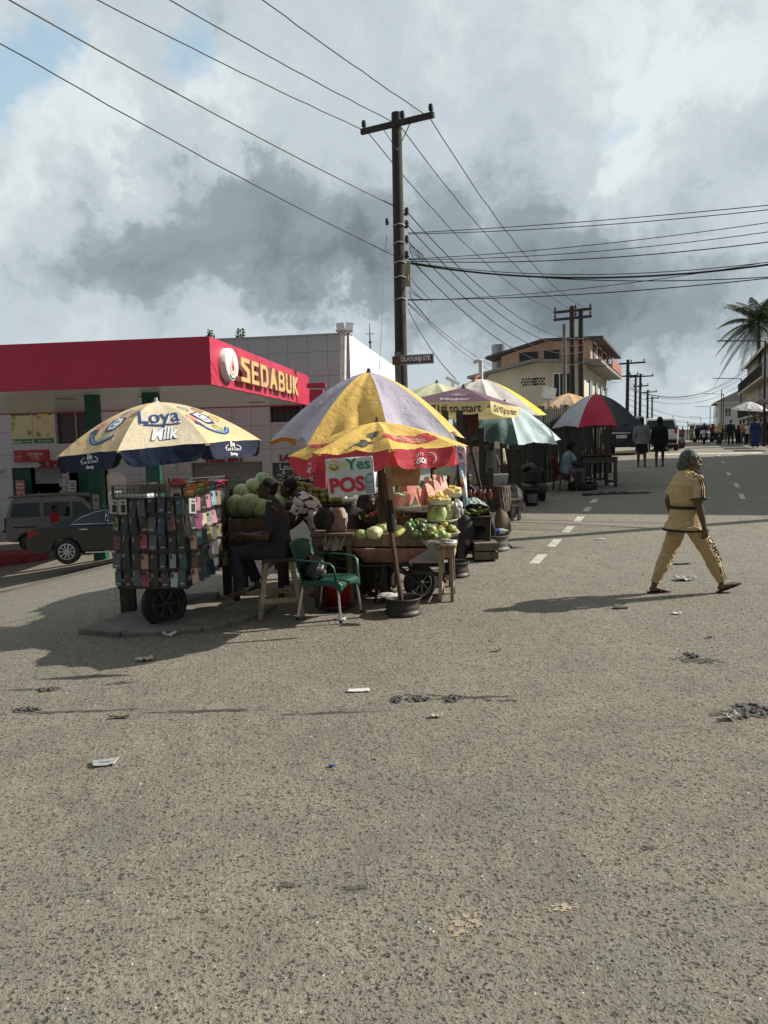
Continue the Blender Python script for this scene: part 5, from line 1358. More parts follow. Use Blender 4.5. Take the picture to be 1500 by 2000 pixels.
for layer, (n, d0) in enumerate(((12, 0), (11, .0), (9, 0), (6, 0))):
 for row in range(5 - layer):
  for k in range(n - row // 2):
   x = tb.x - .55 + (k + .5 * (layer % 2) + .25 * (row % 2)) * .088 + layer * .03 + rr.uniform(-.01, .01); y = tb.y + .03 + row * .08 + layer * .045
   z = zt0 + .042 + layer * .062 + rr.uniform(-.006, .006) + max(0, .06 * (1 - abs(x - tb.x + .25) / .4))
   o = bpy.data.objects.new('orange', or_me); COL.objects.link(o); o.location = (x, y, z); o.scale = (rr.uniform(.9, 1.12),) * 3; o.rotation_euler = (rr.random() * 6, rr.random() * 6, 0)
   tag(o, 'small green orange in the heap behind the trader', 'orange', OG)
LEAF = mat('pineapple_leaf', (.10, .15, .05), .6, var=.3, rand=.3)
PINE = mat('pineapple_skin', (.22, .14, .05), .7, var=.35, scale=18, bmp=.6, bscale=35)
pin = None
for i, (px, py) in enumerate([(524, 942), (540, 944), (558, 940), (572, 944)]):
 q = P(px, py, 10.9); o = thing('pineapple', f'pineapple with spiky green top standing {["beside the topmost watermelon", "behind the trader head", "at the end of the orange heap", "behind the middle of the orange heap"][i]}', 'pineapple', q, i, 'pineapples behind the fruit heaps')
 MB().ball((0, 0, -.06), (.06, .06, .10), None, 14, 10).build('fruit', PINE, o)
 mb = MB(); r2 = random.Random(i)
 for k in range(26):
  a = r2.random() * 6.28; t_ = r2.random(); L = .10 + .05 * r2.random(); e = .25 + .9 * t_
  d = V((cos(a) * sin(e), sin(a) * sin(e), cos(e))); s_ = d.cross(V((0, 0, 1))).normalized() * .008; b0 = V((0, 0, .02))
  mb.add([b0 - s_, b0 + s_, b0 + d * L * .6 + s_ * .7, b0 + d * L + V((0, 0, -.01)), b0 + d * L * .6 - s_ * .7], [(0, 1, 2, 3, 4)])
 mb.build('leaf_crown', LEAF, o)
c = GD(634, 8.3)
ch = thing('plastic_armchair', 'green plastic armchair with bare metal legs standing in front of the stall', 'chair', c, R(-24))
GRN = mat('green_plastic', (.013, .072, .05), .38, var=.12, scale=3, bmp=.06, dirt=(.08, .09, .07), dirt_amt=.35, spec=.45)
def seatfn(u, v):
 x, y = -.22 + .47 * u, -.24 + .48 * v
 return (x, y * (1 - .06 * (1 - u)), .425 - .02 * sin(pi * u) * sin(pi * v) + (.02 * u) - (.035 * max(0, u - .85) / .15))
mb = MB(); mb.grid(seatfn, 12, 12)
for sy_ in (-1, 1): mb.grid(lambda u, v: (-.22 + .47 * u, sy_ * (.24 * (1 - .06 * (1 - u)) + .004), .425 + .02 * u - v * (.05 + .06 * abs(2 * u - 1) ** 3)), 12, 3)
mb.grid(lambda u, v: (.25 + .006, -.24 + .48 * u, .41 - v * (.04 + .06 * abs(2 * u - 1) ** 3)), 10, 3)
mb.build('seat', GRN, ch, solid=.008)
mb = MB(); mb.grid(lambda u, v: (-.20 - .17 * v - .035 * sin(pi * u) , (-.235 + .47 * u) * (1 - .12 * v * v) , .40 + .45 * v - .03 * abs(2 * u - 1) ** 3 * (v > .95)), 12, 10); mb.build('backrest', GRN, ch, solid=.010)
for sy_ in (-1, 1):
 y = sy_ * .265
 mb = MB(); mb.tube([(-.31, y * .93, .66), (-.15, y * 1.06, .655), (.05, y * 1.1, .65), (.17, y * 1.08, .635), (.205, y * 1.05, .60), (.215, y, .50), (.22, y * .94, .42)], [(.012, .026)] * 5 + [(.012, .022)] * 2, 8, up=V((0, 1, 0)).cross(V((1, 0, 0)))); mb.build('arm', GRN, ch)
for x, y, x2, y2 in ((-.20, -.22, -.27, -.26), (-.20, .22, -.27, .26), (.22, -.22, .26, -.255), (.22, .22, .26, .255)):
 mb = MB(); mb.tube([(x, y, .38), (x2, y2, 0)], .014, 10); mb.build('leg', ALU, ch)
 mb = MB(); mb.tube([(x2, y2, 0), (x2 + (x - x2) * .07, y2 + (y - y2) * .07, .03)], .018, 10); mb.build('foot_cap', BLACK, ch)
BAGM = mat('black_leather', (.012, .012, .013), .38, var=.2, bmp=.4, bscale=30, spec=.5)
b = V(c) + rot(0, 0, -24).to_3x3() @ V((-.10, -.05, .425))
bagm = crumple('handbag', 'black leather bag slumped on the green chair', 'bag', b, (.13, .17, .14), BAGM, 8, .35, .8); bagm.rotation_euler = (R(8), R(-18), R(-20))
mb = MB(); mb.tube([(-.05, -.10, .20), (-.02, -.06, .30), (0, .04, .30), (-.02, .10, .2)], .008, 6); mb.build('strap', BAGM, bagm)
crumple('plastic_wrap', 'scrap of clear plastic caught at the green chair foot', 'litter', G(666, 1210), (.06, .05, .02), clear('film2', (.8, .82, .82), .6), 9, .8)
YEL = fabric('faded_yellow_cloth', (.66, .41, .11), .25, .5); REDC = fabric('faded_red_cloth', (.48, .06, .08), .25, .4)
D1 = 8.15
top = P(737, 824, D1); foot = GD(779, 8.3)
ph1 = facing(top) + R(7)
pos, surf1, deco1, vdeco1 = umbrella('drink_umbrella', 'faded yellow umbrella with red scalloped valance above the wheelbarrow', top, foot, .97, .31, 8, [0], ph1, [YEL], 1.45, (-1.5, -2.0), .19, [REDC], None, .020, mat('brown_pipe', (.085, .055, .042), .6, .3), vflare=.01, folds=.05, seed=9, sag=.07, valgap=.04, rim_sag=.05)
mb = MB(); p1 = V(foot) - V(top); mb.tube([p1 + (V((-.02, 0, 0)) - p1) * f for f in (.0, .25, .5, .62, .74)], [.026, .026, .027, .03, .03], 10); mb.build('lower_pole', mat('rusty_pipe', (.10, .055, .04), .7, .3, dirt=(.03, .025, .02)), pos)
mb = MB(); mb.tube([p1 + (V((0, 0, 0)) - p1) * .44, p1 + (V((0, 0, 0)) - p1) * .60], .052, 10); mb.build('tape_wrap', mat('black_tape', (.015, .014, .014), .7, bmp=.6), pos)
mb = MB(); mb.bar(p1 + (-p1) * .5 + V((.035, 0, 0)), p1 + (-p1) * .78 + V((.045, 0, 0)), .03, .06); mb.build('stay', WOODL, pos)
RB = join(flat([(-.27, .055), (.10, .055), (.10, .035), (.27, .035), (.27, -.015), (.30, -.015), (.30, -.07), (-.20, -.07), (-.25, 0)]))
deco1('printed_patch', subdiv(RB), 0, .70, REDC, off=.005, u0=.46, sy=1.6)
deco1('lettering', subdiv(join(tw('RICH', .15, -.08, .032, bold=.02), tw('NOURISHING', .36, 0, -.005, bold=.02), tw('GOODNESS', .30, .05, -.043, bold=.02))), 0, .70, mat('faded_pink_ink', (.62, .36, .26), .7, bmp=0), off=.009, u0=.46, sy=1.6)
deco1('printed_bottle', subdiv(join(flat([(-.035, -.14), (.035, -.14), (.05, -.12), (.05, -.02), (.03, .02), (.045, .06), (.03, .10), (.02, .12), (-.02, .12), (-.03, .10), (-.045, .06), (-.03, .02), (-.05, -.02), (-.05, -.12)]))), 7, .66, mat('grey_print', (.07, .065, .06), .6, bmp=0), off=.006, u0=.62, ang=-25, sy=1.5, scale=1.2)
deco1('printed_bottle', subdiv(join(flat([(-.055, -.045), (.055, -.045), (.045, .0), (-.045, .0)]))), 7, .66, YEL, off=.01, u0=.62, ang=-25, sy=1.5, scale=1.2)
deco1('printed_patch', subdiv(join(ring(.03, .15, -20, 200, 16, 1.3, .5))), 6, .78, REDC, off=.006, u0=.4)
deco1('printed_patch', subdiv(flat([(-.02, -.14), (.03, -.13), (.05, .02), (.02, .09), (0, .02)])), 7, .84, BLUEI, off=.006, u0=.35, ang=-25)
for k in (0, 6, 2): vdeco1('lettering', subdiv(join(tw("LET'S", .09, -.02, .03, bold=.02, shear=.2), tw('GO!', .13, 0, -.03, bold=.05, shear=.2), ring(.05, .058, -60, 100, 10, 1.3, 1, .10, 0))), k, INKW)
rim_base('dark steel wheel rim holding the drink umbrella pole', V(foot) - V((0, 0, 0)), .205, .19)
crumple('cloth_rag', 'white cloth rag draped over the umbrella rim foot', 'rag', P(756, 1166, 8.15), (.10, .06, .022), mat('dirty_white_cloth', (.45, .43, .42), .9), 12, .7)
BANW = mat('vinyl_white', (.56, .58, .57), .45, var=.08, bmp=.08, bscale=6)
b4 = [P(635, 897, 7.05), P(727, 890, 6.98), P(735, 964, 6.98), P(643, 973, 7.05)]
def bil(u, v, off=0):
 q = (b4[3] * (1 - u) + b4[2] * u) * (1 - v) + (b4[0] * (1 - u) + b4[1] * u) * v
 n_ = (b4[1] - b4[0]).cross(b4[3] - b4[0]).normalized()
 if n_.y > 0: n_ = -n_
 return q + n_ * (off + .012 * sin(3.1 * u + 1) * sin(2.5 * v) + .006 * sin(9 * u + 4 * v))
ctr = (b4[0] + b4[1] + b4[2] + b4[3]) / 4
yb = thing('pos_banner', 'white vinyl banner reading Yes POS hung from the drink umbrella', 'banner', ctr)
mb = MB(); mb.grid(lambda u, v: bil(u, v) - ctr, 12, 12); mb.build('sheet', BANW, yb, solid=.004)
BW, BH = (b4[1] - b4[0]).length, (b4[0] - b4[3]).length
def ban(vf, x, y, m, name='lettering', off=.004, k=1):
 vs, fs = subdiv(vf, .05); mb = MB(); mb.add([bil(x + v[0] * k / BW, y + v[1] * k / BH, off) - ctr for v in vs], fs); return mb.build(name, m, yb)
ban(tw('Yes', BW * .50, bold=.025), .68, .82, INKG); ban(tw('POS', BW * .74, bold=.04), .42, .30, INKR, off=.010)
vs = tw('POS', BW * .70, bold=.06)
ban(disc(0, 0, BW * .13), .18, .81, mat('emoji_yellow', (.62, .50, .16), .5, bmp=0), 'printed_face')
ban(disc(0, 0, BW * .055), .40, .83, mat('emoji_yellow', (.62, .50, .16), .5, bmp=0), 'printed_thumb', .0035)
ban(join(disc(-.025, .012, .016), disc(.02, .015, .016)), .18, .82, INKW, 'printed_face', .006); ban(join(disc(-.024, .01, .008), disc(.02, .012, .008), ring(.034, .042, 200, 340, 10)), .18, .82, INKK, 'printed_face', .008)
ban(flat([(-.06, -.15), (.055, -.15), (.055, .11), (-.01, .11), (-.06, .06)]), .89, .34, mat('terminal_grey', (.22, .25, .27), .5, bmp=0), 'printed_terminal', .003, .72)
ban(flat([(-.045, 0), (.045, 0), (.045, .07), (-.02, .07)]), .89, .35, mat('terminal_screen', (.36, .42, .44), .5, bmp=0), 'printed_terminal', .005, .72)
ban(join(*[flat([(x - .011, y - .008), (x + .011, y - .008), (x + .011, y + .008), (x - .011, y + .008)]) for x in (-.034, -.004, .026) for y in (-.02, -.048, -.076, -.104)]), .89, .30, mat('terminal_key', (.5, .5, .5), .5, bmp=0), 'printed_terminal', .006, .72)
mb = MB()
for a_, b_ in ((b4[0], P(640, 884, 7.25)), (b4[1], P(733, 872, 7.2))): mb.tube([a_ - ctr, b_ - ctr], .003, 4)
mb.build('string', INKK, yb)
c4 = [P(752, 913, 8.75), P(820, 908, 8.75), P(821, 948, 8.75), P(754, 951, 8.75)]; cc = sum(c4, V()) / 4
cb_ = thing('cardboard_sheet', 'brown cardboard sheet hung under the drink umbrella', 'cardboard', cc)
mb = MB(); mb.grid(lambda u, v: (c4[3] * (1 - u) + c4[2] * u) * (1 - v) + (c4[0] * (1 - u) + c4[1] * u) * v - cc + V((0, .015 * sin(4 * u), 0)), 8, 6); mb.build('sheet', mat('cardboard', (.34, .24, .16), .9, var=.12, scale=4), cb_, solid=.006)
vs, fs, k = twidth('POS', .26, bold=.04); mb = MB(); mb.add([(-v.x, -.02 + .015 * sin(4 * (.5 - v.x / .39)), -v.y + .07) for v in vs], fs); mb.build('lettering', mat('faint_print', (.29, .195, .13), .9, bmp=0), cb_)
fp = [P(889, 868, 7.9), P(909, 873, 7.9), P(913, 985, 7.9), P(907, 992, 7.9)]; cc = sum(fp, V()) / 4
FLAGM, nt, bs, out = newmat('printed_pennant')
tc = nt.nodes.new('ShaderNodeTexCoord'); n1 = noise(nt, 9, 3, .5, tc.outputs['Object'], 1)
c = ramp(nt, n1.outputs[0], [(.36, (.10, .30, .52)), (.44, (.52, .66, .74)), (.54, (.76, .80, .82)), (.62, (.62, .42, .08)), (.68, (.5, .1, .15))]).outputs[0]
lk(nt, c, bs.inputs['Base Color']); bs.inputs['Roughness'].default_value = .5
fl_ = thing('pennant', 'narrow blue and white printed pennant tapering to a point beside the wheelbarrow', 'banner', cc)
mb = MB(); mb.grid(lambda u, v: (fp[3] * (1 - u) + fp[2] * u) * (1 - v) + (fp[0] * (1 - u) + fp[1] * u) * v - cc + V((0, .02 * sin(5 * u + 7 * v), 0)), 6, 16); mb.build('sheet', FLAGM, fl_, solid=.004)
vs, fs, k = twidth('Yes POS', .34, bold=.0); mb = MB()
def pen(u, v): return (fp[3] * (1 - u) + fp[2] * u) * (1 - v) + (fp[0] * (1 - u) + fp[1] * u) * v - cc + V((0, .02 * sin(5 * u + 7 * v) - .006, 0))
mb.add([pen(.5 + v.y / .11, .72 - v.x / .66) for v in vs], fs); mb.build('lettering', BLUEI, fl_)
MAUV = fabric('mauve_cloth', (.36, .335, .405), .2, .55); YEL2 = fabric('sun_yellow_cloth', (.66, .415, .12), .25, .5)
D2 = 10.2
top = P(720, 727, D2); foot = GD(742, 10.4)
ph2 = facing(top) + R(11)
big, surf2, deco2, vdeco2 = umbrella('market_umbrella', 'very large yellow and mauve umbrella over the fruit stalls', top, foot, 1.34, .90, 8, [1, 0], ph2, [YEL2, MAUV], 1.55, (3, 1.0), 0, None, None, .028, WOODD, folds=.075, seed=4, sag=.06, rim_sag=.10)
mb = MB(); am = ph2 + 2 * pi / 8 * 5.9
mb.grid(lambda u, v: surf2(5, u * .98, 1.0) - V((0, 0, 1)) * (.16 * v * (.3 + .7 * sin(pi * min(1, u * 1.2)))), 8, 3); mb.build('hanging_hem', fabric('orange_hem', (.40, .19, .03)), big)
D3 = 8.7
bl = P(700, 1073, D3); br_ = P(832, 1073, D3)
bar = thing('wheelbarrow', 'rusty pink wheelbarrow with a plank tray on top carrying vegetables', 'wheelbarrow', GD(765, 8.75))
B0 = V(bar.location)
def L3(px, py, d=D3): return P(px, py, d) - B0
ztop = L3(765, 1073).z; zbot = L3(765, 1105).z
mb = MB()
x0, x1 = L3(690, 1073).x, L3(836, 1073).x; xa, xb = L3(712, 1105).x, L3(795, 1105).x
T4 = [V((x0, -.08, ztop)), V((x1, -.08, ztop - .02)), V((x1 - .05, .62, ztop)), V((x0, .62, ztop))]; Bt = [V((xa, .05, zbot)), V((xb, .05, zbot)), V((xb, .5, zbot)), V((xa, .5, zbot))]
def quadgrid(a, b, c, d, n=6, bulge=0):
 nn = (b - a).cross(d - a).normalized()
 mb.grid(lambda u, v: (a * (1 - u) + b * u) * (1 - v) + (d * (1 - u) + c * u) * v + nn * bulge * sin(pi * u) * sin(pi * v), n, n)
for i in range(4): quadgrid(Bt[i], Bt[(i + 1) % 4], T4[(i + 1) % 4], T4[i], bulge=.02)
quadgrid(*reversed(Bt))
mb.build('tray', RUST, bar, solid=.006)
mb = MB(); mb.tube(T4 + [T4[0]], .014, 6); mb.build('tray_lip', RUST, bar)
wc = G(822, 1173); wr = .205
w1 = wheel(bar, V((wc.x, wc.y + .08, wc.z + wr)) - B0, wr, .10, 8, DARKSTEEL); w1.rotation_euler = (R(90), 0, R(24))
mb = MB(); a = V((wc.x, wc.y + .08, wc.z + wr)) - B0
for s_ in (-1, 1): mb.tube([a + V((.02, s_ * .08, 0)), V((xb, .27 + s_ * .2, zbot - .02)), V((xa, .27 + s_ * .26, zbot - .03)), V((x0 - .3, .27 + s_ * .3, zbot + .12))], .017, 6)
mb.tube([a + V((.26, -.09, .10)), a + V((.30, -.1, .0))], .02, 6); mb.bar(a + V((-.1, -.1, .14)), a + V((.30, -.1, .10)), .03, .05); mb.build('barrow_frame', DARKSTEEL, bar)
for s_ in (-1, 1):
 mb = MB(); x = xa + .1; mb.tube([(x + .12, .27 + s_ * .24, zbot), (x, .27 + s_ * .26, .01), (x + .12, .27 + s_ * .24, .01)], .015, 6); mb.build('leg', DARKSTEEL, bar)
 mb = MB(); mb.bar(a + V((-.0, s_ * .09, .0)), V((xb - .25, .27 + s_ * .18, zbot)), .02, .03); mb.build('brace', DARKSTEEL, bar)
zp = L3(765, 1044).z
mb = MB(); xL_, xR_ = L3(684, 1050).x, L3(886, 1050).x
mb.box(((xL_ + xR_) / 2, .42, zp - .06), (xR_ - xL_ - .06, .84, .03)); mb.build('plank_bed', WOODD, bar)
mb = MB(); mb.add([(xL_, -.03, zp), (xR_ - .38, -.03, zp - .01), (xR_ - .33, -.03, ztop + .005), (xL_ + .03, -.03, ztop + .02), (xL_, 0, zp), (xR_ - .38, 0, zp - .01), (xR_ - .33, 0, ztop + .005), (xL_ + .03, 0, ztop + .02)], [(3, 2, 1, 0), (4, 5, 6, 7), (0, 1, 5, 4), (1, 2, 6, 5), (2, 3, 7, 6), (3, 0, 4, 7)])
mb.build('front_board', wood('barrow_board', (.23, .165, .115)), bar, bevel=.004)
mb = MB(); mb.box((xL_ - .01, .42, (zp + ztop) / 2 + .01), (.03, .84, zp - ztop)); mb.build('side_board', WOOD, bar)
PAPER = mat('torn_card', (.38, .32, .24), .85, var=.3, scale=9, bmp=.2)
mb = MB()
for i, (x, w_, h_, dx) in enumerate([(.05, .10, .07, .02), (.17, .14, .10, -.02), (.31, .12, .09, .03), (.41, .10, .06, 0)]):
 X0 = xR_ - .58 + x; mb.add([(X0, -.035 - .002 * i, zp + .015), (X0 + w_, -.036 - .002 * i, zp + .01), (X0 + w_ * .7 + dx, -.045 - .004 * i, zp - h_), (X0 + w_ * .25 + dx, -.05 - .004 * i, zp - h_ * .8)], [(0, 3, 2, 1)])
o = mb.build('paper_lining', PAPER, bar, solid=.004)
foil = crumple('foil_sheet', 'crumpled pale foil sheet over the wheelbarrow corner', 'foil', P(870, 1062, 8.75), (.12, .07, .03), mat('pale_foil', (.42, .43, .40), .35, .2, var=.25, scale=12, bmp=.5, bscale=20), 21, 1.0, .4)
AVO = mat('avocado_skin', (.085, .14, .05), .32, var=.3, scale=14, bmp=.25, bscale=80, rand=.6, spec=.5); PALEV = mat('pale_green_skin', (.34, .42, .16), .45, var=.25, scale=10, bmp=.1, rand=.4); PEAR = mat('guava_skin', (.42, .41, .15), .5, var=.3, scale=12, bmp=.15, rand=.4, col2=(.32, .36, .13))
CABB = mat('cabbage_leaf', (.58, .61, .38), .55, var=.25, scale=7, bmp=.6, bscale=14, bdist=.02); ZUC = mat('marrow_skin', (.52, .55, .17), .4, var=.2, scale=6, bmp=.05, grain=(1, 1, .3))
avo_me = MB(); avo_me.lathe([(0, -.06), (.022, -.056), (.036, -.042), (.042, -.018), (.038, .012), (.028, .038), (.016, .056), (0, .064)], None, 16); avo_me = avo_me.mesh('avocado', AVO)
AG = 'avocados heaped on the wheelbarrow'
av = [(803, 1037), (813, 1040), (823, 1040), (834, 1041), (807, 1028), (816, 1029), (798, 1030), (826, 1031), (809, 1045), (820, 1046), (832, 1047), (800, 1022), (812, 1021), (843, 1046)]
for i, (px, py) in enumerate(av):
 placem(avo_me, 'avocado', px, py, 8.78 + .04 * ((1047 - py) / 8), 'dark green avocado in the heap behind the torn card lining', 'avocado', AG, rr.uniform(.95, 1.2))
big_av = [(829, 1032, 1.5, 'large pale-bloomed avocado on the crest of the heap'), (820, 1021, 1.4, 'long dark avocado lying on top of the heap, beside the marrow')]
for px, py, s, lab in big_av: placem(avo_me, 'avocado', px, py, 8.95, lab, 'avocado', AG, s, (R(80), .3, 1.2))
man_me = MB().ball((0, 0, 0), (.045, .04, .062), None, 16, 10, jit=.06).mesh('mango', PALEV)
for i, (px, py) in enumerate([(846, 1034), (855, 1045), (862, 1040), (850, 1047), (842, 1040), (872, 1047)]):
 placem(man_me, 'mango', px, py, 8.8, 'pale green mango at the end of the avocado heap', 'mango', 'pale green mangoes on the wheelbarrow', rr.uniform(.9, 1.15))
tq = P(868, 1041, 9.0)
trayo = thing('enamel_tray', 'shallow woven tray of yellow green guavas at the end of the wheelbarrow', 'tray', tq)
mb = MB(); mb.lathe([(0, -.05), (.10, -.05), (.17, -.01), (.19, .01), (.185, .015), (.165, -.002), (.10, -.04), (0, -.04)], None, 28); mb.build('dish', mat('woven_tray', (.30, .27, .20), .7, bmp=.5), trayo)
gu_me = MB().ball((0, 0, 0), (.036, .036, .042), None, 14, 9, jit=.05).mesh('guava', PEAR)
r2 = random.Random(3)
for i in range(30):
 ly = 0 if i < 15 else (1 if i < 25 else 2)
 a = r2.random() * 6.28; rad = (.135, .10, .05)[ly] * r2.random() ** .5
 o = bpy.data.objects.new('guava', gu_me); COL.objects.link(o); o.location = tq + V((cos(a) * rad * 1.1, sin(a) * rad, .005 + ly * .052)); o.rotation_euler = (r2.random() * 3, r2.random() * 3, 0); o.scale = (r2.uniform(.9, 1.15),) * 3
 tag(o, 'yellow green guava in the heap on the woven tray', 'guava', 'guavas heaped on the woven tray')
def cabbage(px, py, d, r, lab, seed, m=CABB):
 mb = MB()
 mb.ball((0, 0, 0), (r, r * .9, r * .72), None, 24, 14, jit=.12, seed=seed)
 r3 = random.Random(seed)
 for k in range(7):
  a = r3.random() * 6.28; e = r3.uniform(.1, .9)
  X = rot(0, 0, math.degrees(a)) @ rot(0, math.degrees(e), 0)
  mb.grid(lambda u, v: X @ V((r * 1.03 * cos((u - .5) * 1.7) * cos((v - .5) * 1.7), r * 1.0 * sin((u - .5) * 1.7) * cos((v - .5) * 1.7), r * .8 * sin((v - .5) * 1.7) + .006 * sin(18 * u))), 8, 8)
 return tag(mb.build('cabbage', m, loc=P(px, py, d)), lab, 'cabbage', 'cabbages on the wheelbarrow')
cabbage(731, 1039, 8.85, .095, 'pale cream cabbage at the front of the wheelbarrow', 2); cabbage(747, 1032, 9.0, .10, 'green cabbage behind the pale cabbage', 5, mat('green_cabbage', (.34, .42, .19), .55, var=.3, scale=7, bmp=.6, bscale=14)); cabbage(778, 1035, 9.05, .085, 'cabbage behind the umbrella pole beside the water bottle', 7)
cabbage(705, 1043, 8.85, .07, 'small leafy cabbage at the chair end of the wheelbarrow', 11, mat('green_cabbage', (.34, .42, .19), .55, var=.3, scale=7, bmp=.6, bscale=14))
mb = MB(); a, b = P(772, 1046, 8.75), P(806, 1024, 8.95); d = b - a; mb.tube([V() + d * f for f in (0, .04, .15, .5, .85, .96, 1.0)], [.012, .026, .034, .036, .033, .022, .010], 14)
tag(mb.build('marrow', ZUC, loc=a), 'long yellow green marrow lying by the avocados', 'marrow')
mb = MB(); a, b = P(787, 1040, 8.9), P(812, 1024, 9.1); d = b - a; mb.tube([V() + d * f for f in (0, .04, .15, .5, .85, .96, 1.0)], [.012, .024, .030, .032, .030, .022, .010], 14)
tag(mb.build('marrow', PALEV, loc=a), 'pale marrow lying behind the yellow one', 'marrow')
q = P(770, 1040, 9.05); bo = thing('water_bottle', 'water bottle with blue cap standing among the vegetables', 'bottle', q)
MB().lathe([(0, 0), (.032, 0), (.034, .02), (.031, .07), (.034, .12), (.028, .15), (.013, .175), (.013, .19)], None, 16).build('body', clear('bottle_plastic', (.55, .72, .85), .5), bo); MB().lathe([(.015, .178), (.016, .178), (.016, .2), (0, .2)], None, 12).build('cap', mat('cap_blue', (.02, .06, .25), .4, bmp=0), bo)
PEPR = mat('red_pepper', (.50, .10, .03), .3, var=.3, scale=10, bmp=.05, rand=.6, spec=.5)
SPRIG = mat('leafy_stalks', (.07, .10, .035), .7, var=.4, scale=10, bmp=.2)
def basket(px, py, d, r, h, lab, name='basket', m=None):
 o = thing(name, lab, 'basket', P(px, py, d)); mb = MB()
 mb.lathe([(0, 0), (r * .75, 0), (r * .95, h * .6), (r, h), (r * .96, h), (r * .9, h * .6), (r * .7, .01), (0, .01)], None, 26); mb.build('bowl', m or WOODD, o); return o
pq = P(735, 1020, 9.2); basket(735, 1026, 9.2, .15, .08, 'dark basket of peppers and greens at the middle of the produce')
mb = MB(); r3 = random.Random(8)
for k in range(90):
 a = r3.random() * 6.28; rd_ = .17 * r3.random() ** .5; b0 = V((cos(a) * rd_ * 1.15, sin(a) * rd_, .02 + .04 * r3.random())); d = V((cos(a) * .6 + r3.uniform(-.4, .4), sin(a) * .6 + r3.uniform(-.4, .4), .5 + r3.random() * .4)).normalized() * .07; s_ = d.cross(V((0, 0, 1))).normalized() * .012
 mb.add([b0 - s_ * .4, b0 + s_ * .4, b0 + d * .6 + s_, b0 + d, b0 + d * .6 - s_], [(0, 1, 2, 3, 4)])
tag(mb.build('greens', SPRIG, loc=pq), 'dark leafy greens spread over the pepper basket', 'greens', kind='stuff')
pe_me = MB().lathe([(0, -.035), (.012, -.03), (.020, -.012), (.024, .01), (.018, .026), (.006, .030), (.004, .042), (0, .042)], None, 10).mesh('pepper', PEPR)
for i, (px, py) in enumerate([(735, 1001), (741, 1004), (747, 1010), (753, 1007), (750, 1003), (722, 1008), (717, 1010), (729, 1006)]): placem(pe_me, 'pepper', px, py, 9.15, 'small orange red pepper on the dark leafy greens', 'pepper', 'peppers on the dark leafy greens')
pq2 = P(778, 1022, 9.3); basket(778, 1027, 9.3, .14, .08, 'basket of peppers under dry straw beside the umbrella pole', m=WOOD)
mb = MB()
for k in range(70):
 a = r3.random() * 6.28; rd_ = .15 * r3.random() ** .5; b0 = V((cos(a) * rd_, sin(a) * rd_, .03 + .04 * r3.random())); d = V((r3.uniform(-1, 1), r3.uniform(-1, 1), r3.uniform(.1, .7))).normalized() * r3.uniform(.06, .13); mb.tube([b0, b0 + d * .5 + V((0, 0, .008)), b0 + d], .0025, 3)
tag(mb.build('straw', mat('dry_straw', (.42, .35, .2), .8, var=.3), loc=pq2), 'dry straw lying over the second pepper basket', 'straw', kind='stuff')
for i, (px, py) in enumerate([(765, 1007), (770, 1005), (774, 1010), (781, 1013), (786, 1015), (768, 1012), (777, 1006)]): placem(pe_me, 'pepper', px, py, 9.2, 'small orange pepper peeping through the dry straw', 'pepper', 'peppers under the dry straw')
zs = P(800, 1001, 9.5).z
tb = GD(822, 9.7)
wood_table('display_table', 'dark slatted table holding the cut watermelon', V((tb.x, tb.y + .1, tb.z)), R(-6), .82, .6, zs - tb.z - .01, WOODD)
wood_table('small_table', 'light timber trestle table at the wheel end of the barrow', GD(868, 8.95), R(-8), .24, .5, P(868, 1062, 8.95).z - GD(868, 8.95).z, WOODL, leg=.04)
FLESH = mat('melon_flesh', (.86, .27, .24), .4, var=.2, scale=14, bmp=.1, bscale=60, col2=(.88, .50, .42), spec=.5); RINDW = mat('melon_white_rind', (.55, .55, .40), .5, bmp=0)
def wedge_mesh(span, r=.125, ln=.16):
 """A wedge of melon: flesh faces, white rind edge and the green skin behind."""
 n, m_ = 14, 6; mb = MB(); sk = MB()
 def pt(t_, a, k=1): return V((sin(t_) * r * cos(a) * k, sin(t_) * r * sin(a) * k, cos(t_) * ln * k * -1))
 for s_ in (-span / 2, span / 2):
  for k0, k1, mi in ((0, .88, 0), (.88, .975, 1)):
   vs, fs = [], []
   for i in range(n + 1): vs += [pt(pi * i / n, s_, k0), pt(pi * i / n, s_, k1)]
   mb.add(vs, [(2 * i, 2 * i + 1, 2 * i + 3, 2 * i + 2) if s_ > 0 else (2 * i + 2, 2 * i + 3, 2 * i + 1, 2 * i) for i in range(n)], mi)
 sk.grid(lambda u, v: pt(pi * u, -span / 2 + span * v), n, m_)
 seeds = random.Random(4)
 for _ in range(14):
  t_ = seeds.uniform(.7, 2.4); k = seeds.uniform(.4, .8); q = pt(t_, span / 2, k); mb.ball(q, (.004, .004, .006), None, 6, 4, mi=2)
 return mb.mesh('flesh', [FLESH, RINDW, INKK]), sk.mesh('rind', MELON)
WM = {k: wedge_mesh(k) for k in (.9, 1.3, 2.2)}
def wedge(px, py, d, span, s, e, lab):
 q = P(px, py, d); o = thing('watermelon_slice', lab, 'watermelon slice', q, 0, 'cut watermelon slices on the display'); o.rotation_euler = [R(e[0] + (px * 37 % 40) - 20), R(e[1]), R(e[2])]; o.scale = (s,) * 3
 for me in WM[span]:
  c_ = bpy.data.objects.new(me.name, me); COL.objects.link(c_); c_.parent = o
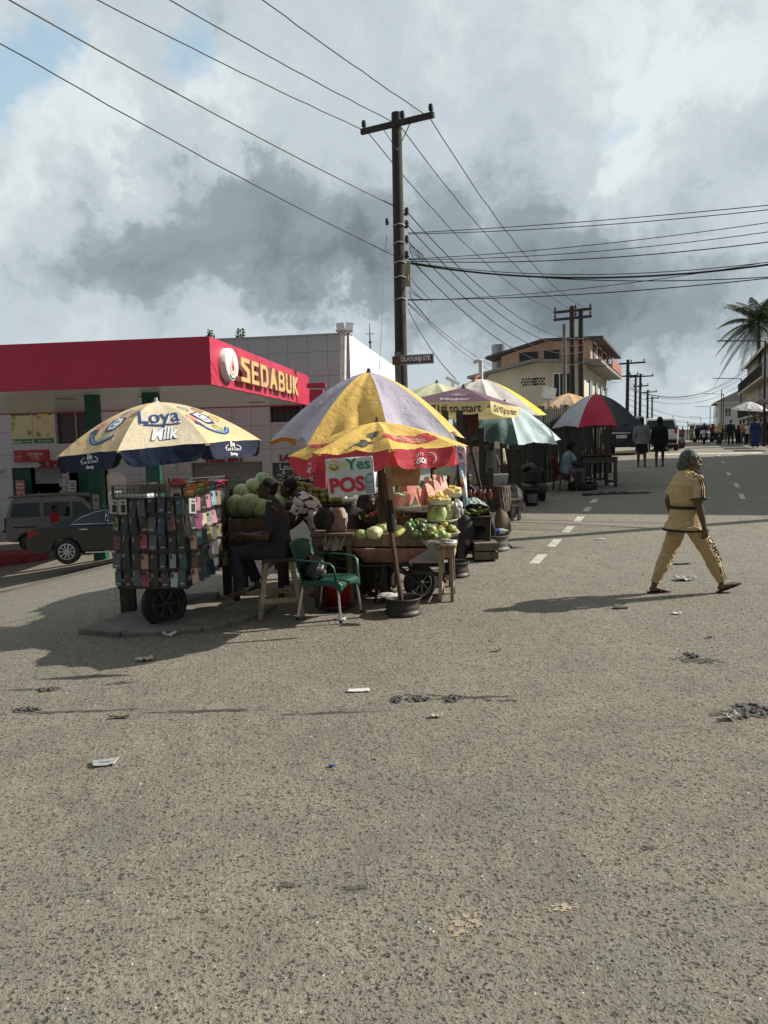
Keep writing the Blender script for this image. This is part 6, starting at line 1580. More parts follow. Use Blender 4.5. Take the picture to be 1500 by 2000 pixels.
for a in [(774, 986, 9.15, 2.2, 1.05, (0, -42, 95), 'long watermelon half lying on its rind at the umbrella pole end'), (764, 985, 9.3, 1.3, .95, (0, -20, 68), 'watermelon wedge half hidden behind the umbrella pole'), (787, 981, 9.3, 1.3, .9, (0, -30, 68), 'pink watermelon wedge standing between the long half and the round half'),
   (796, 965, 9.4, 2.2, 1.05, (0, -15, 105), 'watermelon half with pale rind facing the street'), (812, 971, 9.3, .9, 1.1, (0, -18, 61), 'slim watermelon wedge in the middle of the display'), (822, 978, 9.15, .9, 1.0, (0, -30, 79), 'slim watermelon wedge leaning low in front of the middle'),
   (838, 972, 9.15, 1.3, 1.12, (0, -5, 87), 'tall watermelon wedge with broad green rind beside the pineapple bowl'), (837, 953, 9.6, 1.3, .9, (0, -10, 75), 'watermelon wedge at the back of the display'), (850, 960, 9.4, .9, .95, (0, 5, 64), 'slim watermelon wedge behind the tall one'),
   (862, 951, 9.55, 1.3, 1.1, (0, 14, 85), 'pointed watermelon wedge topmost by the pineapple bowls'), (851, 948, 9.7, .9, .9, (0, -12, 62), 'small watermelon wedge at the back by the hanging bag'), (808, 955, 9.65, 1.3, .9, (0, -8, 85), 'watermelon wedge at the back behind the pale rind half')]:
 wedge(*a)
BOWL = clear('plate_film', (.7, .72, .6), .55, .2)
for px, py, d, r, lab in ((800, 994, 9.3, .28, 'wide film covered tray under the cut watermelon'),):
 basket(px, py, d, r, .06, lab, 'tray', BOWL)
PINEF = mat('pineapple_flesh', (.74, .56, .20), .45, var=.25, scale=20, bmp=.2, bscale=50)
for px, py, d, r, lab, sd_ in ((857, 985, 9.15, .15, 'bowl heaped with chopped pineapple in front of the tall watermelon wedge', 3), (885, 971, 9.35, .125, 'bowl of chopped pineapple at the end of the display', 4)):
 o = basket(px, py, d, r, .07, lab, 'fruit_bowl', BOWL)
 mb = MB(); r4 = random.Random(sd_)
 for k in range(60):
  a = r4.random() * 6.28; rad = r * .9 * r4.random() ** .5; z = .05 + (.09 * (1 - (rad / r) ** 1.3)) * r4.random() + .01
  mb.box((cos(a) * rad, sin(a) * rad, z), (.045, .03, .02), rot(r4.uniform(-40, 40), r4.uniform(-40, 40), r4.uniform(0, 180)))
 q = mb.build('pineapple_pieces', PINEF, o); q['kind'] = 'stuff'
pap_me = MB(); pap_me.lathe([(0, -.10), (.03, -.095), (.06, -.06), (.07, 0), (.055, .06), (.03, .095), (0, .105)], None, 18); pap_me = pap_me.mesh('papaya', mat('papaya_skin', (.36, .43, .18), .4, var=.3, scale=8, bmp=.05, rand=.3))
for px, py, d, lab in ((846, 1005, 9.2, 'green papaya beneath the pineapple bowl, at the dark table side'), (861, 1007, 9.15, 'green papaya beneath the middle of the pineapple bowl'), (874, 1003, 9.2, 'green papaya beside the white plate rim'), (879, 996, 9.3, 'green papaya at the very end under the pineapple bowls')):
 placem(pap_me, 'papaya', px, py, d, lab, 'papaya', 'papayas under the cut fruit', 1.15, (R(6), R(5), rr.random()))
basket(862, 1019, 9.15, .2, .035, 'white rimmed plate under the papayas', 'plate', mat('plate_white', (.55, .54, .48), .5))
car_me = MB().tube([(0, 0, -.05), (0, 0, 0), (0, 0, .05)], [.012, .010, .003], 8).mesh('carrot', mat('carrot_skin', (.50, .17, .06), .5, var=.2))
for i, (px, py) in enumerate([(852, 1034), (858, 1036), (862, 1033), (855, 1039), (888, 984), (893, 986), (890, 990)]):
 near = i < 4
 placem(car_me, 'carrot', px, py, 8.85 if near else 9.3, 'short carrot lying between mangoes and guavas' if near else 'short carrot under the end pineapple bowl', 'carrot', 'carrots by the mangoes' if near else 'carrots under the pineapple bowl')
crumple('plastic_bag', 'greyish clear plastic bag hanging by the papayas', 'bag', P(893, 1012, 9.2), (.06, .05, .10), mat('greyish_plastic', (.34, .35, .34), .35, var=.3, scale=10, bmp=.3, spec=.5), 31, .9, .9)
crumple('plastic_bag', 'white knotted bag hanging from the stall post above the watermelon', 'bag', P(861, 940, 9.9), (.07, .06, .11), mat('milky_plastic', (.5, .5, .47), .3), 33, .8, .9)
mb = MB(); mb.box((0, 0, 0), (.18, .02, .26)); mb.box((0, -.012, .04), (.13, .003, .05), mi=1); tag(mb.build('price_card', [mat('pale_green_card', (.30, .40, .34), .6), INKG], loc=P(868, 909, 9.6)), 'small pale green card hung under the umbrella edge', 'card')
bt = GD(648, 8.9); wood_table('box_table', 'rough low box table behind the green chair', bt, R(-6), .50, .45, P(648, 1040, 8.9).z - bt.z, wood('box_plank', (.16, .12, .085)))
q = P(648, 1040, 9.0); bgm = crumple('shopping_bag', 'faded pink carrier bag bulging on the box table', 'bag', V((q.x + .05, q.y, q.z)), (.13, .10, .16), mat('faded_pink_bag', (.30, .22, .21), .6, var=.3, scale=5, bmp=.4, bscale=16, dirt=(.12, .09, .085)), 47, .5, .8)
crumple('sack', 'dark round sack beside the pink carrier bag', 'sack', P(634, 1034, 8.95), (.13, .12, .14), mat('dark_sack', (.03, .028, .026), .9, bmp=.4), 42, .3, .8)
crumple('sack', 'dull yellow sack slumped beside the wheelbarrow', 'sack', G(722, 1163) + V((0, .35, 0)), (.24, .22, .42), mat('dull_yellow_sack', (.19, .165, .055), .85, var=.35, scale=5, bmp=.6, bscale=14, dirt=(.05, .045, .03)), 43, .4, .85)
RP = mat('red_plastic', (.32, .02, .022), .4, var=.2, bmp=.05)
q = GD(652, 8.75); bk = thing('red_bucket', 'red plastic bucket under the box table behind the green chair', 'bucket', q)
MB().lathe([(0, 0), (.14, 0), (.165, .34), (.175, .35), (.17, .36), (.155, .35), (.13, .02), (0, .02)], None, 24).build('body', RP, bk)
mb = MB(); mb.tube([(.16 * cos(pi * t_ / 10), 0.0, .35 + .10 * sin(pi * t_ / 10)) for t_ in range(11)], .005, 5); mb.build('handle', STEEL, bk)
q = GD(648, 8.72); mb = MB(); mb.lathe([(0, 0), (.15, 0), (.20, .05), (.205, .06), (.19, .055), (.14, .01), (0, .01)], None, 24); tag(mb.build('basin', mat('maroon_basin', (.10, .025, .022), .4), loc=q + V((0, -.1, 0))), 'flat maroon basin on the ground behind the chair legs', 'basin')
FEATH = mat('grey_husk', (.22, .20, .18), .9, var=.4)
mb = MB(); r3 = random.Random(12)
for k in range(60):
 b0 = V((r3.uniform(-.10, .10), r3.uniform(-.08, .08), 0)); d = V((r3.uniform(-.5, .5), r3.uniform(-.5, .5), 1)).normalized() * r3.uniform(.06, .18); s_ = d.cross(V((0, 1, 0))).normalized() * .012
 mb.add([b0 - s_ * .5, b0 + s_ * .5, b0 + d * .7 + s_, b0 + d, b0 + d * .7 - s_], [(0, 1, 2, 3, 4)])
tag(mb.build('corn_husks', FEATH, loc=P(651, 1074, 8.75)), 'bundle of dry grey husks hung on the box table front', 'husks')
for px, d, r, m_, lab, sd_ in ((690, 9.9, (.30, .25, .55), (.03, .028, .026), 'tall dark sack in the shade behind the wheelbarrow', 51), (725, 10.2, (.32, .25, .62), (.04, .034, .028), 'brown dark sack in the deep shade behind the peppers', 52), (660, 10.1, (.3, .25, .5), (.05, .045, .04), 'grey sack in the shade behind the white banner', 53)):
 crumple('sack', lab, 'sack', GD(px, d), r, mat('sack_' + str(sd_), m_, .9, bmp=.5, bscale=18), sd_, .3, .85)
J = stand_pose(h=1.6); J.update(pel=(0, 0, .52), chest=(.08, 0, .86), neck=(.13, 0, 1.02), head=(.2, 0, 1.12), sh_l=(.1, .18, .94), sh_r=(.1, -.18, .94), el_l=(.2, .24, .7), el_r=(.2, -.24, .7), wr_l=(.42, .12, .66), wr_r=(.42, -.12, .66), hip_l=(.03, .1, .5), hip_r=(.03, -.1, .5), kn_l=(.42, .14, .52), kn_r=(.42, -.14, .52), an_l=(.40, .14, .09), an_r=(.40, -.14, .09), toe_l=(.56, .15, .03), toe_r=(.56, -.15, .03))
person('person', 'person in dark wrapper seated in the shade behind the wheelbarrow', GD(702, 9.5), R(-60), J, [dict(kind='top', m=mat('dark_print', (.05, .035, .035), .9, col2=(.02, .02, .03)), sleeve='short'), dict(kind='legs', m=mat('dark_wrapper', (.03, .025, .03), .9), len=1.0), dict(kind='hair', m=mat('dark_scarf', (.04, .02, .025), .8), s=1.1, name='head_scarf')], SKIN, fingers=False, det=.016)
q = GD(706, 9.5); wood_table('low_bench', 'low plank bench under the seated trader in the shade', V((q.x, q.y, q.z)), R(-60), .5, .35, .42, WOODD, 'bench')
def post(px, d, h, lab, r=.045, m=WOODD, px1=None):
 a = GD(px, d); b = a + V((0 if px1 is None else (px1 - px) / 1500 * d, 0, h)); mb = MB(); mb.bar(V(), b - a, r * 2); return tag(mb.build('stall_post', m, loc=a), lab, 'post', 'wooden posts of the stalls')
post(742, 8.9, 2.0, 'dark wooden post beside the drink umbrella pole', .04); post(870, 10.6, 2.2, 'wooden post carrying the cross beam behind the watermelon'); post(898, 10.9, 2.2, 'wooden post beside the pennant');
a, b = P(855, 905, 10.6), P(905, 902, 10.9); mb = MB(); mb.bar(V(), b - a, .09, .05); tag(mb.build('cross_beam', WOODL, loc=a), 'light timber cross beam between two stall posts', 'beam')
c = GD(922, 11.6); zt_ = P(918, 1006, 11.6).z
wood_table('stall_table', 'sturdy dark plank table with green bananas under a cloth', c, R(-14), .62, .70, zt_ - c.z, WOODD, leg=.075)
c2 = GD(944, 11.2); mb = MB()
for k in range(2): mb.box((0, 0, .08 + .13 * k), (.34, .4, .11))
tag(mb.build('plank_box', wood('grey_plank', (.17, .14, .115)), loc=c2), 'low grey plank box against the banana table legs', 'box')
BAN = mat('green_banana', (.17, .20, .045), .5, var=.3, scale=10, bmp=.05, rand=.4)
bme = MB(); bme.tube([(.10 * sin(a_), 0, -.10 * cos(a_) + .1) for a_ in [R(k) for k in (-52, -48, -30, 0, 30, 48, 56)]], [.006, .014, .018, .020, .018, .012, .006], 8); bme = bme.mesh('banana', BAN)
r5 = random.Random(6)
for i in range(26):
 q = V((c.x, c.y, zt_)) + V((r5.uniform(-.32, .22), r5.uniform(-.32, -.02), .025 + .05 * r5.random()))
 o = bpy.data.objects.new('banana', bme); COL.objects.link(o); o.location = q; o.rotation_euler = (R(80 + r5.uniform(-15, 15)), R(r5.uniform(-30, 30)), r5.uniform(0, 6)); o.scale = (1.05,) * 3
 tag(o, 'green banana in the pile on the dark plank table', 'banana', 'bananas on the plank table')
CLO, nt, bs, out = newmat('striped_cloth')
tc = nt.nodes.new('ShaderNodeTexCoord'); wv = nt.nodes.new('ShaderNodeTexWave'); wv.inputs['Scale'].default_value = 4; wv.inputs['Distortion'].default_value = 6; wv.inputs['Detail'].default_value = 3; lk(nt, tc.outputs['Object'], wv.inputs[0])
lk(nt, ramp(nt, wv.outputs[0], [(.2, (.06, .15, .14)), (.45, (.42, .46, .42)), (.6, (.18, .26, .10)), (.8, (.40, .44, .43))]).outputs[0], bs.inputs['Base Color']); bs.inputs['Roughness'].default_value = .6
mb = MB()
def clf(u, v):
 x = -.30 + .72 * u; y = -.20 + .45 * v
 z = .10 + .14 * sin(pi * min(1, u * 1.2)) * (.6 + .4 * v) + .035 * NZ.noise(V((u * 6, v * 5, 1))) + .015 * NZ.noise(V((u * 15, v * 13, 3)))
 if u > .72: z -= (u - .72) * 1.3; x -= (u - .72) * .35
 return (x, y, z)
mb.grid(clf, 30, 20); tag(mb.build('striped_cloth', CLO, loc=V((c.x - .02, c.y - .05, zt_)), solid=.008), 'green and white striped cloth bunched over the bananas', 'cloth')
for i, (px, py, lab) in enumerate([(926, 966, 'brown small bottle in the row behind the striped cloth'), (938, 962, 'dark red small bottle in the row behind the striped cloth')]):
 for k in range(5):
  mb = MB(); mb.lathe([(0, 0), (.035, 0), (.037, .09), (.018, .13), (.016, .16), (0, .16)], None, 10)
  tag(mb.build('drink_bottle', mat('brown_drink' if i == 0 else 'red_drink', (.10, .05, .03) if i == 0 else (.16, .035, .03), .3, rand=.5), loc=P(px, py + 14, 11.9) + V((k * .075 - .15, .03 * (k % 2), 0))), lab, 'bottle', lab[:9] + ' bottles behind the cloth')
BASK, nt, bs, out = newmat('wicker')
tc = nt.nodes.new('ShaderNodeTexCoord'); wv = nt.nodes.new('ShaderNodeTexWave'); wv.bands_direction = 'Z'; wv.inputs['Scale'].default_value = 18; wv.inputs['Distortion'].default_value = 4; wv.inputs['Detail Scale'].default_value = 6; lk(nt, tc.outputs['Object'], wv.inputs[0])
lk(nt, ramp(nt, wv.outputs[0], [(.2, (.045, .03, .022)), (.8, (.20, .13, .09))]).outputs[0], bs.inputs['Base Color']); bump(nt, bs, wv.outputs[0], .8, .02)
q = P(972, 1000, 12.6); bk = thing('wicker_basket', 'tall brown wicker basket beside the stall post', 'basket', q)
mb = MB(); mb.lathe([(0, 0), (.16, 0), (.19, .2), (.20, .40), (.215, .43), (.2, .44), (.185, .41), (.17, .2), (.14, .02), (0, .02)], None, 26); mb.build('body', BASK, bk)
mb = MB(); r5 = random.Random(2)
for k in range(6): a = -1.6 + .25 * k; mb.tube([(.2 * cos(a), .2 * sin(a), .43), (.22 * cos(a + .1), .22 * sin(a + .1), .2), (.19 * cos(a + .3), .19 * sin(a + .3), .02)], .005, 4)
mb.build('twine', mat('pale_twine', (.35, .30, .24), .9), bk)
mb = MB(); mb.box((0, 0, .0), (.3, .02, .22), rot(20, 0, 10)); tag(mb.build('folded_paper', mat('grey_paper', (.38, .39, .40), .7), loc=q + V((.02, -.02, .52))), 'folded grey paper standing in the wicker basket', 'paper')
crumple('sack', 'brown filled sack behind the water bottle and rim foot', 'sack', GD(970, 12.4), (.19, .16, .36), mat('brown_sack', (.16, .12, .085), .9, var=.25, bmp=.5, bscale=25), 61, .25, .85)
rq = GD(963, 11.95); rim_base('worn steel wheel rim under the square stall umbrella pole', rq, .24, .24, mat('rim_grey', (.13, .125, .115), .6, .3, dirt=(.09, .06, .04)))
rq2 = GD(884, 10.15); rim_base('dark wheel rim in the shade under the mauve umbrella', V((rq2.x, rq2.y, rq2.z)), .2, .2)
q = V((rq.x, rq.y, rq.z + .25)); wb = thing('water_bottle', 'clear water bottle with blue label lying on the steel rim foot', 'bottle', q + V((-.12, -.08, .04))); wb.rotation_euler = (0, R(88), R(8))
MB().lathe([(0, 0), (.04, 0), (.042, .03), (.04, .1), (.042, .22), (.034, .27), (.015, .31), (.015, .33), (0, .33)], None, 16).build('body', clear('bottle_clear', (.7, .78, .85), .5), wb); MB().lathe([(.043, .10), (.043, .19)], None, 16).build('label', mat('label_blue', (.04, .08, .35), .5, bmp=0), wb)
PURP = fabric('dusty_purple_cloth', (.135, .075, .105), .2, .4); VAL = fabric('pale_yellow_cloth', (.60, .52, .26), .25, .25);
D4 = 12.3
top = P(905, 757, D4);
ph4 = facing(top) + R(23)
momo, s4, deco4, vdeco4 = umbrella('square_umbrella', 'square purple umbrella with pale yellow valance and dialling code lettering', top, GD(961, 11.95) + V((0, 0, .1)), 1.02, .27, 4, [0], ph4, [PURP], 1.08, (-1, 2.5), .19, [VAL], None, .026, WOODD, folds=.02, seed=14, sag=.03, valgap=.004, rim_sag=.02)
DKT = mat('charcoal_ink', (.04, .035, .03), .7, bmp=0); PALEP = mat('pale_purple_ink', (.40, .34, .36), .7, bmp=0)
vdeco4('lettering', subdiv(tw('*671# to start', 1.0, bold=.015)), 3, DKT, u0=.56); vdeco4('lettering', subdiv(tw('Dial *671# to start', 1.05, bold=.015)), 0, DKT)
deco4('lettering', subdiv(tw('MoMo', .62, bold=.05)), 3, .80, PALEP, u0=.58, scale=.8)
deco4('emblem', subdiv(join(flat([(-.16, -.13), (.16, -.13), (.16, .13), (-.16, .13)]))), 3, .55, mat('logo_purple', (.19, .13, .17), .7, bmp=0), u0=.60, scale=.8); deco4('emblem', subdiv(join(flat([(-.10, -.05), (.02, .08), (.02, .03), (-.04, -.05)]), flat([(.0, -.05), (.03, .0), (.10, -.05)]), flat([(-.11, -.09), (.12, -.09), (.12, -.075), (-.11, -.075)]))), 3, .55, PALEP, u0=.60, off=.012, scale=.8)
deco4('emblem', subdiv(join(ring(.05, .065, 0, 360, 16, 1.5, .6, .10), flat([(-.25, -.008), (0, -.008), (0, .008), (-.25, .008)]))), 0, .72, PALEP)
PINKW = fabric('pinkish_white_cloth', (.72, .58, .56), .3, .5); BRY = fabric('bright_yellow_cloth', (.68, .56, .05), .3, .3); TEAL = fabric('teal_cloth', (.085, .15, .145), .15, .5); PBLUE = fabric('pale_blue_cloth', (.46, .56, .58), .3, .4); CRM = fabric('cream_green_cloth', (.55, .54, .36), .3, .3)
def simple(label, px, py, d, R_, dr, cols, mats, phs, footpx, tilt=(0, 0), power=1.3, folds=.03, seed=0, val=0, vm=None, polem=None, n=8, sag=.06, **kw):
 t_ = P(px, py, d); return umbrella('market_umbrella', label, t_, GD(footpx, d + .1), R_, dr, n, cols, facing(t_) + R(phs), mats, power, tilt, val, vm, None, .024, polem or WOODD, folds=folds, seed=seed, sag=sag, **kw)
simple('cream umbrella peeping out behind the square purple one', 853, 748, 14.2, 1.15, .45, [0], [CRM], 10, 856, seed=20)
pk = simple('pinkish white umbrella with one bright yellow side, tied with orange cord', 938, 740, 14.8, 1.28, .72, [0, 1, 0, 0, 0, 0, 0, 0], [PINKW, BRY], 8, 942, seed=21, folds=.05, power=1.5)
mb = MB(); r5 = random.Random(3)
for k in range(5): a = r5.random() * 6.28; mb.tube([(0, 0, .04), (.08 * cos(a), .08 * sin(a) - .03, .05), (.2 * cos(a), .2 * sin(a) - .06, -.06)], .012, 5)
mb.build('orange_cord', mat('orange_cord', (.50, .16, .08), .7), pk[0])
simple('teal and pale blue drooping umbrella under the square purple one', 985, 786, 13.4, 1.08, .62, [0, 1, 1, 1, 0, 0, 0, 0], [TEAL, PBLUE], -30, 985, tilt=(6, 4), seed=22, folds=.09, power=1.5, sag=.05, rim_sag=.04)
rb = simple('red, black and grey striped umbrella over the roadside table', 1163, 770, 20.5, 1.24, .88, [1, 0, 1, 0, 1, 0, 0, 2], [fabric('charcoal_cloth2', (.04, .042, .047), .12), fabric('deep_red_cloth', (.44, .035, .065), .2), fabric('grey_cloth', (.40, .40, .42), .15)], -20, 1160, seed=23, folds=.04, power=1.75, sag=.07, rim_sag=.06)
simple('peach coloured umbrella behind the fence', 1110, 768, 25, 1.1, .45, [0, 1], [fabric('peach_cloth', (.55, .34, .18), .25), fabric('peach_cloth2', (.58, .42, .27), .25)], 10, 1112, seed=24)
a4 = [P(893, 808, 12.9), P(934, 806, 12.7), P(936, 872, 12.7), P(894, 872, 12.9)]; cc = sum(a4, V()) / 4
mb = MB(); mb.grid(lambda u, v: (a4[3] * (1 - u) + a4[2] * u) * (1 - v) + (a4[0] * (1 - u) + a4[1] * u) * v - cc + V((0, .03 * sin(9 * u), 0)), 12, 4)
tag(mb.build('hanging_sheet', mat('brown_sheet', (.11, .055, .042), .8), loc=cc, solid=.008), 'plain brown sheet hanging under the square umbrella', 'sheet')
pA, pB = GD(872, 13.8), GD(1002, 17.6)
def plank_wall(o, a, b, h, name, m, seed, gap=.0, w_=.13, z0=0, hv=.1):
 r_ = random.Random(seed); d = b - a; d.z = 0; L = d.length; d.normalize(); n = int(L / (w_ + gap)); mb = MB(); ang = math.degrees(math.atan2(d.y, d.x))
 for k in range(n):
  q = a + d * ((k + .5) * L / n); g_ = hgt(q.x, q.y); hh = h + r_.uniform(-hv, hv)
  mb.box((q.x, q.y + r_.uniform(-.012, .012), g_ + z0 + hh / 2), (w_ * .96, .022, hh), rot(r_.uniform(-1, 1), r_.uniform(-1.5, 1.5), ang))
 return mb, o
shack = thing('added_shack', 'added dark plank shack backing the row of stall umbrellas', 'shack', (0, 0, 0))  # shack added as backing to keep the gaps between the stalls dark
mb, _ = plank_wall(shack, GD(840, 15.2), GD(965, 17.6), 1.9, 'wall', WOODD, 3); mb.build('wall', WOODD, shack)
q0, q1 = GD(835, 14.8), GD(968, 17.2); mb = MB(); mb.add([q0 + V((0, 0, 2.15)), q1 + V((0, 0, 2.2)), q1 + V((-.3, 2.4, 2.35)), q0 + V((-.3, 2.4, 2.35))], [(0, 1, 2, 3)]); mb.build('roof', mat('rust_sheet', (.10, .075, .06), .8, bmp=.3), shack, solid=.03)
for px, d, h, lab in ((905, 13.0, 2.0, 'wooden stall post beneath the brown sheet'), (940, 12.4, 1.9, 'leaning wooden stall post behind the banana table'), (957, 12.0, 1.3, 'short dark post beside the wicker basket'), (985, 15.6, 2.0, 'wooden post at the corner of the walkway'), (1000, 16.4, 2.1, 'wooden post between walkway and fence')):
 post(px, d, h, lab, .04)
for px, py, w_, h_, col, lab, d in ((925, 884, .28, .55, (.42, .33, .30), 'pale pink garment hung in the shade of the teal umbrella', 13.3), (960, 880, .22, .40, (.20, .2, .2), 'grey garment hung beside the pale pink one', 13.8), (975, 876, .3, .3, (.33, .3, .24), 'beige cloth hung at the end of the stall line', 14.5)):
 mb = MB(); mb.grid(lambda u, v: ((u - .5) * w_ * (1 - .3 * v), .03 * sin(8 * u), -h_ * (1 - v)), 8, 4); tag(mb.build('garment', mat('garment_' + lab[:6], col, .9, bmp=.2), loc=P(px, py, d), solid=.01), lab, 'garment')
JS = dict(J)
DKP = [dict(kind='top', m=mat('dim_blouse', (.05, .045, .05), .9), sleeve='short'), dict(kind='legs', m=mat('dim_trousers', (.025, .022, .025), .9)), dict(kind='hair', m=HAIR, s=1.05)]
person('person', 'person in dim blouse sitting among the shaded stalls behind the pennant', GD(905, 12.3), R(-80), JS, DKP, SKIN, fingers=False, det=.02)
person('person', 'person in dark clothes standing under the teal umbrella', GD(948, 14.4), R(-110), stand_pose(h=1.62), DKP, SKIN, fingers=False, det=.02)
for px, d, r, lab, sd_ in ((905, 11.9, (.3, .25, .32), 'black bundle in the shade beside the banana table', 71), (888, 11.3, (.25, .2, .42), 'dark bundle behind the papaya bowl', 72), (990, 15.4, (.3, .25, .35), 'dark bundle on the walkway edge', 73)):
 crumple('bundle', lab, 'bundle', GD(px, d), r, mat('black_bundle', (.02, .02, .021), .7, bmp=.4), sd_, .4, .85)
q = GD(1012, 16.0); mb = MB()
wood_table('low_bench', 'low grey bench beside the walkway', GD(990, 15.2), R(-68), .7, .26, .42, wood('bench_grey', (.12, .105, .09)), 'bench', low=False)
mb = MB(); mb.box((0, 0, .5), (.5, .4, .9)); mb.box((0, 0, .97), (.56, .46, .04)); tag(mb.build('stall_cabinet', WOODD, loc=GD(993, 17.3) + V((0, 0, .3))), 'dark wooden stall cabinet on the walkway', 'cabinet')
FEN = wood('fence_board', (.060, .058, .052))
pts = [GD(1000, 19.0), GD(1060, 21.3), GD(1192, 24.2)]
fence = thing('slat_fence', 'tall fence of dark upright slats with gaps behind the striped umbrella', 'fence', (0, 0, 0))
for i, (a, b) in enumerate(zip(pts, pts[1:])):
 mb, _ = plank_wall(fence, a, b, 2.1, 'slat_panel', FEN, 5 + i, .035, .085, .05, .07); mb.build('slat_panel', FEN, fence)
 mb = MB(); d = (b - a).normalized()
 for z in (.5, 1.5): mb.bar(a + V((0, .05, z)), b + V((0, .05, z)), .05, .08)
 mb.build('rail', FEN, fence)
 for f in (0, .33, .66, 1):
  if f == 1 and i == 0: continue
  q = a + (b - a) * f; mb = MB(); mb.box((q.x, q.y + .09, hgt(q.x, q.y) + 1.1), (.12, .12, 2.2)); mb.build('fence_post', FEN, fence)
q = P(1072, 768, 23.5); mb = MB(); mb.box((0, 0, 0), (.42, .12, .36), rot(0, 12, 20)); mb.box((.0, .1, -.9), (.06, .06, 1.4)); tag(mb.build('sign_box', mat('blank_sign', (.58, .60, .58), .5), loc=q), 'blank white sign box tilted above the fence', 'sign box')
c = GD(1163, 20.3)
tz = P(1163, 893, 20.3).z - c.z
tbl = wood_table('roadside_table', 'slatted dark table beneath the red and black umbrella', c, R(12), 1.0, .6, tz, wood('table_grey', (.095, .085, .07)), leg=.07)
mb = MB()
for k in range(7): mb.box((-.42 + k * .14, .27, tz * .55), (.05, .03, tz * .75))
mb.build('back_slats', WOODD, tbl)
r5 = random.Random(9)
for k in range(6):
 mb = MB(); h_ = r5.uniform(.12, .26); mb.lathe([(0, 0), (.05, 0), (.05, h_ * .7), (.03, h_ * .85), (.025, h_), (0, h_)], None, 12); q = V((c.x, c.y, c.z + tz)) + V((-.36 + .14 * k, r5.uniform(-.1, .1), 0))
 tag(mb.build('jar', mat('amber_jar', (.14, .09, .05), .3, rand=.6), loc=q), 'small amber jar standing on the roadside table', 'jar', 'jars on the roadside table')
mb = MB(); mb.grid(lambda u, v: ((u - .5) * .9, (v - .5) * .5, .05 + .05 * NZ.noise(V((u * 5, v * 5, 2)))), 14, 8); tag(mb.build('table_cloth', mat('brown_cloth', (.13, .10, .07), .9), loc=V((c.x, c.y, c.z + tz)), solid=.01), 'rumpled brown cloth on the roadside table', 'cloth')
c = GD(1103, 19.8); rc = thing('plastic_chair', 'maroon plastic chair under the seated person in blue', 'chair', c, R(10))
RCH = mat('maroon_plastic', (.13, .028, .028), .45, var=.15)
mb = MB(); mb.box((0, 0, .43), (.44, .44, .03)); mb.build('seat', RCH, rc, bevel=.01)
mb = MB(); mb.grid(lambda u, v: (-.21 - .12 * v - .03 * sin(pi * u), -.22 + .44 * u, .43 + .45 * v), 8, 6); mb.build('backrest', RCH, rc, solid=.02)
for x in (-.2, .2):
 for y in (-.2, .2): mb = MB(); mb.bar((x, y, .42), (x * 1.15, y * 1.1, 0), .04); mb.build('leg', RCH, rc)
JS = dict(J)
person('person', 'person in pale blue top and grey trousers seated on the maroon chair', c, R(10), JS, [dict(kind='top', m=mat('pale_blue_cotton', (.20, .27, .31), .9, bmp=.2), sleeve='short', wr=.004), dict(kind='legs', m=mat('mauve_grey_cotton', (.13, .115, .125), .9, bmp=.2)), dict(kind='hair', m=HAIR, s=1.1)], SKIN, fingers=False, det=.016)
q = G(1140, 957); ty = thing('old_tyre', 'worn car tyre lying flat on the road', 'tyre', q + V((0, .1, 0)), 0)
def tyre_prof(r0=.19, r1=.33, w_=.20): return [(r0, 0.03), (r0 + .05, 0), (r1 - .02, .01), (r1, .05), (r1, w_ - .05), (r1 - .02, w_ - .01), (r0 + .05, w_), (r0, w_ - .03), (r0 + .01, w_ - .05), (r1 - .04, w_ - .06), (r1 - .04, .06), (r0 + .01, .05), (r0, .03)]
mb = MB(); mb.lathe(tyre_prof(), None, 36)
for i, v in enumerate(mb.v):
 a = math.atan2(v[1], v[0]); k = 1 - .25 * math.exp(-((a + 1.2) / .35) ** 2) * (v[2] / .2); mb.v[i] = (v[0] * 1.15, v[1], v[2] * k)
mb.build('casing', RUBBER, ty)
q = G(1195, 966); mb = MB(); r5 = random.Random(5)
for k in range(26):
 f = k / 25; mb.ball((-.65 + 1.5 * f, .1 * sin(3 * f) + r5.uniform(-.05, .05), .03), (r5.uniform(.05, .13), r5.uniform(.03, .08), r5.uniform(.02, .06) * (1 - .6 * f)), rot(0, 0, r5.uniform(0, 180)), 8, 5, jit=.6, seed=k)
tag(mb.build('rag_strip', mat('dirty_rag', (.075, .07, .062), .95, var=.5, scale=6, bmp=.6, col2=(.16, .15, .13)), loc=q), 'strip of dirty rags and rubble trailing from the tyre across the road', 'rags')
c = G(1044, 984); cp = thing('air_compressor', 'wheeled air compressor with dark tank and engine on the street', 'compressor', c + V((.08, .35, 0)), R(20))
DM = mat('oily_metal', (.035, .034, .033), .5, .4, dirt=(.06, .045, .03))
mb = MB(); mb.tube([(-.05, -.42, .33), (-.05, -.38, .33), (-.05, .38, .33), (-.05, .42, .33)], [.06, .15, .15, .06], 18); mb.build('tank', DM, cp)
mb = MB(); mb.box((-.05, -.1, .62), (.22, .26, .26)); mb.box((-.05, -.1, .78), (.14, .18, .10))
for k in range(5): mb.box((-.05, -.1, .52 + .05 * k), (.27, .30, .012))
mb.build('engine', DM, cp, bevel=.008)
mb = MB(); mb.lathe([(0, -.02), (.05, -.02), (.17, -.012), (.18, 0), (.17, .012), (.05, .02), (0, .02)], M.Translation((.10, -.1, .64)) @ rot(0, 90, 0), 20); mb.build('flywheel', DM, cp)
mb = MB(); mb.box((-.05, .22, .60), (.2, .3, .22)); mb.ball((-.0, .25, .80), (.17, .2, .11), None, 14, 8, jit=.3); mb.build('motor', DM, cp)
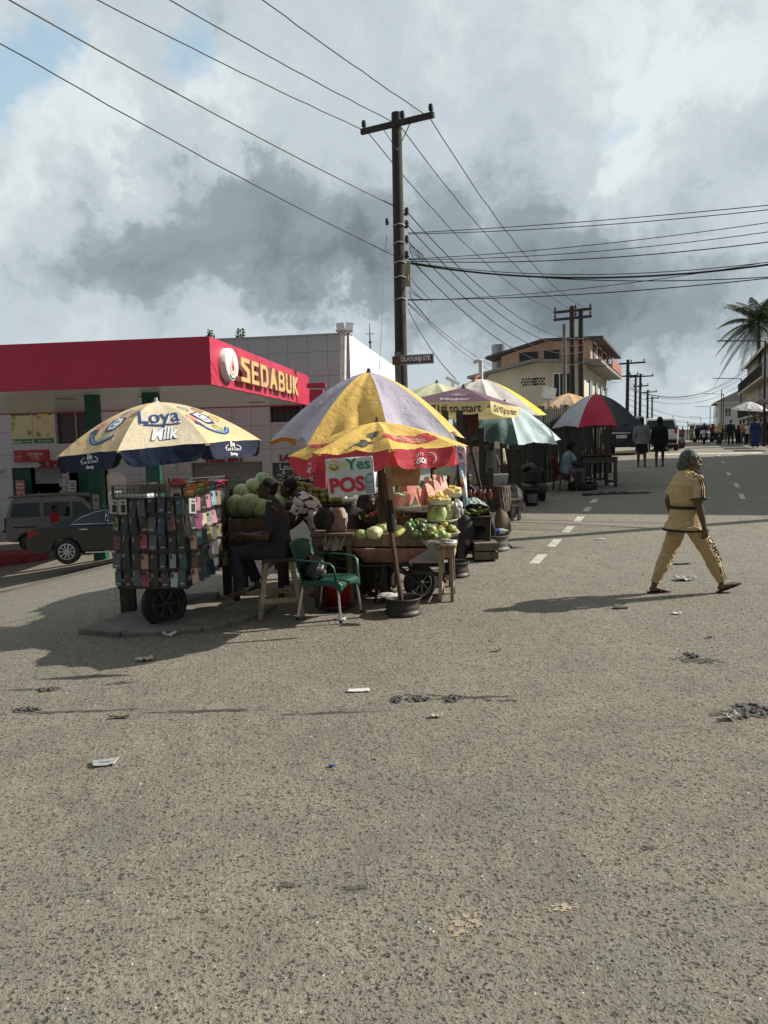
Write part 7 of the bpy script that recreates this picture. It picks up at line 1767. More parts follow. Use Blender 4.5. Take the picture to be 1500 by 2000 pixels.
mb = MB(); mb.tube([(-.2, -.4, .5), (-.2, -.62, .72), (.1, -.62, .72), (.1, -.4, .5)], .014, 6); mb.build('handle', DM, cp)
for x in (-.30, .24): wheel(cp, (x, .1, .14), .14, .08, 5, DM).rotation_euler = (0, R(90), 0)
mb = MB(); mb.tube([(-.34, .1, .14), (.28, .1, .14)], .012, 6); mb.build('axle', DM, cp)
c = G(1041, 989); bk = thing('paint_bucket', 'black paint bucket with a pale smeared label in front of the compressor', 'bucket', c + V((0, .17, 0)))
MB().lathe([(0, 0), (.13, 0), (.16, .36), (.17, .36), (.17, .39), (.155, .39), (.125, .02), (0, .02)], None, 24).build('body', mat('bucket_black', (.03, .032, .036), .5, dirt=(.09, .085, .08)), bk)
mb = MB(); mb.grid(lambda u, v: ((.141 + .016 * v) * sin((u - .5) * 1.6), -(.141 + .016 * v) * cos((u - .5) * 1.6), .08 + .2 * v), 8, 2); mb.build('label', mat('smeared_label', (.20, .22, .25), .7, col2=(.06, .06, .07), scale=14), bk)
DPAINT = mat('dark_car_paint', (.005, .007, .010), .2, .2, var=.1, bmp=.0, coat=1)
GPAINT = mat('dull_grey_paint', (.26, .26, .25), .45, .1, var=.1, bmp=.02, dirt=(.10, .09, .08), dirt_amt=.4)
def saloon_extra(o, W):
 for sg in (1, -1):
  mb = MB(); mb.prism([(-2.405, .72), (-2.22, .74), (-2.08, .86), (-2.25, .91), (-2.37, .88)], sg * (W / 2 - .10), sg * (W / 2 + .004), rot(90)); mb.build('tail_light', TAILL, o)
  mb = MB(); mb.bar((-.95, sg * (W / 2 + .006), .30), (.95, sg * (W / 2 + .006), .30), .02, .035); mb.build('sill_trim', CHROME, o)
 mb = MB(); mb.box((-2.43, 0, .62), (.03, .5, .14)); mb.build('number_plate', INKW, o)
c = GD(246, 20.6)
sal = car('saloon_car', 'dark saloon car with bright alloy wheels parked behind the phone cart', c, R(3), DPAINT, 1.82,
 [(-2.30, .28), (-2.43, .42), (-2.42, .72), (-2.30, .95), (-1.75, 1.0), (-1.2, .99), (.9, .97), (1.5, .90), (2.1, .76), (2.40, .60), (2.42, .35), (2.3, .24)],
 [(-1.42, .33), (1.40, .33)], .33, .22, [(-1.95, .97), (-1.25, 1.24), (-.85, 1.37), (-.2, 1.44), (.35, 1.42), (.75, 1.30), (1.35, .95)], .86,
 [[(-1.30, 1.03), (-1.05, 1.20), (-.70, 1.33), (-.42, 1.37), (-.42, 1.03)], [(-.36, 1.03), (-.36, 1.375), (.1, 1.38), (.38, 1.34), (.62, 1.22), (.85, 1.03)]], trim=CHROME, doors=((-.95, .90), (.25, .90)), rear=((0, 2, 'rear_window'), (5, 6, 'windscreen')), extra=saloon_extra, tum=.5)
def van_extra(o, W):
 for sg in (1, -1):
  mb = MB(); mb.box((-1.98, sg * (W / 2 - .05), 1.0), (.06, .12, .42)); mb.build('tail_light', TAILL, o)
  mb = MB(); mb.bar((-1.7, sg * (W / 2 + .004), .86), (-.85, sg * (W / 2 + .004), .86), .012, .04); mb.build('side_strip', BLACK, o)
 mb = MB(); mb.bar((-2.03, -.75, .72), (-2.03, .75, .72), .12, .1); mb.build('bumper', BLACK, o)
 mb = MB(); mb.tube([(x, 0, 1.93 + .05 * math.sin(x + 2)) for x in (-1.9, -1, 0, 1.0)], [(.04, .68)] * 4, 10, up=(0, 0, 1)); mb.build('raised_roof', GPAINT, o)
c = GD(124, 28.5)
car('minivan', 'dull grey minivan with high roof parked beneath the canopy', c, R(4), GPAINT, 1.62, [(-1.95, .34), (-2.0, .5), (-1.98, 1.1), (-1.96, 1.2), (1.3, 1.2), (1.85, .95), (1.98, .7), (1.98, .4), (1.9, .3)],
 [(-1.25, .30), (1.25, .30)], .30, .18, [(-1.97, 1.1), (-1.85, 1.55), (-1.72, 1.86), (-1.5, 1.93), (.5, 1.95), (.75, 1.88), (1.55, 1.1)], .80,
 [[(-1.80, 1.22), (-1.68, 1.72), (-.75, 1.74), (-.72, 1.22)], [(-.6, 1.22), (-.6, 1.74), (.32, 1.74), (.32, 1.22)], [(.42, 1.22), (.42, 1.74), (.75, 1.72), (1.2, 1.22)]], rear=((0, 2, 'rear_window'), (5, 6, 'windscreen')), extra=van_extra, tum=.12, belt=1.2, rimcol=STEEL)
red = mat('crimson_cotton', (.36, .015, .035), .85, var=.15, bmp=.2)
person('person', 'person in crimson shirt walking between saloon car and minivan', GD(96, 27.0), R(8), stand_pose(step=.12, h=1.68), [dict(kind='top', m=red, sleeve='short', k=.03), dict(kind='legs', m=DJEAN), dict(kind='hair', m=HAIR)], SKIN, fingers=False, det=.02)
q = FRX @ V((fx(73, 960)[0], .15, 0)); person('person', 'person in pale cyan shirt standing in the shop doorway', (q.x, q.y, hgt(q.x, q.y) + .1), R(-90), stand_pose(h=1.7), [dict(kind='top', m=mat('pale_cyan', (.42, .55, .55), .85), sleeve='short'), dict(kind='legs', m=DJEAN), dict(kind='hair', m=HAIR)], SKIN, fingers=False, det=.02)
SRZ = math.atan2(RD.y, RD.x)
def suv_extra(o, W):
 mb = MB(); mb.box((-2.34, .15, 1.08), (.03, .95, .07)); mb.build('chrome_strip', CHROME, o)
 mb = MB(); mb.box((-2.335, .1, .90), (.03, .50, .16)); mb.build('number_plate', mat('plate_grey', (.42, .43, .44), .5), o)
 mb = MB(); mb.box((-2.38, 0, .52), (.16, W - .1, .22)); mb.build('bumper', BLACK, o, bevel=.03)
 for sg in (1, -1): mb = MB(); mb.box((-2.31, sg * (W / 2 - .10), 1.12), (.05, .16, .34)); mb.build('tail_light', TAILL, o)
 for sg in (1, -1): mb = MB(); mb.tube([(-1.9, sg * .62, 1.84), (-1.7, sg * .62, 1.88), (.2, sg * .62, 1.88), (.4, sg * .62, 1.84)], .02, 5); mb.build('roof_rail', DARKSTEEL, o)
BP = mat('black_car_paint', (.008, .008, .009), .25, .1, bmp=.01, coat=.4)
SB = [(-2.28, .38), (-2.34, .55), (-2.33, 1.15), (-1.5, 1.2), (.9, 1.18), (1.9, 1.05), (2.3, .85), (2.35, .5), (2.2, .34)]
SG_ = [(-2.30, 1.14), (-2.12, 1.72), (-1.9, 1.82), (.3, 1.82), (.6, 1.74), (1.25, 1.14)]
SP = [[(-2.0, 1.2), (-1.9, 1.68), (-1.1, 1.7), (-1.1, 1.2)], [(-1.0, 1.2), (-1.0, 1.7), (-.2, 1.7), (-.2, 1.2)], [(-.1, 1.2), (-.1, 1.7), (.4, 1.68), (.85, 1.2)]]
q = G(1218, 889); car('parked_suv', 'black four wheel drive seen from behind under the striped umbrella edge', q + RD * 2.3, SRZ, BP, 1.92, SB, [(-1.4, .38), (1.4, .38)], .38, .26, SG_, .88, SP, zb=.32, rear=((0, 1, 'rear_window'), (4, 5, 'windscreen')), extra=suv_extra, tum=.2, belt=1.14)
WP = mat('white_car_paint', (.62, .62, .60), .3, .05, bmp=.01, coat=.4)
q = onroad(47, -1.3); car('white_car', 'white car parked beyond the two walkers', q, SRZ, WP, 1.8, SB, [(-1.4, .36), (1.4, .36)], .36, .24, SG_, .86, SP, zb=.3, rear=((0, 1, 'rear_window'), (4, 5, 'windscreen')), extra=suv_extra, tum=.25, belt=1.14)
q = onroad(84, 1.6); car('white_car', 'distant white car driving down the middle of the street', q, SRZ + pi, WP, 1.8, SB, [(-1.4, .36), (1.4, .36)], .36, .24, SG_, .86, SP, zb=.3, rear=((0, 1, 'rear_window'), (4, 5, 'windscreen')), tum=.25, belt=1.14)
MUST = mat('mustard_jersey', (.46, .34, .17), .85, var=.05, scale=5, bmp=.8, bscale=11, bdist=.05)
BLK = mat('black_trim', (.012, .011, .011), .8)
J = dict(pel=(-.01, 0, .86), chest=(.0, 0, 1.24), neck=(.03, 0, 1.41), head=(.055, 0, 1.52), lat=(0, 1, 0),
   sh_r=(.04, -.185, 1.325), sh_l=(.01, .185, 1.325), el_r=(.025, -.24, 1.03), el_l=(-.10, .23, 1.05), wr_r=(.085, -.245, .79), wr_l=(-.02, .25, .83),
   hip_r=(.02, -.09, .82), hip_l=(-.02, .09, .82), kn_r=(.235, -.10, .46), kn_l=(-.17, .09, .45), an_r=(.385, -.10, .125), an_l=(-.33, .09, .105), toe_r=(.575, -.12, .115), toe_l=(-.15, .10, .02),
   heel_r=(-.035, 0, -.075), heel_l=(-.05, 0, -.06), hand_r=(.18, 0, -1), hand_l=(.2, 0, -1))
c = G(1338, 1158); WRZ = R(7)
wm = person('person', 'person in mustard outfit with black trim and dark head wrap walking across the street', (c.x, c.y, hgt(c.x, c.y) + .0), WRZ, J,
 [dict(kind='top', m=MUST, sleeve='short', slen=.78, k=.026, hem=(-.02, 0, .735), flare=1.22, wr=.010, collar=True, det=.009), dict(kind='legs', m=MUST, k=.026, cuff=.040, end=.95, calf=.050, wr=.010, det=.009),
 dict(kind='hair', m=mat('dark_head_wrap', (.035, .042, .038), .7, var=.4, scale=18, bmp=.7, bscale=45, col2=(.12, .13, .12)), s=1.07, bun=True, wr=.010, name='head_wrap'), dict(kind='shoes', m=mat('brown_rubber', (.03, .018, .015), .7))], SKIN2, det=.008, headrot=-20, headtilt=-8, fat=1.0, deep=1.2)
def loopband(ctr, up_, rx, ry, r, name, lat_=(0, 1, 0), h=1):
 mb = MB(); X = frame(up_, lat_); mb.tube([V(ctr) + X.to_3x3() @ V((ry * cos(2 * pi * t_ / 28), rx * sin(2 * pi * t_ / 28), 0)) for t_ in range(28)], [(r, r * h)] * 28, 6, closed=True, up=None); return mb.build(name, BLK, wm)
loopband((-.005, 0, 1.0), (0, 0, 1), .166, .188, .017, 'belt'); loopband((-.02, 0, .742), (0, 0, 1), .224, .240, .013, 'hem_band')
e, s2 = V(J['el_r']), V(J['sh_r']); d = e - s2; loopband(s2 + d * .77, d, .078, .078, .008, 'sleeve_band')
for dx in (-.022, .0, .022):
 mb = MB(); mb.tube([V((.045 + dx, -.10, 1.415)), V((.05 + dx, -.19, 1.385)), s2 + d * .25 + V((.012 + dx, -.084, 0)), s2 + d * .5 + V((.012 + dx, -.086, 0)), s2 + d * .75 + V((.012 + dx, -.086, 0))], .006, 5); mb.build('sleeve_stripe', BLK, wm)
h_, k_, a_ = V(J['hip_r']), V(J['kn_r']), V(J['an_r'])
for dx in (-.02, .0, .02):
 mb = MB(); p_ = h_ + (k_ - h_) * .16; q_ = h_ + (k_ - h_) * .36; mb.tube([p_ + V((.055 + dx, -.098, 0)), q_ + V((.05 + dx, -.094, 0))], .004, 5); mb.build('trouser_stripe', BLK, wm)
 mb = MB(); p_ = k_ + (a_ - k_) * .42; q_ = k_ + (a_ - k_) * .88; mb.tube([p_ + V((.03 + dx, -.070, 0)), q_ + V((.025 + dx, -.062, 0))], .004, 5); mb.build('trouser_stripe', BLK, wm)
vs, fs, k = twidth('CAMPUS', .32, bold=.03); mb = MB()
A_, B_ = h_ + (k_ - h_) * .45 + V((.055, -.098, 0)), k_ + (a_ - k_) * .28 + V((.045, -.080, 0)); ax = (B_ - A_); L_ = ax.length; ax.normalize(); mb.add([A_ + ax * (v.x + .16) + V((1, .25, .35)).normalized() * v.y + V((0, -.006 - .016 * sin(pi * min(1, max(0, (v.x + .16) / .32))), 0)) for v in vs], fs); mb.build('lettering', BLK, wm)
for s_ in (1, -1):
 HX = M.Translation(V(J['head'])) @ rot(0, 0, -20) @ rot(0, -8, 0); mb = MB(); mb.ball(HX @ V((.083, s_ * .031, .014)), (.008, .012, .008), None, 8, 6); mb.ball(HX @ V((.0895, s_ * .031, .014)), (.003, .006, .006), None, 8, 6, mi=1); mb.build('eye', [mat('eye_white', (.45, .42, .38), .3, bmp=0), INKK], wm)
GREYF = mat('grey_fleece', (.20, .205, .21), .9, var=.1, bmp=.3, bscale=30); BLF = mat('black_fleece', (.010, .010, .012), .9, bmp=.3); SHORTS = mat('dark_shorts', (.02, .02, .022), .9)
wear1 = [dict(kind='top', m=GREYF, sleeve='long', k=.034, hem=(-.01, 0, .78), flare=1.08, wr=.006), dict(kind='legs', m=SHORTS, len=.42, cuff=.115, k=.03), dict(kind='hair', m=HAIR), dict(kind='shoes', m=BLACK)]
wear2 = [dict(kind='top', m=BLF, sleeve='long', k=.04, hem=(-.01, 0, .70), flare=1.12, wr=.006, hood=True), dict(kind='legs', m=SHORTS, len=.44, cuff=.125, k=.03), dict(kind='shoes', m=BLACK)]
c = G(1253, 912); person('person', 'person in grey sweatshirt and dark shorts walking away up the street', c, SRZ + R(6), stand_pose(step=.10, h=1.70), wear1, SKIN, fingers=False, det=.016)
c = G(1288, 911); person('person', 'hooded person in black top and shorts walking beside the grey sweatshirt', c, SRZ - R(4), stand_pose(step=-.07, h=1.66), wear2, SKIN, fingers=False, det=.016)
def tint(n, c): return mat('cloth_' + n, c, .9, var=.15, bmp=.2)
DK = tint('black', (.014, .014, .016)); HH = dict(kind='hair', m=HAIR, s=1.05)
def walker(px, py, h, lab, top_, leg_, yaw=0, step=.08, skirt=None, det=.022, d=None, sleeve='short', group=None):
 q = G(px, py) if d is None else GD(px, d)
 w_ = [dict(kind='top', m=top_, sleeve=sleeve, k=.035)]
 w_ += [dict(kind='skirt', m=leg_, z0=.12, r=skirt)] if skirt else [dict(kind='legs', m=leg_)]
 return person('person', lab, q, SRZ + R(yaw), stand_pose(step=step, h=h), w_ + [HH], SKIN, fingers=False, det=det, face=False, group=group)
walker(1427, 870, 1.72, 'person all in black walking by the market awnings', DK, DK, 5, .12, sleeve='long')
walker(1441, 869, 1.30, 'small person in black beside the person in black', DK, DK, -6, .08)
walker(1452, 869, 1.70, 'person in orange shirt with dark cross strap and grey jeans by the awnings', tint('orange', (.46, .20, .10)), tint('grey_jean', (.10, .11, .13)), 0, .05)
walker(1461, 869, 1.52, 'person in white vest between the orange shirt and the blue gown', tint('white', (.52, .54, .56)), DK, 4, .06)
walker(1475, 876, 1.70, 'person in long navy blue gown near the yellow jerrycan', tint('navy_gown', (.02, .03, .12)), tint('navy_gown', (.02, .03, .12)), 0, .03, .24, sleeve='long')
fc = [('red', (.32, .03, .04)), ('white2', (.5, .5, .5)), ('black', (.03, .03, .034)), ('brown', (.20, .12, .08)), ('blue', (.08, .13, .32)), ('tan', (.35, .25, .15)), ('green', (.05, .14, .08)), ('grey', (.15, .15, .16))]
CN = ['red', 'white', 'black', 'brown', 'blue', 'tan', 'green', 'grey']
wh_ = ['near the end of the street by the white car', 'beside the oncoming motorcycle', 'in the crowd below the far dark building', 'at the far kerb by the street lamps', 'near the parked motorcycles']
r6 = random.Random(21)
for i, (px, d, ci, wi) in enumerate([(1322, 64, 1, 4), (1333, 82, 3, 0), (1351, 78, 5, 0), (1362, 70, 2, 1), (1368, 92, 4, 1), (1384, 88, 7, 1), (1391, 72, 0, 2), (1409, 80, 2, 2), (1417, 66, 7, 2), (1446, 58, 4, 3), (1486, 47, 3, 3), (1494, 52, 2, 3)]):
 walker(px, 0, r6.uniform(1.52, 1.78), f"person in {CN[ci]} top {wh_[wi]}, {NUMW[i % 10]} along", tint(*fc[ci]), (DK, tint('blue_jean', (.07, .09, .14)), tint('khaki', (.22, .19, .13)))[i % 3], r6.choice((0, 180, 30, -150)), r6.uniform(-.12, .12), None, .04, d)
def bike(q, rz, lab, col, lamp=True):
 o = thing('motorcycle', lab, 'motorcycle', q, rz)
 for x in (-.62, .62): wheel(o, (x, 0, .29), .29, .10, 6, DARKSTEEL)
 mb = MB(); mb.tube([(-.25, 0, .82), (.05, 0, .84), (.30, 0, .90), (.42, 0, .86)], [(.06, .10), (.10, .12), (.12, .13), (.04, .07)], 10, up=(0, 0, 1)); mb.build('fuel_tank', col, o)
 mb = MB(); mb.tube([(-.75, 0, .80), (-.5, 0, .78), (-.1, 0, .77)], [(.04, .09), (.05, .13), (.04, .10)], 10, up=(0, 0, 1)); mb.build('seat', BLACK, o)
 mb = MB(); mb.box((.0, 0, .42), (.40, .28, .34)); mb.box((-.5, .14, .33), (.6, .07, .08)); mb.build('engine', DARKSTEEL, o, bevel=.03)
 mb = MB(); mb.tube([(.62, .06, .29), (.40, .06, .95)], .025, 6); mb.tube([(.62, -.06, .29), (.40, -.06, .95)], .025, 6); mb.tube([(.25, -.36, 1.02), (.38, -.2, 1.0), (.40, 0, .97), (.38, .2, 1.0), (.25, .36, 1.02)], .014, 6); mb.tube([(-.62, .08, .29), (-.1, .08, .45), (.35, .03, .85)], .02, 6); mb.build('frame', DARKSTEEL, o)
 mb = MB(); mb.ball((.50, 0, .92), (.08, .17, .20), None, 14, 9); mb.ball((.56, 0, .60), (.16, .09, .10), None, 12, 8); mb.build('fairing', col, o)
 return o
RJ = stand_pose(h=1.68); RJ.update(pel=(-.18, 0, .90), chest=(-.05, 0, 1.24), neck=(-.01, 0, 1.40), head=(.03, 0, 1.52), sh_l=(-.03, .19, 1.33), sh_r=(-.03, -.19, 1.33), el_l=(.12, .30, 1.10), el_r=(.12, -.30, 1.10), wr_l=(.28, .33, 1.05), wr_r=(.28, -.33, 1.05), hip_l=(-.14, .11, .86), hip_r=(-.14, -.11, .86), kn_l=(.22, .22, .68), kn_r=(.22, -.22, .68), an_l=(.02, .20, .30), an_r=(.02, -.20, .30), toe_l=(.18, .22, .24), toe_r=(.18, -.22, .24))
def rider(q, rz, lab, top_, cap): person('person', lab, q, rz, RJ, [dict(kind='top', m=top_, sleeve='long', k=.03), dict(kind='legs', m=DK), dict(kind='hair', m=cap, s=1.15)], SKIN, fingers=False, det=.03, face=False)
q = GD(1375, 60); bike(q, SRZ + pi - R(4), 'white fronted motorcycle coming down the street', mat('bike_white', (.55, .55, .55), .35)); rider(q, SRZ + pi - R(4), 'dark clothed rider on the oncoming white motorcycle', DK, HAIR)
q = GD(1404, 56); bike(q, SRZ + R(6), 'dark motorcycle ridden away by the orange shirted rider', mat('bike_dark', (.06, .02, .02), .4)); rider(q, SRZ + R(6), 'rider in tan orange shirt on the dark motorcycle', tint('tan_orange', (.42, .25, .12)), mat('cap_white', (.4, .4, .4), .6))
for i in range(3):
 q = onroad(50 + .8 * i, -.7 + .1 * i); bike(q, SRZ + R(30), ['parked motorcycle closest to the two walkers', 'parked motorcycle in the middle of three by the white car', 'parked motorcycle at the far end of three by the white car'][i], BLACK)
CREAMW = mat('cream_render', (.46, .40, .31), .9, var=.12, scale=.6, bmp=.3, bscale=14, dirt=(.22, .19, .15), dirt_amt=.6)
ROOFG = mat('grey_roof', (.07, .07, .072), .7, var=.2, bmp=.3); WHTW = mat('white_render', (.58, .58, .57), .85, var=.06, bmp=.1, dirt=(.35, .34, .32), dirt_amt=.4)
STX = M(((RD.x, RL.x, 0, 0), (RD.y, RL.y, 0, 0), (0, 0, 1, 0), (0, 0, 0, 1)))     # local x up the street, y to its right
def block(name, lab, s0, t0, ln, dp, h, wallm, roofm, floors, wins, roof='hip', eave=.5, balc=False, rise=1.8, side=1, cat='building', endwins=2):
 """A street building: (s0, t0) is the corner by the kerb nearest to us; side = 1 right of the street, -1 left."""
 b = onroad(s0, t0); z0 = min(b.z, onroad(s0 + ln, t0).z) - .4
 X = STX @ M.Translation((s0, t0, 0)); X = M.Translation((0, 0, z0)) @ X @ M.Diagonal((1, side, 1, 1))
 o = thing(name, lab, cat, X=X); fh = h / floors
 mb = MB(); mb.box((ln / 2, dp / 2, h / 2), (ln, dp, h)); mb.build('wall', wallm, o)
 mb = MB(); e = eave
 cs = [(-e, -e, h), (ln + e, -e, h), (ln + e, dp + e, h), (-e, dp + e, h)]
 if roof == 'hip':
  k = min(ln, dp) / 2; r1, r2 = ((k, dp / 2, h + rise), (ln - k, dp / 2, h + rise)) if ln >= dp else ((ln / 2, k, h + rise), (ln / 2, dp - k, h + rise))
  mb.add(cs + [r1, r2], ([(0, 1, 5, 4), (2, 3, 4, 5), (1, 2, 5), (3, 0, 4)] if ln >= dp else [(0, 1, 4), (1, 2, 5, 4), (2, 3, 5), (3, 0, 4, 5)]) + [(3, 2, 1, 0)])
 else:
  mb.box((ln / 2, dp / 2, h + .1), (ln + 2 * e, dp + 2 * e, .2))
 mb.build('roof', roofm, o)
 mb = MB(); mb.box((ln / 2, -e - .02, h - .12), (ln + 2 * e, .04, .26)); mb.box((-e - .02, dp / 2, h - .12), (.04, dp + 2 * e - .02, .26)); mb.build('eaves_board', mat('eaves_cream', (.50, .47, .40), .7), o)
 for f in range(floors):
  for k in range(wins):
   x = ln * (k + .5) / wins; z = fh * f + fh * .52
   w_, hh = (1.2, 1.2) if f else (1.8, 2.0); z = z if f else 1.1
   mb = MB(); mb.box((x, -.015, z), (w_, .06, hh)); q = mb.build('window', GLASS, o)
   mb = MB()
   for sx_ in (-1, 0, 1): mb.box((x + sx_ * w_ / 2, -.035, z), (.07, .08, hh + .07))
   for sz in (-1, 1): mb.box((x, -.036, z + sz * hh / 2), (w_ - .07, .08, .07))
   mb.build('window_frame', INKW if f else DARKSTEEL, q)
  for k in range(endwins if f else 0):
   y = dp * (k + .5) / endwins; z = fh * f + fh * .52; mb = MB(); mb.box((-.015, y, z), (.06, 1.0, 1.3)); q = mb.build('window', GLASS, o)
   mb = MB()
   for sy_ in (-1, 0, 1): mb.box((-.035, y + sy_ * .5, z), (.08, .06, 1.36))
   mb.build('window_frame', INKW, q)
  if balc and f:
   mb = MB(); mb.box((ln / 2, -.45, fh * f), (ln, .9, .18)); mb.build('balcony', CREAMW if side > 0 else mat('pink_render', (.34, .15, .13), .85, var=.15), o)
   mb = MB(); mb.box((ln / 2, -.87, fh * f + 1.0), (ln, .05, .06))
   for k in range(int(ln / .35)): mb.box((.18 + k * .35, -.87, fh * f + .54), (.03, .03, .88))
   mb.build('railing', DARKSTEEL, o)
 return o
block('cream_building', 'cream three storey building with balconies casting shade over the street', 24.0, 6.4, 14.5, 9, 9.6, CREAMW, ROOFG, 3, 4, 'flat', .6, True)
block('cream_building', 'cream building with long balconies beside the palm tree', 63, 6.0, 28, 9, 8.0, CREAMW, ROOFG, 3, 7, 'hip', .5, True, 1.6)
block('white_house', 'white two storey house with dark hipped roof behind the street lamps', 150, 5.4, 18, 15, 7.4, WHTW, mat('slate_roof', (.03, .031, .033), .9, bmp=.3), 2, 4, 'hip', .9, False, 4.2, endwins=5)
block('dark_building', 'low dark brown building at the far end of the street', 215, 1.0, 20, 14, 5.5, mat('dark_brown_render', (.10, .075, .06), .9), ROOFG, 2, 4, 'flat', .5)
block('pale_building', 'far pale building closing the street beyond the crowd', 260, -12, 14, 16, 5.2, WHTW, ROOFG, 1, 3, 'flat', .4)
AWN = mat('awning_canvas', (.30, .28, .27), .8, var=.25, bmp=.3); AWD = mat('dark_awning', (.05, .045, .045), .8)
def awning(s0, t0, ln, dp, h, m, lab):
 o = thing('market_awning', lab, 'awning', onroad(s0, t0), math.atan2(RD.y, RD.x))
 mb = MB(); mb.grid(lambda u, v: (ln * u, -dp * v, h + .5 * v - .08 * sin(pi * u) + .03 * sin(11 * u)), 12, 6); mb.build('canvas', m, o, solid=.02)
 for x in (0, ln):
  mb = MB(); mb.tube([(x, 0, 0), (x, 0, h)], .03, 6); mb.build('post', WOODD, o)
 mb = MB(); mb.box((ln / 2, -dp * .7, .45), (ln * .9, dp * .5, .9)); mb.build('counter', WOODD, o)
 return o
awning(43, 4.6, 3.5, 2.0, 2.0, AWD, 'dark awning over a counter closest on the shopping side of the street'); awning(48, 4.5, 4, 2.0, 2.1, AWN, 'grey canvas awning sloping over the kerb beside the orange shirt'); awning(54, 4.4, 5, 2, 2.0, AWD, 'dark awning beyond the grey canvas one'); awning(60, 4.4, 5, 2, 2.1, AWN, 'furthest grey awning near the far crowd')
for s_, t_, cols, lab, sd_ in ((41.5, 4.3, (.09, .07, .075), 'dusky mauve umbrella above the navy gown', 1), (53, 3.7, (.45, .43, .46), 'pale grey market umbrella beside the person in black', 2)):
 q = onroad(s_, t_); umbrella('market_umbrella', lab, q + V((0, 0, 2.75)), q, 1.1, .5, 8, [0], .2, [fabric('far_cloth%d' % sd_, cols)], 1.5, (0, 6), group=None, pole=.025, folds=.03, seed=sd_)
q = onroad(40.6, 4.1); jc = thing('jerrycan', 'tall yellow jerrycan at the kerb', 'jerrycan', q, .4); mb = MB(); mb.box((0, 0, .28), (.36, .28, .56)); mb.build('body', mat('yellow_plastic', (.52, .30, .03), .45), jc, bevel=.05); mb = MB(); mb.tube([(-.1, 0, .56), (-.1, 0, .64), (.1, 0, .64), (.1, 0, .56)], .025, 6); mb.build('handle', mat('yellow_plastic', (.52, .30, .03), .45), jc)
mb = MB(); mb.lathe([(0, 0), (.04, 0), (.04, .06), (0, .06)], M.Translation((.13, 0, .55)), 10); mb.build('cap', BLACK, jc)
LT = MB(); LT.tube([(0, 0, 0), (0, 0, 6.3)], [.085, .055], 10); LT = LT.mesh('pole', BLACK); LA = MB(); LA.tube([(0, 0, 6.2), (-.15, 0, 6.33), (-2.0, 0, 6.45)], .035, 6); LA = LA.mesh('arm', BLACK); LH_ = MB(); LH_.tube([(-1.9, 0, 6.44), (-2.1, 0, 6.46), (-2.7, 0, 6.5)], [(.03, .06), (.05, .13), (.03, .11)], 8, up=(0, 0, 1)); LH_ = LH_.mesh('lamp_head', DARKSTEEL)
for i, (s_, t_) in enumerate([(52, 4.4), (87, 5.2), (117, 4.8), (157, 4.2), (205, 3.4), (255, 2.8)]):
 o = thing('street_lamp', f"dark single arm street lamp, {NUMW[i]} up the street from the palm tree", 'street lamp', onroad(s_, t_), math.atan2(RL.y, RL.x), 'street lamps along the kerb')
 for me in (LT, LA, LH_): c_ = bpy.data.objects.new(me.name, me); COL.objects.link(c_); c_.parent = o
q = onroad(66, 10.2); pq = P(1480, 632, 66); pm = thing('palm_tree', 'tall coconut palm above the cream building roof', 'palm tree', (pq.x, pq.y, 0))
z0, z1 = hgt(pq.x, pq.y), pq.z
mb = MB(); mb.tube([(.9, .5, z0), (.6, .3, z0 + (z1 - z0) * .4), (.2, .1, z0 + (z1 - z0) * .8), (0, 0, z1)], [.22, .17, .15, .17], 10); mb.build('trunk', mat('palm_bark', (.14, .115, .09), .9, var=.3, bmp=.7, bscale=9, grain=(1, 1, 4)), pm)
FROND = mat('palm_leaf', (.085, .11, .058), .6, var=.4, scale=2, rand=.0); mb = MB(); r7 = random.Random(5)
for k in range(46):
 a = k * 2.4 + r7.uniform(-.2, .2); e = R(84 - 2.9 * k + r7.uniform(-8, 8)); L = r7.uniform(3.4, 4.6)
 hd = V((cos(a), sin(a), 0)); pts = []
 for j in range(11):
  f = j / 10; pts.append(V((0, 0, z1)) + hd * L * f * cos(e * (1 - .4 * f)) * (1 - .1 * f) + V((0, 0, L * (sin(e) * f - (.38 + .22 * cos(e)) * f * f))))
 mb.tube(pts, [.03 * (1 - .8 * j / 10) for j in range(11)], 4)
 for j in range(60):
  f = .10 + .9 * j / 60; i0 = min(9, int(f * 10)); b = pts[i0].lerp(pts[i0 + 1], f * 10 - i0); tg = (pts[i0 + 1] - pts[i0]).normalized(); sd_ = tg.cross(V((0, 0, 1)));
  if sd_.length < .05: continue
  sd_.normalize()
  for sg in (1, -1):
   ln = (.62 * sin(pi * min(1, f * .85 + .12)) + .10) * r7.uniform(.8, 1.1); d = (sd_ * sg + tg * .55 + V((0, 0, -.55 - .3 * r7.random()))).normalized(); w_ = tg * .019
   mb.add([b - w_, b + w_, b + d * ln * .6 + w_ * .8 + V((0, 0, .02)), b + d * ln, b + d * ln * .6 - w_ * .8], [(0, 1, 2, 3, 4)])
mb.build('crown', FROND, pm)
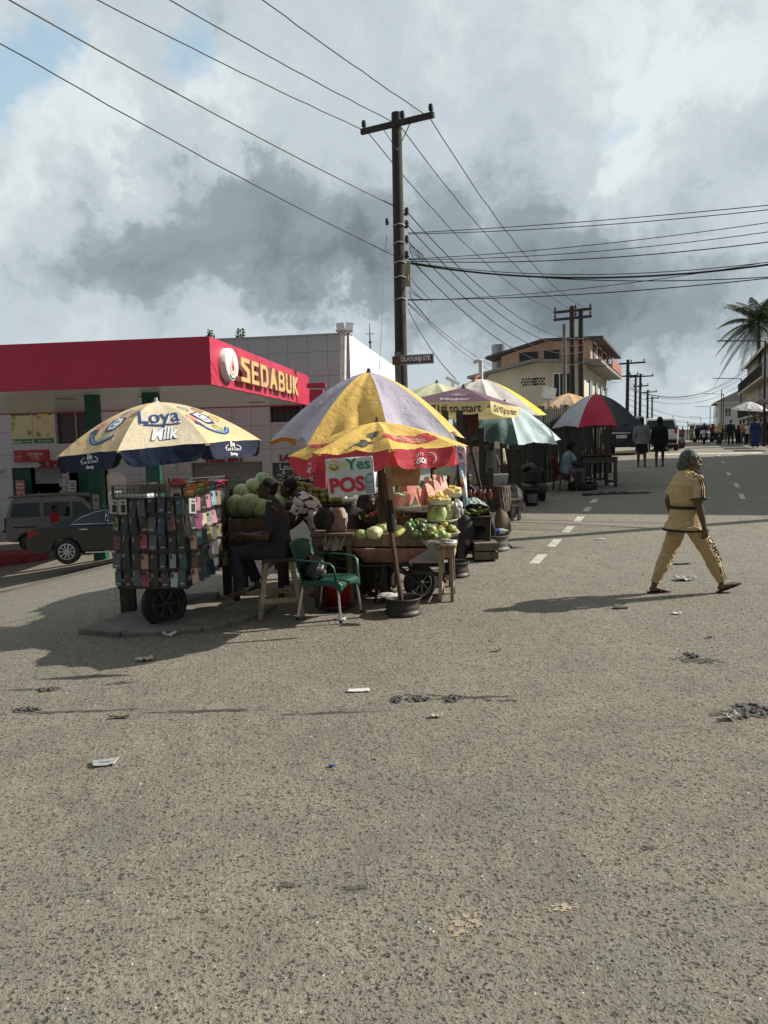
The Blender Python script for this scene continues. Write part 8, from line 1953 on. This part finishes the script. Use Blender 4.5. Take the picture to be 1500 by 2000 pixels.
def cone_tree(px, py, d, h, seed, lab):
 q = P(px, py, d); g_ = hgt(q.x, q.y); o = thing('tree', lab, 'tree', (q.x, q.y, g_)); H = q.z - g_; r_ = random.Random(seed)
 mb = MB(); mb.tube([(0, 0, 0), (0, 0, H * .95)], [.2, .04], 8); mb.build('trunk', WOODD, o); mb = MB()
 for k in range(1500):
  z = r_.random() ** .8; rad = h * .16 * (z + .12) * r_.uniform(.4, 1.1); a = r_.random() * 6.28; b = V((cos(a) * rad, sin(a) * rad, H - z * h)); d_ = V((cos(a), sin(a), r_.uniform(-.9, .3))).normalized() * .22; s_ = d_.cross(V((r_.random(), r_.random(), 1))).normalized() * .06
  mb.add([b, b + d_ * .5 + s_, b + d_, b + d_ * .5 - s_], [(0, 1, 2, 3)])
 mb.build('crown', mat('tree_leaf', (.045, .075, .03), .7, var=.4, scale=3), o)
cone_tree(411, 644, 56, 5, 1, 'short dark tree top showing over the canopy corner'); cone_tree(469, 640, 52, 6, 2, 'slender dark tree top above the grey shop roof')
OR = mat('peach_render', (.62, .37, .26), .9, var=.1, scale=.5, bmp=.2, dirt=(.25, .15, .1), dirt_amt=.5); CRW = mat('butter_render', (.56, .52, .42), .9, var=.1, scale=.5, bmp=.2, dirt=(.26, .22, .15), dirt_amt=.6)
dB = 42.0
bC = GD(1148, dB); s_c, t_c = st(bC.x, bC.y)
def zpx(py, d=dB, px=1100): return CAM.z + ((860 - .026 * (px - 750)) - py) / 1500 * d
X = M.Translation((bC.x, bC.y, 0)) @ M(((-RL.x, RD.x, 0, 0), (-RL.y, RD.y, 0, 0), (0, 0, 1, 0), (0, 0, 0, 1))) @ M.Translation((0, 0, 0))
W_ = 5.5
ob = thing('corner_building', 'two storey corner building, peach above and butter cream below', 'building', X=X)
zA, zM, zR, zE = bC.z - 1, zpx(708), zpx(652), zpx(668)
def slab_roof(nm, y0, y1, xl, xr, zl, zpk, zr, m, th=.14):
 mb = MB(); xm = (xl + xr) / 2
 mb.add([(xl, y0, zl), (xm, y0, zpk), (xr, y0, zr), (xl, y1, zl), (xm, y1, zpk), (xr, y1, zr)] + [(xl, y0, zl - th), (xm, y0, zpk - th), (xr, y0, zr - th), (xl, y1, zl - th), (xm, y1, zpk - th), (xr, y1, zr - th)],
   [(0, 1, 4, 3), (1, 2, 5, 4), (6, 9, 10, 7), (7, 10, 11, 8), (0, 6, 7, 1), (1, 7, 8, 2), (3, 4, 10, 9), (4, 5, 11, 10), (0, 3, 9, 6), (2, 8, 11, 5)]); return mb.build(nm, m, ob)
mb = MB(); mb.add([(0, 1.6, zM - .3), (W_ - .4, 1.6, zM - .3), (W_ - .4, 1.6, zpx(683)), (W_ / 2 - .2, 1.6, zpx(659)), (0, 1.6, zpx(662)), (0, 13, zM - .3), (0, 13, zpx(662)), (W_ - .4, 13, zM - .3), (W_ - .4, 13, zpx(683))], [(0, 4, 3, 2, 1), (0, 5, 6, 4), (1, 2, 8, 7)]); mb.build('upper_wall', OR, ob)
slab_roof('roof', 1.15, 14, -.7, W_ + .45, zpx(657), zpx(654), zpx(683), ROOFG)
mb = MB(); mb.add([(.2, 0, zA), (W_, 0, zA), (W_, 0, zpx(724)), (W_ / 2, 0, zpx(706)), (.2, 0, zpx(712)), (.2, 13, zA), (.2, 13, zpx(712)), (W_, 13, zA), (W_, 13, zpx(724))], [(0, 4, 3, 2, 1), (0, 5, 6, 4), (1, 2, 8, 7)]); mb.build('lower_wall', CRW, ob)
slab_roof('lower_roof', -.9, 1.7, -.8, W_ + 1.0, zpx(709), zpx(701), zpx(727), mat('soffit_grey', (.24, .23, .21), .8))
mb = MB(); mb.box((-.31, 7.4, zpx(713)), (1.0, 11.3, .16)); mb.build('side_canopy', mat('soffit_grey', (.24, .23, .21), .8), ob)
def owin(x, z, w_, h_, y, fr, bars):
 mb = MB(); mb.box((x, y - .01, z), (w_, .06, h_)); q = mb.build('window', GLASS, ob); mb = MB()
 for k in range(bars + 1): mb.box((x - w_ / 2 + w_ * k / bars, y - .045, z), (.05, .05, h_))
 for s_ in (-1, 1): mb.box((x, y - .046, z + s_ * h_ / 2), (w_ + .05, .05, .06))
 mb.build('window_frame', fr, q)
def lx(px, y=0):
 d_ = dB; return (1148 - px) / 1500 * d_ * cos(TH) * 1.02
owin(lx(1016), zpx(697), 1.0, 1.0, 1.6, DARKSTEEL, 3); owin(lx(1066), zpx(688), .8, .55, 1.6, DARKSTEEL, 3); owin(lx(1098), zpx(752), 1.0, 1.3, 0, INKW, 3); owin(lx(1110), zpx(752), .25, 1.3, 0, INKW, 1)
mb = MB()
for x0_, n_ in ((lx(1016), 5), (lx(1040), 4)):
 for k in range(n_):
  for j in range(3): mb.lathe([(0, -.03), (.075, -.03), (.075, 0), (0, 0)], M.Translation((x0_ - .17 * k + .085 * (j % 2), -.0, zpx(748) + .15 * j)) @ rot(90), 8)
mb.build('vent_blocks', BLACK, ob)
for k in range(4):
 for x_, z_, h_ in ((-.03, (zM + zE) / 2, 1.3), (.17, zM - 1.8, 1.8)):
  mb = MB(); mb.box((x_, 3 + 3 * k, z_), (.06, 1.25, h_)); q = mb.build('window', GLASS, ob); mb = MB(); mb.box((x_ - .03, 3 + 3 * k, z_ + h_ / 2 + .04), (.08, 1.4, .08)); mb.box((x_ - .03, 3 + 3 * k, z_ - h_ / 2 - .04), (.08, 1.4, .08)); mb.build('window_frame', INKW, q)
mb = MB(); mb.box((-.42, 9, zM + .12), (.8, 7, .2)); mb.box((-.80, 9, zM + .42), (.06, 7, .4)); mb.build('balcony', mat('pink_render', (.34, .15, .13), .85, var=.15), ob)
mb = MB(); mb.tube([(.05, 1.55, zE - .1), (.05, 1.5, zM)], .06, 8); mb.build('drainpipe', CRW, ob)
lq = P(965, 715, 38); mb = MB(); mb.tube([(0, 0, 0), (.0, 0, 1.5)], .45, 18); tag(mb.build('water_tank', mat('grey_tank', (.25, .27, .29), .6), loc=P(975, 722, 47)), 'grey water tank standing beside the peach building', 'water tank')
b = P0(941, 24); h_ = P(941, 708, 24).z - hgt(b.x, b.y); lm = thing('security_lamp', 'white mast with a small hooded lamp behind the pinkish umbrella', 'lamp post', (b.x, b.y, hgt(b.x, b.y))); mb = MB(); mb.tube([(0, 0, 0), (0, 0, h_)], .07, 10); mb.build('pole', WHITE, lm); mb = MB(); mb.tube([(.05, 0, h_), (-.1, 0, h_ + .06), (-.22, 0, h_ - .02)], .06, 8); mb.build('lamp_head', WHITE, lm)
q = P(884, 744, 15.5); mb = MB(); mb.box((0, 0, 0), (.30, .14, .05), rot(0, 28, 0)); mb.tube([(.0, 0, 0), (.05, .2, -1.6)], .03, 6); tag(mb.build('solar_lamp', WHITE, loc=q), 'small white solar lamp tilted above the cream umbrella', 'lamp')
POLE = mat('tarred_pole', (.042, .037, .034), .85, var=.4, scale=2, bmp=.6, bscale=12, grain=(8, 8, .6), dirt=(.10, .085, .075), dirt_amt=.6)
def insul(o, x, y, z, r=.06):
 mb = MB(); mb.lathe([(0, 0), (r * .4, 0), (r * .4, .05), (r, .06), (r, .09), (r * .55, .10), (r, .115), (r, .145), (r * .55, .155), (r * .9, .17), (r * .8, .2), (0, .21)], M.Translation((x, y, z)), 12); mb.build('insulator', BLACK, o)
def pole(base, topz, lab, r0=.17, r1=.12, arms=(), twin=False, lean=(0, 0), mt=POLE, ins=True):
 o = thing('utility_pole', lab, 'utility pole', base); H = topz - base.z
 mb = MB(); mb.tube([(0, 0, 0), (lean[0] * .5, lean[1] * .5, H * .5), (lean[0], lean[1], H)], [r0, (r0 + r1) / 2, r1], 10); mb.build('shaft', mt, o)
 if twin: mb = MB(); mb.tube([(.42, -.2, 0), (.40, -.2, H - .2)], [r0, r1], 10); mb.build('shaft', mt, o)
 for z, L, dv in arms:
  mb = MB(); mb.bar(V((lean[0], lean[1], z - base.z)) - dv * L / 2 - V((0, .12, 0)), V((lean[0], lean[1], z - base.z)) + dv * L / 2 - V((0, .12, 0)), .10, .13); mb.build('cross_arm', mt if L < 3 else DARKSTEEL, o)
  if ins:
   for f in (-.46, .08, .46): q = V((lean[0], lean[1], z - base.z)) + dv * L * f - V((0, .12, 0)); insul(o, q.x, q.y, q.z + .06)
 return o
dP = 20.0
pb = GD(786, dP); ptop = P(773, 245, dP)
armv = (P(846, 240, dP * .977) - P(710, 272, dP * 1.023)); aL = armv.length; armv.normalize()
mp_ = pole(pb, ptop.z, 'tall weathered wooden utility pole with a cross arm behind the umbrellas', .175, .125, [(ptop.z - .30, aL, armv)], lean=(ptop.x - pb.x, 0))
pcx = lambda z: pb.x + (ptop.x - pb.x) * (z - pb.z) / (ptop.z - pb.z)
mb = MB()
for f in (-1, 1): mb.bar(V((ptop.x - pb.x, -.14, ptop.z - pb.z - .95)), V((ptop.x - pb.x, -.14, ptop.z - pb.z - .3)) + armv * .42 * f, .03, .012)
mb.build('arm_brace', STEEL, mp_)
for py in (415, 440, 470, 500): q = P(793, py, dP - .1) - pb; insul(mp_, q.x + .02, q.y, q.z - .08, .055);
mb = MB()
for py in (415, 440, 470, 500): q = P(788, py, dP - .1) - pb; mb.box((q.x, q.y, q.z - .05), (.22, .06, .04))
mb.build('insulator_bracket', DARKSTEEL, mp_)
q = P(794, 535, dP - .15) - pb; mb = MB(); mb.box((q.x, q.y, q.z), (.20, .18, .62)); mb.box((q.x + .02, q.y - .1, q.z - .1), (.06, .03, .2)); mb.build('junction_box', mat('beige_box', (.42, .38, .30), .6, dirt=(.2, .17, .13)), mp_, bevel=.01)
for py in (521, 549, 452, 485, 590): q = P(781, py, dP) - pb; x_ = pcx(q.z + pb.z) - pb.x; mb = MB(); mb.tube([(x_ + .165 * cos(t_ * pi / 8), .165 * sin(t_ * pi / 8), q.z + .02 * cos(t_)) for t_ in range(16)], .012, 4, closed=True); mb.build('wire_tie', mat('pale_wire', (.45, .45, .44), .5), mp_)
r8 = random.Random(4)
for k in range(9):
 q = P(800, r8.uniform(455, 580), dP - .2); mb = MB(); a = r8.uniform(.15, .5); w_ = r8.uniform(.08, .32); mb.tube([q + V((w_ * (1 - cos(t_ * pi / 8)) , .05 * sin(t_), -a * sin(t_ * pi / 16) - .4 * a * (1 - cos(t_ * pi / 8)))) - pb for t_ in range(14)], .008, 4); mb.build('loose_cable', BLACK, mp_)
q = P(812, 702, dP - .4); np_ = thing('street_sign', 'white street name plate reading OLAYUNJI STR on a metal post', 'street sign', q)
mb = MB(); mb.box((0, 0, 0), (.92, .03, .25), rot(0, -1.5, 0)); mb.build('plate', mat('sign_plate', (.48, .46, .46), .5, dirt=(.25, .2, .18)), np_)
mb = MB(); mb.box((0, -.017, 0), (.86, .004, .19), rot(0, -1.5, 0)); mb.build('panel', mat('maroon_panel', (.13, .06, .07), .6), np_)
vs, fs, k = twidth('OLAYUNJI STR', .78, bold=.045); mb = MB(); mb.add([(v.x, -.021, v.y * 1.3 + v.x * .026) for v in vs], fs); mb.build('lettering', INKW, np_)
mb = MB(); mb.box((-.46, .0, -1.4), (.16, .08, 3.2)); mb.build('post', STEEL, np_); mb = MB(); mb.box((-.5, -.05, -.02), (.2, .1, .2)); mb.build('clamp', mat('rust_clamp', (.16, .08, .05), .8), np_)
p2b = GD(1118, 40); p2t = P(1112, 602, 40)
pole(p2b, p2t.z, 'double utility pole with two cross arms in front of the corner building', .17, .13, [(p2t.z - .25, 1.95, armv), (p2t.z - .62, 1.95, armv)], twin=True)
q = GD(1103, 38.5); t_ = P(1103, 636, 38.5); pole(q, t_.z, 'short grey wooden pole beside the double utility pole', .10, .09, mt=wood('grey_pole', (.17, .16, .145)))
p3 = []
for px, py, d, L, lab in ((1222, 704, 62, 2.6, 'utility pole with long cross arm past the corner building'), (1247, 731, 82, 2.6, 'utility pole with a wide top arm above the striped umbrella'), (1262, 762, 100, 2.2, 'utility pole with short arm far up the street'), (1238, 734, 86, 0, 'leaning utility pole without arm among the far poles'), (1271, 775, 125, 2.0, 'most distant utility pole on the stall side')):
 b = GD(px + 2, d); t_ = P(px, py, d); pole(b, t_.z, lab, .17, .13, [(t_.z - .3, L, armv)] + ([(t_.z - 1.3, L * .6, armv)] if L > 2.5 else []) if L else (), lean=(t_.x - b.x, 0)); p3.append(t_)
for px, py, d, lab in ((1408, 762, 120, 'thin bare pole between the street lamps'), (1394, 795, 150, 'thin bare pole before the dark far building'), (1343, 822, 170, 'slender pole far off above the crowd')):
 b = GD(px, d); t_ = P(px, py, d); pole(b, t_.z, lab, .10, .07)
rb_ = V((12.9, 14.9, hgt(12.9, 14.9))); pole(rb_, 9.2, 'utility pole standing at the far kerb across from the stalls', .16, .12, [(8.7, 2, armv)])
WCOL = mat('cable_black', (.02, .02, .021), .6, bmp=0); WGR = mat('bare_conductor', (.16, .16, .16), .5, .4, bmp=0)
def wire(a, b, sag, lab, r=.011, m=WCOL, ext=0, n=26, group=None, wav=.0):
 if ext: a = a + (a - b) * ext
 mb = MB(); mb.tube([a.lerp(b, i / n) - V((0, 0, sag * 4 * (i / n) * (1 - i / n) + wav * NZ.noise(V((i * .7, sag * 50, r * 900))))) - a for i in range(n + 1)], r, 5)
 return tag(mb.build('cable', m, loc=a), lab, 'cable', group)
iL, iM, iR = P(716, 256, dP * 1.02), P(779, 243, dP), P(840, 230, dP * .98)
wire(P(213, 0, 14.5), iL, .12, 'overhead wire from the sky to the outer left insulator of the tall pole'.replace(' left', ' lower'), .012, ext=.5, wav=.02); wire(P(352, 0, 14.5), iM, .12, 'overhead wire reaching the middle insulator of the tall pole top', .012, ext=.5, wav=.02); wire(P(524, 0, 14.5), iR, .08, 'overhead wire reaching the raised end of the tall pole cross arm', .012, ext=.6, wav=.02)
wire(P(47, 0, 12.5), P(790, 412, dP - .1), .16, 'thick pale overhead wire reaching the topmost side insulator', .016, WGR, ext=.4); wire(P(-40, 50, 12.5), P(778, 503, dP), .16, 'thin overhead wire reaching the pole just above the junction box', .011, ext=.2, wav=.02)
for (p, e, sg, lab) in ((iL, P(1084, 608, 40), .7, 'outer'), (iM, P(1112, 603, 40), .6, 'middle'), (iR, P(1146, 602, 39.5), .8, 'raised end')): wire(p, e, sg, f'wire running from the {lab} insulator on the tall pole to the double pole', .013, wav=.04)
for k, (py, e) in enumerate(zip((415, 440, 470, 500), (660, 672, 685, 705))): wire(P(796, py, dP - .1), P(1146, e, 39.5), 1.0 + .05 * k, f'{NUMW[k]} of four side insulator wires sagging towards the double pole', .014)
xr, rd_ = 1560, 15.5
for k, (a, b, sg, r) in enumerate([(455, 402, .10, .010), (457, 410, .18, .010), (506, 432, .2, .009), (507, 450, .28, .009), (510, 470, .32, .012), (512, 508, .55, .010), (514, 512, .62, .024), (513, 540, .45, .012), (587, 505, .30, .008), (585, 540, .22, .012)]):
 A_, z_ = P(797, a, dP - .1), P(xr, b, 16.5).z
 wire(A_, V((12.85, 14.95, A_.z + (z_ - A_.z + .873 * sg * 1.3) / .678)), sg * 1.3, f'{NUMW[k]} cable from the top crossing the street from the tall pole', r, ext=0)
for a, b, c_, d, lab in ((592, 965, 716, 40, 'upper of two service wires dropping to the corner building'), (594, 955, 722, 40, 'lower of two service wires dropping to the corner building'), (604, 890, 740, 16, 'single service wire dropping behind the cream umbrella')): wire(P(797, a, dP), P(b, c_, d), .15, lab, .009)
wire(P(757, 418, dP), P(741, 722, 17.5), .02, 'guy wire with a strain insulator beside the tall pole', .008, WGR);
mb = MB(); mb.lathe([(0, -.09), (.04, -.08), (.045, 0), (.04, .08), (0, .09)], None, 10); tag(mb.build('strain_insulator', BLACK, loc=P(756, 433, dP - .1)), 'egg shaped strain insulator on the guy wire', 'insulator')
for k, (a, b) in enumerate(((660, 0), (672, 0), (685, 0), (703, 0))):
 wire(P(1146, 660 + 14 * k, 39.5), P(1224, 715 + 8 * k, 62), .7, f'{NUMW[k]} wire sagging between double pole and the long armed pole', .016, WGR); wire(P(1224, 715 + 8 * k, 62), P(1248, 738 + 7 * k, 82), .4, f'{NUMW[k]} wire between the long armed pole and the next one', .018)
for k, (a, b) in enumerate(((755, 716), (757, 720), (760, 728), (770, 740), (778, 790), (790, 800), (802, 806))): wire(P(1226, a, 62), P(1462, b, 66 + 6 * k), 1.6, f'{NUMW[k]} distant cable spanning the street beyond the palm', .018)
def flat_scrap(name, px, py, w_, h_, m, lab, cat='litter', ang=0, curl=.01, seed=0, ink=None):
 c = G(px, py); k = dep(c) / 1500; mb = MB()
 r_ = random.Random(seed); cs = [(r_.uniform(-.12, .12), r_.uniform(-.12, .12)) for _ in range(4)]
 def fn(u, v):
  x, y = (u - .5) * w_ * k, (v - .5) * h_ * k * 2.4
  x += w_ * k * (cs[0][0] * (1 - u) * (1 - v) + cs[1][0] * u * (1 - v) + cs[2][0] * u * v + cs[3][0] * (1 - u) * v); y += h_ * k * 2 * (cs[0][1] * (1 - u) * (1 - v) + cs[1][1] * u * (1 - v))
  a = R(ang); return (x * cos(a) - y * sin(a), x * sin(a) + y * cos(a), .008 + curl * (abs(NZ.noise(V((u * 3, v * 3, seed)))) * 2 + (2 * u - 1) ** 2 * .8))
 mb.grid(fn, 12, 8); o = mb.build(name, m, loc=c, solid=.003)
 if ink: mb = MB(); mb.grid(lambda u, v: V(fn(.3 + .4 * u, .4 + .2 * v)) + V((0, 0, .004)), 6, 3); mb.build('print', ink, o)
 return tag(o, lab, cat)
PW = mat('litter_white', (.58, .57, .53), .7, var=.06); PC = mat('litter_film', (.33, .34, .32), .3, var=.25, scale=14, spec=.6); PD = mat('litter_dark', (.05, .05, .048), .8)
flat_scrap('paper', 700, 1350, 40, 7, PW, 'clean white rectangle of paper lying on the open road', 'paper', 4, .004, 1)
flat_scrap('plastic_wrapper', 203, 1492, 52, 13, PC, 'torn clear wrapper with dark print lying on the near asphalt', 'wrapper', 18, .008, 2, mat('wrapper_ink', (.15, .17, .2), .5))
flat_scrap('bottle_cap', 648, 1498, 12, 3, mat('cap_blue2', (.02, .04, .22), .4), 'small flattened blue bottle cap on the near asphalt', 'bottle cap', 0, .004, 3)
flat_scrap('food_wrapper', 284, 1289, 32, 9, mat('wrapper_orange', (.50, .26, .14), .5, col2=(.55, .55, .52), scale=20), 'orange and white food wrapper at the edge of the umbrella shadow', 'wrapper', 14, .02, 4)
flat_scrap('plastic_bag', 1338, 1133, 32, 10, PC, 'flattened clear plastic bag on the road behind the striding leg', 'bag', 5, .03, 5); flat_scrap('rubber_strip', 1332, 1102, 34, 5, PD, 'flat dark rubber strip on the road between the walking legs', 'litter', 0, .006, 6)
flat_scrap('card_scrap', 1213, 1188, 26, 5, PD, 'dark flattened card on the sunny road near the long shadow', 'litter', 0, .006, 7); flat_scrap('paper', 1322, 1200, 18, 4, PW, 'small white paper scrap just in front of the rear sandal', 'paper', -10, .01, 8)
flat_scrap('card_scrap', 853, 1401, 28, 5, mat('grey_card', (.36, .34, .29), .8), 'grey crumpled card strip below the pothole row', 'litter', 0, .01, 9); flat_scrap('card_scrap', 1427, 1405, 26, 8, mat('pale_stone', (.42, .40, .36), .9), 'pale flat chunk beside the large pothole', 'litter', 0, .03, 10)
flat_scrap('paper', 922, 1080, 16, 4, PW, 'little white paper scrap by the banana table', 'paper', 0, .015, 11); flat_scrap('paper', 1172, 1054, 16, 3, PW, 'pale scrap lying out on the sunlit lane', 'paper', 0, .006, 12); flat_scrap('card_scrap', 973, 1272, 12, 4, mat('tan_card', (.40, .30, .2), .8), 'tan leaf sized scrap in the middle of the road', 'litter', 0, .02, 13); flat_scrap('card_scrap', 1386, 1247, 9, 3, PD, 'tiny dark chip on the road beyond the pothole', 'litter', 0, .01, 14)
flat_scrap('paper', 330, 1243, 26, 5, PW, 'crumpled white tissue against the kerb slab under the wheel', 'paper', 0, .03, 15); flat_scrap('paper', 508, 1203, 18, 5, PW, 'white scrap by the stool leg on the kerb', 'paper', 0, .02, 16); flat_scrap('paper', 232, 1403, 36, 3, PD, 'dark torn strip lying along the long road crack', 'litter', 0, .01, 17)
crumple('black_bag', 'small crumpled black plastic bag on the road by the long pole shadow', 'bag', G(989, 1072), (.07, .05, .05), mat('black_film', (.012, .012, .013), .3, spec=.6), 77, .6, .7)
flat_scrap('slippers', 265, 1190, 40, 4, PD, 'dark flattened rag in the shade under the phone cart', 'litter', 0, .03, 18)
r9 = random.Random(31); mb = MB()
for k in range(2600):
 if k % 3 == 0: q = G(r9.uniform(60, 1490), r9.uniform(1240, 1990))
 elif k % 3 == 1: q = G(r9.uniform(60, 960), r9.uniform(1160, 1275))
 else: q = G(r9.uniform(850, 1490), r9.uniform(1010, 1300))
 s_ = r9.uniform(.003, .008) * (1 + .08 * dep(q)); a = r9.random() * 6.28
 c_ = [V((cos(a + t_) * s_ * r9.uniform(.6, 1.3), sin(a + t_) * s_ * r9.uniform(.6, 1.3), 0)) for t_ in (0, 2.1, 4.2)]
 mb.add([q + v for v in c_] + [q + V((0, 0, s_ * r9.uniform(.3, .9)))], [(0, 1, 3), (1, 2, 3), (2, 0, 3)], r9.choice((0, 0, 1, 1, 1, 2)))
tag(mb.build('grit', [mat('pale_grit', (.5, .48, .42), .9), mat('dark_grit', (.06, .056, .05), .9), mat('tan_grit', (.33, .26, .18), .9)]), 'loose grit and tiny scraps strewn over the asphalt', 'grit', kind='stuff')
